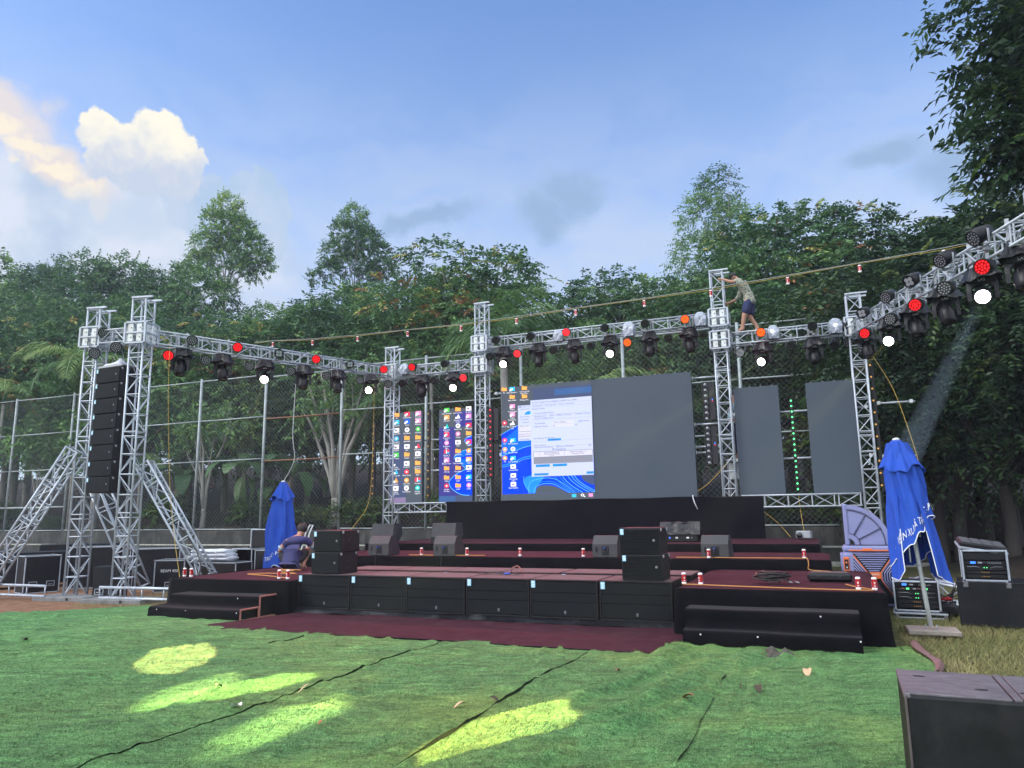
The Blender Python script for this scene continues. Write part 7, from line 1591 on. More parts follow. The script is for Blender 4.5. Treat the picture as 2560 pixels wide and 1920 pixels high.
# ------------------------------------------------------------------ air cooler
def cooler():
    t = thing('air_cooler', 'lavender and orange portable air cooler with quarter round duct behind the right platform', 'air cooler', 7.93, -5.16, 0, 0); w, d = 0.72, 0.60
    mb = MB(); mb.box((w / 2, d / 2, 0.46), (w, d, 0.84), 'lav', 0.05); mb.box((0.0, d / 2, 0.52), (0.05, d - 0.1, 0.66), 'lav', 0.02); mb.build('body', t)
    mb = MB(); mb.box((w / 2, d / 2, 0.92), (w - 0.03, d - 0.04, 0.10), 'lav', 0.03); mb.box((w / 2 + 0.03, 0.0, 0.90), (w - 0.14, 0.02, 0.022), 'orange', 0.006); mb.box((w / 2, 0.002, 0.915), (0.14, 0.02, 0.03), 'orange', 0.01); mb.build('top_lid', t)
    mb = MB(); n = 22; ctr = (0.10, 0.985)
    def fan(r0, r1, y0, y1, m, a0=0.0, a1=math.pi / 2):
        vs = []
        for i in range(n + 1):
            a = a0 + (a1 - a0) * i / n
            for r in (r0, r1):
                for y in (y0, y1): vs.append((ctr[0] + r * math.cos(a), y, ctr[1] + r * math.sin(a)))
        fs = []
        for i in range(n):
            b = i * 4; c = b + 4
            fs += [(b, c, c + 2, b + 2), (b + 1, b + 3, c + 3, c + 1), (b, b + 1, c + 1, c), (b + 2, c + 2, c + 3, b + 3)]
        fs += [(0, 2, 3, 1), (n * 4, n * 4 + 1, n * 4 + 3, n * 4 + 2)]; mb.add(vs, fs, m)
    fan(0.10, 0.60, 0.07, 0.50, 'lav'); fan(0.545, 0.61, 0.05, 0.52, 'lav'); fan(0.095, 0.16, 0.05, 0.52, 'lav')
    mb.box((0.115 - 0.02, 0.285, 1.29), (0.07, 0.47, 0.64), 'lav', 0.02); hood = mb.build('duct_hood', t)
    mb = MB()
    for a in (R(28), R(59)):
        for o in (-0.006, 0.0): mb.tube([(ctr[0] + 0.17 * math.cos(a), 0.066 + o, ctr[1] + 0.17 * math.sin(a)), (ctr[0] + 0.60 * math.cos(a), 0.066 + o, ctr[1] + 0.60 * math.sin(a))], 0.010, 'lavdark', 6)
    mb.tube([(ctr[0] + 0.525 * math.cos(k * math.pi / 40), 0.068, ctr[1] + 0.525 * math.sin(k * math.pi / 40)) for k in range(21)], 0.008, 'lavdark', 6); mb.tube([(ctr[0] + 0.175 * math.cos(k * math.pi / 40), 0.068, ctr[1] + 0.175 * math.sin(k * math.pi / 40)) for k in range(21)], 0.007, 'lavdark', 6)
    mb.build('rib', hood); mb = MB(); mb.box((0.055, 0.28, 1.29), (0.012, 0.40, 0.56), 'darkgap'); mb.build('duct_mouth', hood)
    mb = MB(); mb.box((0.05, -0.004, 0.60), (0.085, 0.02, 0.40), 'orange', 0.01); cp = mb.build('control_panel', t)
    mb = MB(); mb.box((0.05, -0.016, 0.69), (0.055, 0.006, 0.15), 'darkgap', 0.003); mb.lathe([(0.016, 0), (0.013, 0.014)], 'orange', 12, Matrix.Translation((0.05, -0.018, 0.715)) @ Matrix.Rotation(R(90), 4, 'X')); mb.box((0.052, -0.021, 0.645), (0.012, 0.004, 0.022), 'white'); mb.build('knob', cp)
    g = MB(); y = -0.006; x0, x1 = 0.15, 0.70; zt, zm, zb = 0.85, 0.60, 0.12; xa, xb = 0.33, 0.52
    g.add([(x0, y + 0.004, zb), (x1, y + 0.004, zb), (x1, y + 0.004, zt), (x0, y + 0.004, zt)], [(0, 1, 2, 3)], 'darkgap'); g.build('vent_recess', t)
    g = MB()
    for i in range(8):
        z = zt - 0.02 - i * 0.033; f = (zt - z) / (zt - zm); a = x0 + (xa - x0) * f + 0.02; b = x1 + (xb - x1) * f - 0.02; g.box(((a + b) / 2, y - 0.004, z), (b - a, 0.02, 0.017), 'lav', 0.004)
    for k in range(6):
        o = 0.012 + k * 0.034
        for sx in (-1, 1):
            e, i_ = (x0, xa) if sx < 0 else (x1, xb); p = [(e + (-sx) * 0.0, zt - 0.03 - o * 1.55), (i_ + sx * o, zm - 0.03 - 0.0), (i_ + sx * o, 0.46), (e, 0.46 - (abs(i_ - e) - o) * 1.5)]
            p = [(min(max(a, x0), x1), max(zb, b)) for a, b in p]; g.tube([(a, y - 0.004, b) for a, b in p], 0.009, 'lav', 5)
    g.build('vent_slat', t)
    g = MB()
    for e, i_ in ((x0, xa), (x1, xb)): g.tube([(e, y - 0.014, zt - 0.02), (i_, y - 0.014, zm - 0.02), (i_, y - 0.014, 0.46), (e, y - 0.014, 0.16)], 0.007, 'orange', 5)
    g.build('orange_trim', t)
    g = MB(); g.box(((xa + xb) / 2, y - 0.010, 0.53), (xb - xa - 0.01, 0.012, 0.10), 'orange', 0.006); pl = g.build('name_plate', t); g = MB(); text_on(g, 'FUJIHAITA', 0.034, 'white', (xa + xb) / 2, y - 0.018, 0.545, width=0.13); g.build('lettering', pl)
cooler()

# ------------------------------------------------------------------ cans, cables, leaves, small things
def can_proto():
    body = MB(); body.lathe([(0.022, 0.0), (0.028, 0.008), (0.028, 0.030)], 'white', 14, smooth=True); body.lathe([(0.0283, 0.030), (0.0283, 0.118)], 'canred', 14, caps=False); body.lathe([(0.0283, 0.118), (0.028, 0.128), (0.021, 0.140), (0.019, 0.140)], 'white', 14, smooth=True); a = body.mesh('can_body')
    mb = MB()
    for th in (0.0, 2.1, 4.2):
        for k, (w, z) in enumerate(((0.018, 0.085), (0.012, 0.072), (0.02, 0.048))):
            M = Matrix.Rotation(th, 4, 'Z') @ Matrix.Translation((0, -0.0292, z)); mb.box((0, 0, 0), (w, 0.001, 0.008), 'white', 0, M); vs = mb.v
    lab = mb.mesh('label_print')
    mb = MB(); mb.add([(p[0], p[1], p[2]) for p in [(-0.009, -0.0298, 0.08), (0.009, -0.0298, 0.08), (0.012, -0.0298, 0.09), (-0.012, -0.0298, 0.09)]], [(0, 1, 2, 3)], 'white'); return a, lab
CB, CL = can_proto()
def boxM_fix(): pass
def can(label, u, v, z, group, s=1.0):
    t = thing('beverage_can', label, 'can', u, v, z, rnd.uniform(-0.5, 0.5), group); t.scale = (s, s, s); b = link_mesh('can_body', CB, t); link_mesh('label_print', CL, b); return t
G1 = 'red and white cans on the stage edges'
for (u, v, z, lab) in ((-2.52, -8.03, 0.545, 'left one of two red cans at the left corner of the left platform'), (-2.34, -8.06, 0.545, 'right one of two red cans at the left corner of the left platform'), (-0.51, -8.02, 0.545, 'left one of two red cans at the right corner of the left platform'), (-0.33, -8.03, 0.545, 'right one of two red cans at the right corner of the left platform'),
    (-0.56, -5.26, 0.775, 'red can just left of the leftmost floor monitor'), (0.56, -5.26, 0.775, 'red can between the two left floor monitors'), (1.52, -5.25, 0.775, 'red can right of the second floor monitor'), (2.58, -5.24, 0.775, 'red can alone on the middle tier below the settings window'), (3.78, -5.26, 0.775, 'red can just left of the half hidden floor monitor'), (5.93, -5.33, 0.775, 'red can in front of the rightmost floor monitor'), (7.38, -5.26, 0.775, 'red can at the right end of the middle tier'),
    (5.99, -8.08, 0.605, 'left one of two red cans at the left corner of the right platform'), (6.20, -8.09, 0.605, 'right one of two red cans at the left corner of the right platform'), (8.02, -8.32, 0.605, 'left one of two red cans at the right corner of the right platform'), (8.19, -8.32, 0.605, 'right one of two red cans at the right corner of the right platform')): can(lab, u, v, z, G1, 1.05)
WIRE = [(-5.05, -5.3, 5.52), (-3.93, -4.42, 5.62), (-2.67, -4.58, 5.50), (-1.34, -4.76, 5.41), (0.01, -4.93, 5.34), (1.33, -5.1, 5.27), (2.59, -5.26, 5.24), (3.82, -5.42, 5.22), (5.12, -5.59, 5.19), (6.27, -5.74, 5.18), (7.48, -5.89, 5.19), (8.51, -6.03, 5.20), (9.61, -6.17, 5.22), (10.02, -6.21, 5.24)]
WIRE[0] = (-4.55, -4.34, 5.66)
def wire():
    t = thing('overhead_cable', 'pale cable strung across the stage between the two wings with red cans hanging from it', 'cable', 0, 0, 0); frame_z(t); mb = MB(); mb.tube(WIRE, 0.007, 'wirepale', 5); mb.build('rope', t)
    mb = MB(); mb.tube([(a + 0.01, b, c - 0.018 + 0.012 * math.sin(i * 1.9)) for i, (a, b, c) in enumerate(WIRE)], 0.0035, 'yellow_cable', 5); mb.build('flex', t)
    for i, (a, b, c) in enumerate(WIRE[1:-1]):
        mb = can('red can hanging from the overhead cable, %s from the left' % ORD[i], a, b, c - 0.152, 'red cans hanging from the overhead cable', 0.85)
        k = MB(); k.tube([(0, 0, 0.14), (0, 0, 0.165)], 0.008, 'plastic', 6); k.build('socket_cap', mb)
MT['wirepale'] = mat('pale_wire', (0.22, 0.24, 0.24), 0.6, 0, 0.1, 9)
wire()
def cable(label, pts, m, r=0.008, name='cable', loops=None, smooth=6):
    t = thing(name, label, 'cable', 0, 0, 0); frame_z(t); P = [Vector(p) for p in pts]; out = []
    c = [P[0]] + P + [P[-1]]
    for i in range(1, len(c) - 2):
        for k in range(smooth):
            s = k / smooth; out.append(0.5 * (2 * c[i] + (c[i + 1] - c[i - 1]) * s + (2 * c[i - 1] - 5 * c[i] + 4 * c[i + 1] - c[i + 2]) * s * s + (3 * c[i] - c[i - 1] - 3 * c[i + 1] + c[i + 2]) * s ** 3))
    out.append(P[-1]); mb = MB(); mb.tube(out, r, m, 6); mb.build('lead', t)
cable('orange cable along the front edge of the right platform', [(5.97, -8.10, 0.61), (6.2, -8.16, 0.612), (6.6, -8.25, 0.612), (7.2, -8.34, 0.612), (7.9, -8.40, 0.612), (8.18, -8.36, 0.612), (8.0, -8.0, 0.612), (7.9, -7.7, 0.612)], 'orange_cable')
cable('orange cable along the edge of the middle tier on the right', [(5.4, -5.31, 0.785), (6.2, -5.32, 0.785), (7.3, -5.32, 0.785), (7.42, -5.36, 0.78), (7.44, -5.42, 0.70), (7.45, -5.43, 0.62), (7.75, -5.6, 0.61)], 'orange_cable')
cable('orange cable looping on the left platform behind the red cans', [(-0.45, -7.9, 0.55), (-1.2, -7.55, 0.55), (-1.75, -7.35, 0.55), (-1.5, -7.15, 0.552), (-0.9, -7.1, 0.55), (-1.6, -6.75, 0.552), (-1.35, -6.6, 0.56), (-1.75, -6.5, 0.57), (-1.3, -6.45, 0.56)], 'orange_cable', 0.010)
cable('orange cable lying along the middle tier between the left floor monitors', [(0.3, -5.28, 0.785), (0.7, -5.30, 0.785), (1.5, -5.29, 0.785), (1.9, -5.27, 0.785)], 'orange_cable')
cable('yellow cable hanging beside the left LED strip down to the stage', [(-3.86, -0.2, 5.2), (-3.86, -0.2, 4.2), (-3.9, -0.25, 2.1), (-4.05, -0.6, 1.4), (-4.2, -1.2, 0.9)], 'yellow_cable', 0.0055)
cable('yellow cable hanging from the left wing beside the right speaker tower', [(-4.35, -7.0, 5.1), (-4.3, -7.0, 4.0), (-4.1, -7.0, 2.2), (-3.9, -7.0, 1.2), (-3.5, -7.2, 0.5), (-3.1, -7.5, 0.1)], 'yellow_cable', 0.0045)
cable('white cable hanging loosely in front of the court fence on the left', [(-4.2, -3.2, 5.0), (-4.4, -3.0, 3.6), (-4.5, -2.8, 2.9), (-5.1, -2.6, 2.2), (-5.0, -2.6, 1.8), (-5.2, -2.6, 1.5), (-5.0, -2.6, 0.95)], 'white_cable', 0.009)
cable('yellow cable sagging from the tower right of the main screen', [(5.05, -0.3, 2.0), (5.25, -0.3, 2.12), (5.5, -0.3, 2.35), (5.75, -0.3, 2.62)], 'yellow_cable', 0.0055)
cable('yellow cable running from the last truss tower down to the right umbrella', [(8.95, -0.2, 4.9), (9.25, -0.6, 4.1), (9.4, -1.2, 3.2), (9.45, -2.2, 2.2), (9.3, -3.6, 1.2)], 'yellow_cable', 0.0045)
cable('yellow cable under the grey side screens', [(6.2, 0.1, 1.7), (6.7, -0.1, 1.3), (7.0, -0.3, 0.95)], 'yellow_cable', 0.0055)
cable('second yellow cable hanging under the grey side screens with a white lead beside it', [(7.22, 0.0, 1.9), (7.25, -0.1, 1.4), (7.3, -0.3, 0.95)], 'yellow_cable', 0.0055)
cable('black cable trailing over the left corner of the left platform', [(-4.7, -7.1, 2.0), (-4.0, -6.6, 1.2), (-3.3, -6.9, 0.7), (-2.75, -7.5, 0.5), (-2.7, -7.6, 0.2)], 'black_cable', 0.012)
def coil():
    t = thing('cable_coil', 'tangled coil of black cable on the right platform', 'cable coil', 7.05, -7.75, 0.61); mb = MB(); rs = random.Random(4)
    for k in range(13):
        pts = []; a0 = rs.uniform(0, 6); rx = rs.uniform(0.12, 0.22); ry = rs.uniform(0.06, 0.12); cx = rs.uniform(-0.07, 0.07)
        for i in range(19): a = a0 + i * 0.35; pts.append((cx + rx * math.cos(a), ry * math.sin(a), 0.015 + k * 0.007 + 0.05 * abs(math.sin(a * 0.5 + k))))
        mb.tube(pts, 0.008, 'black_cable', 5)
    mb.build('cable_loop', t); mb = MB(); mb.tube([(-0.22, 0.02, 0.06), (-0.2, 0.03, 0.12), (-0.12, 0.02, 0.15), (-0.02, 0.0, 0.13)], 0.008, 'steel_red', 5); mb.build('red_lead', t)
    for x in (0.18, 0.26): mb = MB(); mb.tube([(x, -0.05, 0.03), (x + 0.06, -0.09, 0.02)], 0.011, 'badge', 6); mb.build('plug', t)
coil()
def toolbox():
    t = thing('tool_case', 'long low black plastic case lying on the right platform', 'plastic case', 7.66, -7.20, 0.606, R(2)); mb = MB(); mb.box((0.06, 0, 0.055), (0.54, 0.26, 0.105), 'plastic', 0.03); mb.build('shell', t); mb = MB(); mb.box((0.06, 0, 0.112), (0.44, 0.18, 0.012), 'cabtop', 0.004); mb.build('lid_panel', t)
    for x in (-0.08, 0.18): mb = MB(); mb.box((x, -0.132, 0.065), (0.05, 0.012, 0.03), 'yoke', 0.004); mb.build('latch', t)
toolbox()
def sub_cables():
    t = thing('cable_pile', 'small tangle of dark cable lying on the subwoofer tops', 'cable', 3.15, -7.42, 0.632); mb = MB(); rs = random.Random(8)
    for k in range(6):
        pts = [(-0.35 + 0.13 * i + rs.uniform(-.03, .03), rs.uniform(-0.08, 0.08), 0.012 + rs.uniform(0, 0.02)) for i in range(6)]; mb.tube(pts, 0.007, 'black_cable', 5)
    mb.tube([(0.15, 0, 0.01), (0.18, 0, 0.10), (0.26, 0.0, 0.13), (0.33, 0, 0.08), (0.35, 0.0, 0.0)], 0.008, 'steel_red', 5); mb.build('lead', t); mb = MB(); mb.tube([(0.05, -0.05, 0.015), (0.17, -0.07, 0.02)], 0.014, 'blueplug', 8); mb.build('plug', t)
sub_cables()
def projector():
    t = thing('small_fixture', 'small grey fixture with a dark hose standing on the top tier by the air cooler', 'stage fixture', 7.30, -0.95, 0.93, R(-10)); mb = MB(); mb.box((0, 0, 0.09), (0.30, 0.25, 0.16), 'alu_dark', 0.02); mb.build('housing', t); mb = MB(); mb.lathe([(0.055, 0), (0.06, 0.03), (0.045, 0.035)], 'glass', 16, Matrix.Translation((-0.07, -0.125, 0.08)) @ Matrix.Rotation(R(90), 4, 'X')); mb.build('lens', t)
projector()
def litter():
    rs = random.Random(6); spots_ = [(7.47, -10.43, 'pale tan scrap lying on the lawn below the right steps', 'tan', 0.11), (7.1, -11.17, 'curled brown leaf on the lawn near the thin right seam', 'brown', 0.09), (6.63, -11.86, 'reddish dry leaf beside the thin right seam of the lawn', 'red', 0.08), (5.79, -10.78, 'small rust coloured leaf on the lawn in front of the maroon carpet', 'red', 0.07), (5.14, -12.2, 'dark dry leaf above the bright light pool on the right', 'brown', 0.07), (4.95, -12.45, 'pale folded scrap just left of the dark dry leaf', 'tan', 0.08), (3.30, -13.1, 'crumpled pale paper scrap lying in the long light pool', 'white', 0.11), (3.46, -12.45, 'dry twig lying on the wide lawn seam', 'tan', 0.12), (-1.66, -11.38, 'dark scrap on the lawn at the far left', 'brown', 0.10), (4.3, -13.35, 'tiny orange leaf between the two lower light pools', 'red', 0.04), (2.6, -12.55, 'small dark leaf left of the long light pool', 'brown', 0.07), (6.95, -11.1, 'thin brown twig on the lawn near the torn turf', 'brown', 0.08)]
    MT['tan'] = mat('tan_scrap', (0.50, 0.34, 0.20), 0.8, 0, 0.2, 20); MT['brown'] = mat('brown_leaf', (0.05, 0.035, 0.022), 0.8, 0, 0.3, 20); MT['red'] = mat('reddish_leaf', (0.30, 0.10, 0.05), 0.8, 0, 0.2, 20)
    for u, v, lab, m, s in spots_:
        t = thing('fallen_leaf' if 'leaf' in lab else ('twig' if 'twig' in lab else 'litter_scrap'), lab, 'leaf' if 'leaf' in lab else 'litter', u, v, float(turf_h(np.array([u]), np.array([v]))[0]) + 0.018, rs.uniform(0, 6), 'litter on the lawn'); mb = MB(); n = 7; vs = []
        for i in range(n):
            f = i / (n - 1); w = s * (0.10 if 'twig' in lab else 0.38) * math.sin(math.pi * (0.08 + 0.86 * f)); z = 0.25 * s * math.sin(f * 3 + 1)
            vs += [((f - 0.5) * s * 1.3, -w, z + 0.3 * w), ((f - 0.5) * s * 1.3, 0, z), ((f - 0.5) * s * 1.3, w * 0.8, z + 0.5 * w)]
        fs = [(i * 3 + k, i * 3 + k + 1, i * 3 + k + 4, i * 3 + k + 3) for i in range(n - 1) for k in (0, 1)]; mb.add(vs, fs, m, True); mb.build('blade', t)
litter()
def clod():
    t = thing('torn_turf', 'torn grey flap of turf with dirt lying before the right steps', 'turf scrap', 7.17, -9.45, 0.03); mb = MB(); n = 22; vs = []
    for j in range(n + 1):
        for i in range(n + 1):
            x, y = -0.24 + 0.46 * i / n, -0.24 + 0.42 * j / n; e = max(0, 1 - ((x + 0.01) / 0.22) ** 2 - ((y + 0.03) / 0.19) ** 2) ** 0.7; vs.append((x + 0.05 * (vn(x * 8, y * 8, 141) - 0.5), y + 0.05 * (vn(x * 8 + 5, y * 8, 142) - 0.5), -0.02 + 0.075 * e * (0.4 + 1.2 * vn(x * 14, y * 14, 143)) + 0.01 * vn(x * 60, y * 60, 144)))
    n1 = n + 1; mb.add(vs, [(j * n1 + i, j * n1 + i + 1, (j + 1) * n1 + i + 1, (j + 1) * n1 + i) for j in range(n) for i in range(n)], 'clodm', True); mb.build('dirt_lump', t)
    mb = MB(); mb.add([(-0.30, -0.24, 0.01), (-0.16, -0.28, 0.03), (-0.12, -0.02, 0.05), (-0.18, 0.12, 0.03)], [(0, 1, 2, 3)], 'cabtop'); mb.build('backing_flap', t)
    t2 = thing('turf_flap', 'folded back maroon edge of the lawn beside the dry grass', 'turf edge', 8.56, -9.1, 0.02); mb = MB(); vs = []
    for j in range(15):
        f = j / 14; y = -0.85 + 1.6 * f; w = 0.06 * math.sin(math.pi * (0.06 + 0.9 * f)) + 0.015; o = 0.05 * math.sin(f * 5)
        vs += [(o - 0.02, y, 0.03), (o + w * 0.5, y, 0.055 + 0.03 * math.sin(f * 9)), (o + w, y, 0.012)]
    mb.add(vs, [(j * 3 + k, j * 3 + k + 1, j * 3 + k + 4, j * 3 + k + 3) for j in range(14) for k in (0, 1)], 'flapm', True); mb.build('flap', t2)
def vn(a, b, s): return float(vnoise(np.array([a]), np.array([b]), s)[0])
MT['clodm'] = mat('dirt_clod', (0.055, 0.055, 0.045), 0.95, 0, 0.5, 12, 0.8, 40, dirt=(0.12, 0.12, 0.07), dirt_amt=0.5); MT['flapm'] = mat('maroon_turf_backing', (0.16, 0.085, 0.085), 0.9, 0, 0.3, 9)
clod()

def hand_truck():
    t = thing('hand_truck', 'pale tube handle of a hand truck leaning behind the left umbrella', 'hand truck', -2.30, -5.15, 0.0, R(20)); mb = MB()
    mb.tube([(-0.06, 0, 0.1), (-0.06, 0.05, 0.8), (0.02, 0.10, 1.20), (0.10, 0.12, 1.36), (0.16, 0.12, 1.36), (0.10, 0.10, 1.20), (0.04, 0.05, 0.8), (0.04, 0, 0.1)], 0.016, 'pole_white', 8); mb.build('handle', t)
    mb = MB(); mb.box((0.0, -0.08, 0.04), (0.34, 0.22, 0.02), 'alu_dark', 0.004); mb.build('toe_plate', t)
    for x in (-0.16, 0.16): mb = MB(); mb.lathe([(0.05, -0.02), (0.09, -0.018), (0.09, 0.018), (0.05, 0.02)], 'plastic', 14, Matrix.Translation((x, 0.05, 0.095)) @ Matrix.Rotation(R(90), 4, 'Y')); mb.build('wheel', t)
hand_truck()
def rack_cables():
    t = thing('cable_tangle', 'black cables and red plugs heaped between the two racks on the right', 'cable coil', 9.18, -5.55, 0.0); mb = MB(); rs = random.Random(14)
    for k in range(16):
        p0 = Vector((-0.25 + rs.uniform(-.05, .05), rs.uniform(-.1, .1), 0.42 + rs.uniform(-.12, .05))); p3 = Vector((0.18 + rs.uniform(-.05, .05), rs.uniform(-.1, .1), 0.48 + rs.uniform(-.3, .05))); m1 = Vector((rs.uniform(-.15, .1), rs.uniform(-.15, .1), rs.uniform(0.02, 0.35))); m2 = Vector((rs.uniform(-.05, .15), rs.uniform(-.15, .1), rs.uniform(0.02, 0.35)))
        mb.tube([((1 - s) ** 3) * p0 + 3 * s * (1 - s) ** 2 * m1 + 3 * s * s * (1 - s) * m2 + s ** 3 * p3 for s in [i / 9 for i in range(10)]], 0.007, 'black_cable', 5)
    mb.build('lead', t)
    for i in range(3): mb = MB(); mb.tube([(-0.06 + 0.05 * i, -0.10, 0.26 + 0.012 * i), (0.05 + 0.03 * i, -0.12, 0.25)], 0.018, 'canred', 8); mb.build('plug', t)
    mb = MB(); mb.box((0.02, 0.02, 0.10), (0.34, 0.26, 0.20), 'bag', 0.05); mb.build('cable_bag', t)
rack_cables()
# ------------------------------------------------------------------ people
def skin_mesh(name, joints, bones, m, parent, sub=2, root=None):
    bm = bmesh.new(); lay = bm.verts.layers.skin.verify(); V = {}
    for k, (p, r) in joints.items():
        vtx = bm.verts.new(p); V[k] = vtx; s = vtx[lay]; s.radius = (r, r) if not isinstance(r, tuple) else r; s.use_root = (k == root)
    for a, b in bones: bm.edges.new((V[a], V[b]))
    me = bpy.data.meshes.new(name); bm.to_mesh(me); bm.free(); me.materials.append(MT[m] if isinstance(m, str) else m)
    o = link_mesh(name, me, parent); sk = o.modifiers.new('skin', 'SKIN'); sk.use_smooth_shade = True; sk.branch_smoothing = 0.4
    ss = o.modifiers.new('sub', 'SUBSURF'); ss.levels = sub; ss.render_levels = sub; return o
def hand_joints(J, B, key, wrist, d, side, up, s=1.0, curl=0.5):
    """palm and five bent fingers continuing the forearm"""
    d = Vector(d).normalized(); side = Vector(side); side = (side - d * side.dot(d)).normalized(); up = side.cross(d); W_ = Vector(wrist)
    J[key + 'palm'] = (W_ + d * 0.05 * s, (0.034 * s, 0.020 * s)); J[key + 'kn'] = (W_ + d * 0.088 * s, (0.036 * s, 0.016 * s)); B += [(key, key + 'palm'), (key + 'palm', key + 'kn')]
    for i, (o, L_) in enumerate(((-0.030, 0.060), (-0.010, 0.074), (0.010, 0.070), (0.029, 0.054))):
        b = W_ + d * 0.10 * s + side * o * s * 1.15; q1 = b + (d * math.cos(curl * 0.6) - up * math.sin(curl * 0.6)) * L_ * 0.5 * s; q2 = q1 + (d * math.cos(curl * 1.5) - up * math.sin(curl * 1.5)) * L_ * 0.5 * s
        J[key + 'f%d' % i] = (q1, 0.0085 * s); J[key + 'g%d' % i] = (q2, 0.0075 * s); B += [(key + 'kn', key + 'f%d' % i), (key + 'f%d' % i, key + 'g%d' % i)]
    tb = W_ + d * 0.055 * s - side * 0.045 * s; J[key + 't'] = (tb, 0.010 * s); J[key + 'u'] = (tb + (d * 0.8 - side * 0.4 - up * 0.3) * 0.035 * s, 0.0085 * s); B += [(key + 'palm', key + 't'), (key + 't', key + 'u')]
def hair_cap(parent, c, r, axis_up, m='hair', facing=None):
    mb = MB(); up = Vector(axis_up).normalized(); x = up.orthogonal().normalized(); y = up.cross(x); M = Matrix(((x.x, y.x, up.x, c[0]), (x.y, y.y, up.y, c[1]), (x.z, y.z, up.z, c[2]), (0, 0, 0, 1)))
    rows = [(0.55, -0.62), (0.86, -0.40), (1.0, -0.1), (1.02, 0.2), (0.92, 0.5), (0.68, 0.82), (0.3, 1.02), (0.02, 1.08)]; mb.lathe([(a * r[0], b * r[1]) for a, b in rows], m, 18, M)
    rs = random.Random(2); mb.v = [tuple(Vector(p) + Vector((rs.uniform(-1, 1), rs.uniform(-1, 1), rs.uniform(-1, 1))) * 0.005) for p in mb.v]; return mb.build('hair', parent)
def crouching_man():
    t = thing('person', 'crouching man in navy shirt and black shorts seen from behind on the left platform', 'person', -1.62, -6.32, 0.545, R(36))
    # local x = right in view, y = away from the viewer, z = up
    J = {'pel': ((-0.02, 0.00, 0.17), (0.155, 0.13)), 'sp1': ((0.0, 0.04, 0.30), (0.145, 0.115)), 'sp2': ((0.03, 0.10, 0.45), (0.155, 0.115)), 'ch': ((0.065, 0.17, 0.555), (0.15, 0.10)), 'nk': ((0.105, 0.245, 0.635), 0.056), 'h0': ((0.135, 0.29, 0.685), (0.072, 0.078)), 'h1': ((0.155, 0.325, 0.745), (0.080, 0.092)), 'h2': ((0.16, 0.345, 0.80), (0.062, 0.07)), 'nose': ((0.185, 0.425, 0.715), 0.016), 'ear': ((0.235, 0.32, 0.725), 0.016),
         'shr': ((0.235, 0.16, 0.55), 0.062), 'elr': ((0.40, 0.26, 0.395), 0.044), 'wrr': ((0.47, 0.48, 0.34), 0.029), 'shl': ((-0.115, 0.14, 0.53), 0.062), 'ell': ((-0.255, 0.16, 0.355), 0.044), 'wrl': ((-0.14, 0.36, 0.28), 0.029),
         'hpr': ((0.085, 0.03, 0.155), 0.10), 'knr': ((0.30, 0.36, 0.40), 0.066), 'anr': ((0.185, 0.11, 0.075), 0.040), 'hlr': ((0.18, 0.06, 0.035), 0.036), 'tor': ((0.24, 0.27, 0.025), 0.032), 'hpl': ((-0.11, 0.03, 0.155), 0.10), 'knl': ((-0.24, 0.36, 0.38), 0.066), 'anl': ((-0.14, 0.11, 0.075), 0.040), 'hll': ((-0.14, 0.06, 0.035), 0.036), 'tol': ((-0.18, 0.27, 0.025), 0.032)}
    B = [('pel', 'sp1'), ('sp1', 'sp2'), ('sp2', 'ch'), ('ch', 'nk'), ('nk', 'h0'), ('h0', 'h1'), ('h1', 'h2'), ('h0', 'nose'), ('h1', 'ear'), ('ch', 'shr'), ('shr', 'elr'), ('elr', 'wrr'), ('ch', 'shl'), ('shl', 'ell'), ('ell', 'wrl'), ('pel', 'hpr'), ('hpr', 'knr'), ('knr', 'anr'), ('anr', 'hlr'), ('anr', 'tor'), ('pel', 'hpl'), ('hpl', 'knl'), ('knl', 'anl'), ('anl', 'hll'), ('anl', 'tol')]
    J0 = dict(J); hand_joints(J, B, 'wrr', J['wrr'][0], (0.25, 0.9, -0.3), (0.9, -0.2, 0), None, 1.0, 0.7); hand_joints(J, B, 'wrl', J['wrl'][0], (0.5, 0.8, -0.3), (-0.8, 0.5, 0), None, 1.0, 0.7)
    skin_mesh('body', J, B, 'skin', t, 2, 'pel')
    g = 0.022; S = {k: J0[k] for k in ('pel', 'sp1', 'sp2', 'ch', 'shr', 'shl')}; S = {k: (p, (r[0] + g, r[1] + g) if isinstance(r, tuple) else r + g) for k, (p, r) in S.items()}
    S['pel'] = ((-0.02, 0.0, 0.20), (0.165, 0.14)); S['nkb'] = ((0.09, 0.215, 0.60), 0.072); S['hem'] = ((-0.035, -0.035, 0.12), (0.165, 0.135))
    S['sr'] = (Vector(J0['shr'][0]).lerp(Vector(J0['elr'][0]), 0.62), 0.068); S['sl'] = (Vector(J0['shl'][0]).lerp(Vector(J0['ell'][0]), 0.62), 0.068)
    sh = skin_mesh('shirt', S, [('hem', 'pel'), ('pel', 'sp1'), ('sp1', 'sp2'), ('sp2', 'ch'), ('ch', 'nkb'), ('ch', 'shr'), ('shr', 'sr'), ('ch', 'shl'), ('shl', 'sl')], 'navy', t, 2, 'pel')
    for a, b, nm in (('shr', 'elr', 'r'), ('shl', 'ell', 'l')):
        p, q_ = Vector(J0[a][0]), Vector(J0[b][0]); mb = MB(); mb.tube([p.lerp(q_, 0.66), p.lerp(q_, 0.80)], [0.072, 0.068], 'ltblue', 12); mb.build('sleeve_cuff', sh)
    K = {k: J0[k] for k in ('pel', 'hpr', 'hpl')}; K = {k: (p, (r[0] + 0.018, r[1] + 0.018) if isinstance(r, tuple) else r + 0.02) for k, (p, r) in K.items()}
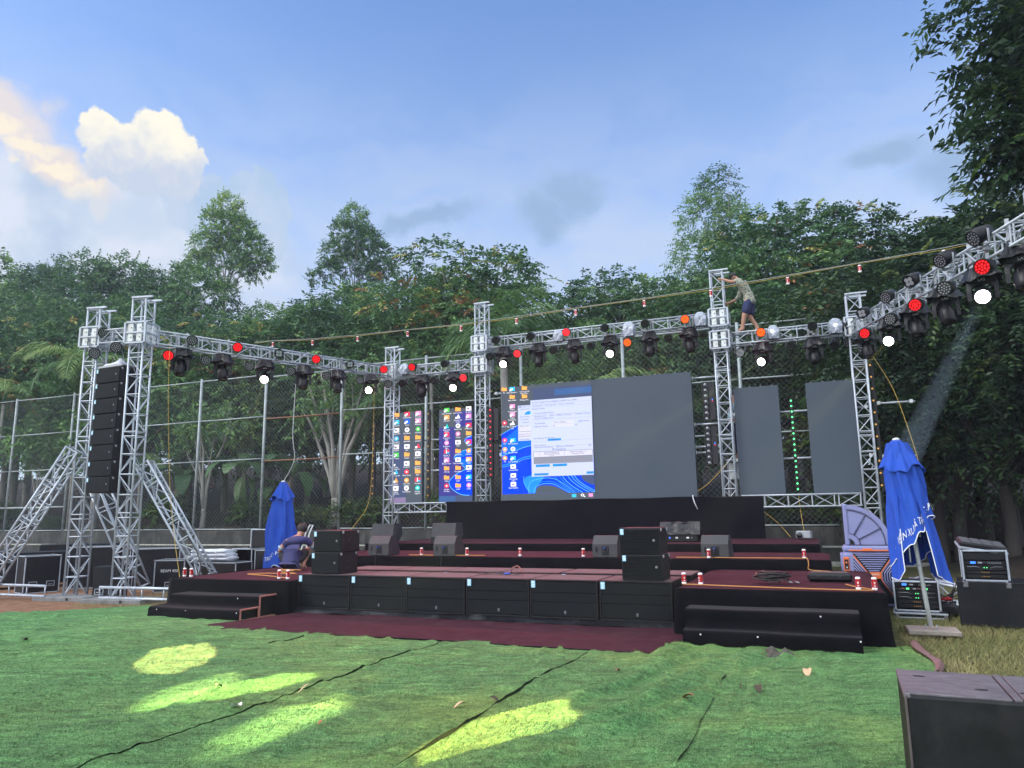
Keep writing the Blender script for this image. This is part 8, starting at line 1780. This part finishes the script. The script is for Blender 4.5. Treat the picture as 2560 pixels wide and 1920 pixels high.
    K['pel'] = ((-0.02, -0.01, 0.165), (0.175, 0.15)); K['wst'] = ((-0.01, 0.0, 0.25), (0.155, 0.12)); K['kr'] = (Vector(J0['hpr'][0]).lerp(Vector(J0['knr'][0]), 0.80), 0.095); K['kl'] = (Vector(J0['hpl'][0]).lerp(Vector(J0['knl'][0]), 0.85), 0.095)
    skin_mesh('shorts', K, [('wst', 'pel'), ('pel', 'hpr'), ('hpr', 'kr'), ('pel', 'hpl'), ('hpl', 'kl')], 'shortsblack', t, 2, 'pel')
    hair_cap(t, (0.153, 0.318, 0.765), (0.104, 0.098), (-0.15, -0.35, 0.95))
crouching_man()
def climbing_man():
    t = thing('person', 'man in patterned shirt and navy shorts standing on the truss and holding the tower', 'person', 6.32, 0.02, 5.70, 0)
    J = {'pel': ((0.15, 0.03, 0.80), (0.150, 0.115)), 'sp1': ((0.13, 0.03, 0.94), (0.135, 0.105)), 'sp2': ((0.07, 0.02, 1.10), (0.150, 0.11)), 'ch': ((-0.01, 0.0, 1.24), (0.155, 0.11)), 'nk': ((-0.09, 0.02, 1.34), 0.055), 'h0': ((-0.14, 0.04, 1.38), (0.074, 0.074)), 'h1': ((-0.185, 0.05, 1.425), (0.082, 0.09)), 'h2': ((-0.215, 0.05, 1.465), (0.062, 0.07)), 'nose': ((-0.235, 0.04, 1.355), 0.016), 'ear': ((-0.155, -0.05, 1.40), 0.015),
         'shr': ((-0.03, -0.17, 1.245), 0.062), 'elr': ((-0.23, -0.20, 1.235), 0.045), 'wrr': ((-0.40, -0.17, 1.335), 0.030), 'shl': ((-0.02, 0.15, 1.17), 0.060), 'ell': ((-0.10, 0.16, 0.90), 0.043), 'wrl': ((-0.32, 0.12, 0.82), 0.030),
         'hpr': ((0.13, -0.07, 0.76), 0.10), 'knr': ((0.02, -0.08, 0.42), 0.066), 'anr': ((-0.055, -0.06, 0.085), 0.041), 'tor': ((-0.16, -0.08, 0.03), 0.032), 'hlr': ((-0.03, -0.06, 0.035), 0.036),
         'hpl': ((0.19, 0.10, 0.76), 0.10), 'knl': ((0.12, 0.10, 0.42), 0.064), 'anl': ((0.30, 0.10, 0.10), 0.041), 'tol': ((0.21, 0.08, 0.03), 0.032), 'hll': ((0.335, 0.10, 0.045), 0.036)}
    B = [('pel', 'sp1'), ('sp1', 'sp2'), ('sp2', 'ch'), ('ch', 'nk'), ('nk', 'h0'), ('h0', 'h1'), ('h1', 'h2'), ('h0', 'nose'), ('h1', 'ear'), ('ch', 'shr'), ('shr', 'elr'), ('elr', 'wrr'), ('ch', 'shl'), ('shl', 'ell'), ('ell', 'wrl'), ('pel', 'hpr'), ('hpr', 'knr'), ('knr', 'anr'), ('anr', 'tor'), ('anr', 'hlr'), ('pel', 'hpl'), ('hpl', 'knl'), ('knl', 'anl'), ('anl', 'tol'), ('anl', 'hll')]
    J0 = dict(J); hand_joints(J, B, 'wrr', J['wrr'][0], (-0.9, 0.15, 0.25), (0, 0.3, 1), None, 1.0, 1.0); hand_joints(J, B, 'wrl', J['wrl'][0], (-0.9, -0.2, -0.1), (0, 0.3, 1), None, 1.0, 1.0)
    skin_mesh('body', J, B, 'skin', t, 2, 'pel'); g = 0.024
    S = {k: J0[k] for k in ('sp1', 'sp2', 'ch', 'shr', 'shl')}; S = {k: (p, (r[0] + g, r[1] + g) if isinstance(r, tuple) else r + g) for k, (p, r) in S.items()}; S['hem'] = ((0.155, 0.03, 0.76), (0.19, 0.16)); S['nkb'] = ((-0.065, 0.01, 1.30), 0.075); S['hm0'] = ((0.157, 0.03, 0.655), (0.165, 0.14))
    S['sr'] = (Vector(J0['shr'][0]).lerp(Vector(J0['elr'][0]), 0.78), 0.078); S['sl'] = (Vector(J0['shl'][0]).lerp(Vector(J0['ell'][0]), 0.95), 0.074); S['sl2'] = (Vector(J0['ell'][0]).lerp(Vector(J0['wrl'][0]), 0.45), 0.058)
    skin_mesh('shirt', S, [('hm0', 'hem'), ('hem', 'sp1'), ('sp1', 'sp2'), ('sp2', 'ch'), ('ch', 'nkb'), ('ch', 'shr'), ('shr', 'sr'), ('ch', 'shl'), ('shl', 'sl'), ('sl', 'sl2')], 'patterned', t, 2, 'sp2')
    K = {'wst': ((0.155, 0.03, 0.90), (0.150, 0.125)), 'pel': ((0.155, 0.03, 0.79), (0.165, 0.135)), 'hpr': ((0.12, -0.07, 0.72), 0.118), 'kr': ((0.03, -0.08, 0.42), 0.105), 'hpl': ((0.18, 0.10, 0.72), 0.118), 'kl': ((0.135, 0.10, 0.42), 0.105)}
    skin_mesh('shorts', K, [('wst', 'pel'), ('pel', 'hpr'), ('hpr', 'kr'), ('pel', 'hpl'), ('hpl', 'kl')], 'denim', t, 2, 'pel')
    hair_cap(t, (-0.19, 0.052, 1.445), (0.094, 0.09), (-0.55, 0.05, 0.85))
climbing_man()
def hidden_man():
    t = thing('person', 'person in a light blue shirt half hidden behind the tower and the grey side screen', 'person', 5.86, 0.55, 2.75, 0)
    J = {'pel': ((0, 0, 0.88), (0.14, 0.11)), 'sp1': ((0, 0, 1.02), (0.13, 0.10)), 'ch': ((0, 0, 1.30), (0.15, 0.10)), 'nk': ((0.02, 0, 1.42), 0.05), 'h0': ((0.03, 0, 1.49), (0.068, 0.075)), 'h1': ((0.04, 0.0, 1.57), (0.075, 0.088)), 'h2': ((0.04, 0, 1.64), (0.055, 0.065)), 'nose': ((0.13, 0, 1.53), 0.015), 'shr': ((0.03, -0.17, 1.30), 0.055), 'elr': ((0.16, -0.20, 1.08), 0.04), 'wrr': ((0.26, -0.10, 1.22), 0.028), 'shl': ((0, 0.17, 1.30), 0.055), 'ell': ((0.10, 0.22, 1.08), 0.04), 'wrl': ((0.26, 0.14, 1.15), 0.028),
         'hpr': ((0, -0.09, 0.84), 0.09), 'knr': ((0.02, -0.10, 0.46), 0.06), 'anr': ((0, -0.10, 0.08), 0.04), 'tor': ((0.13, -0.10, 0.03), 0.03), 'hpl': ((0, 0.09, 0.84), 0.09), 'knl': ((0.02, 0.10, 0.46), 0.06), 'anl': ((0, 0.10, 0.08), 0.04), 'tol': ((0.13, 0.10, 0.03), 0.03)}
    B = [('pel', 'sp1'), ('sp1', 'ch'), ('ch', 'nk'), ('nk', 'h0'), ('h0', 'h1'), ('h1', 'h2'), ('h0', 'nose'), ('ch', 'shr'), ('shr', 'elr'), ('elr', 'wrr'), ('ch', 'shl'), ('shl', 'ell'), ('ell', 'wrl'), ('pel', 'hpr'), ('hpr', 'knr'), ('knr', 'anr'), ('anr', 'tor'), ('pel', 'hpl'), ('hpl', 'knl'), ('knl', 'anl'), ('anl', 'tol')]
    J0 = dict(J); hand_joints(J, B, 'wrr', J['wrr'][0], (0.7, 0.3, 0.5), (0, 1, 0), None, 1.0, 0.8); hand_joints(J, B, 'wrl', J['wrl'][0], (0.9, 0, 0.3), (0, 1, 0), None, 1.0, 0.8); skin_mesh('body', J, B, 'skin', t, 2, 'pel')
    skin_mesh('shirt', {'hem': ((0, 0, 0.90), (0.165, 0.135)), 'sp1': ((0, 0, 1.04), (0.152, 0.125)), 'ch': ((0, 0, 1.30), (0.172, 0.122)), 'nkb': ((0.015, 0, 1.385), 0.07), 'shr': ((0.03, -0.17, 1.30), 0.075), 'sr': ((0.12, -0.19, 1.14), 0.065), 'shl': ((0, 0.17, 1.30), 0.075), 'sl': ((0.07, 0.20, 1.14), 0.065)}, [('hem', 'sp1'), ('sp1', 'ch'), ('ch', 'nkb'), ('ch', 'shr'), ('shr', 'sr'), ('ch', 'shl'), ('shl', 'sl')], 'ltblue', t, 2, 'ch')
    skin_mesh('trousers', {'pel': ((0, 0, 0.88), (0.155, 0.125)), 'hpr': ((0, -0.09, 0.80), 0.105), 'kr': ((0.02, -0.10, 0.46), 0.078), 'ar': ((0, -0.10, 0.12), 0.062), 'hpl': ((0, 0.09, 0.80), 0.105), 'kl': ((0.02, 0.10, 0.46), 0.078), 'al': ((0, 0.10, 0.12), 0.062)}, [('pel', 'hpr'), ('hpr', 'kr'), ('kr', 'ar'), ('pel', 'hpl'), ('hpl', 'kl'), ('kl', 'al')], 'denim', t, 2, 'pel')
    hair_cap(t, (0.035, 0, 1.60), (0.087, 0.08), (-0.1, 0, 1))
    s = thing('step_stool', 'pale seat the half hidden person stands on behind the tower', 'stool', 5.88, 0.55, 0.925, 0); mb = MB(); mb.box((0, 0, 1.80), (0.42, 0.42, 0.05), 'pole_white', 0.02); mb.box((0, 0, 1.55), (0.38, 0.04, 0.40), 'pole_white', 0.02); mb.build('seat', s)
    for x in (-0.18, 0.18):
        for y in (-0.18, 0.18): mb = MB(); mb.tube([(x * 1.3, y * 1.3, -0.925), (x, y, 1.78)], 0.018, 'alu_dark', 6); mb.build('leg', s)
hidden_man()

# ------------------------------------------------------------------ evening haze
def haze():
    mb = MB(); mb.box((0, 15, 17.0), (330, 330, 42), 'plastic'); m = bpy.data.materials.new('evening_haze'); m.use_nodes = True; nt = m.node_tree; nt.nodes.clear()
    o = nt.nodes.new('ShaderNodeOutputMaterial'); pv = nt.nodes.new('ShaderNodeVolumePrincipled'); nt.links.new(pv.outputs[0], o.inputs['Volume'])
    pv.inputs['Color'].default_value = (0.72, 0.84, 1.0, 1); pv.inputs['Density'].default_value = 0.0009; pv.inputs['Anisotropy'].default_value = 0.2
    mb.mats = [m]; ob = mb.build('haze'); tag(ob, 'thin bluish evening haze filling the air over the whole field', 'haze', kind='stuff')
haze()
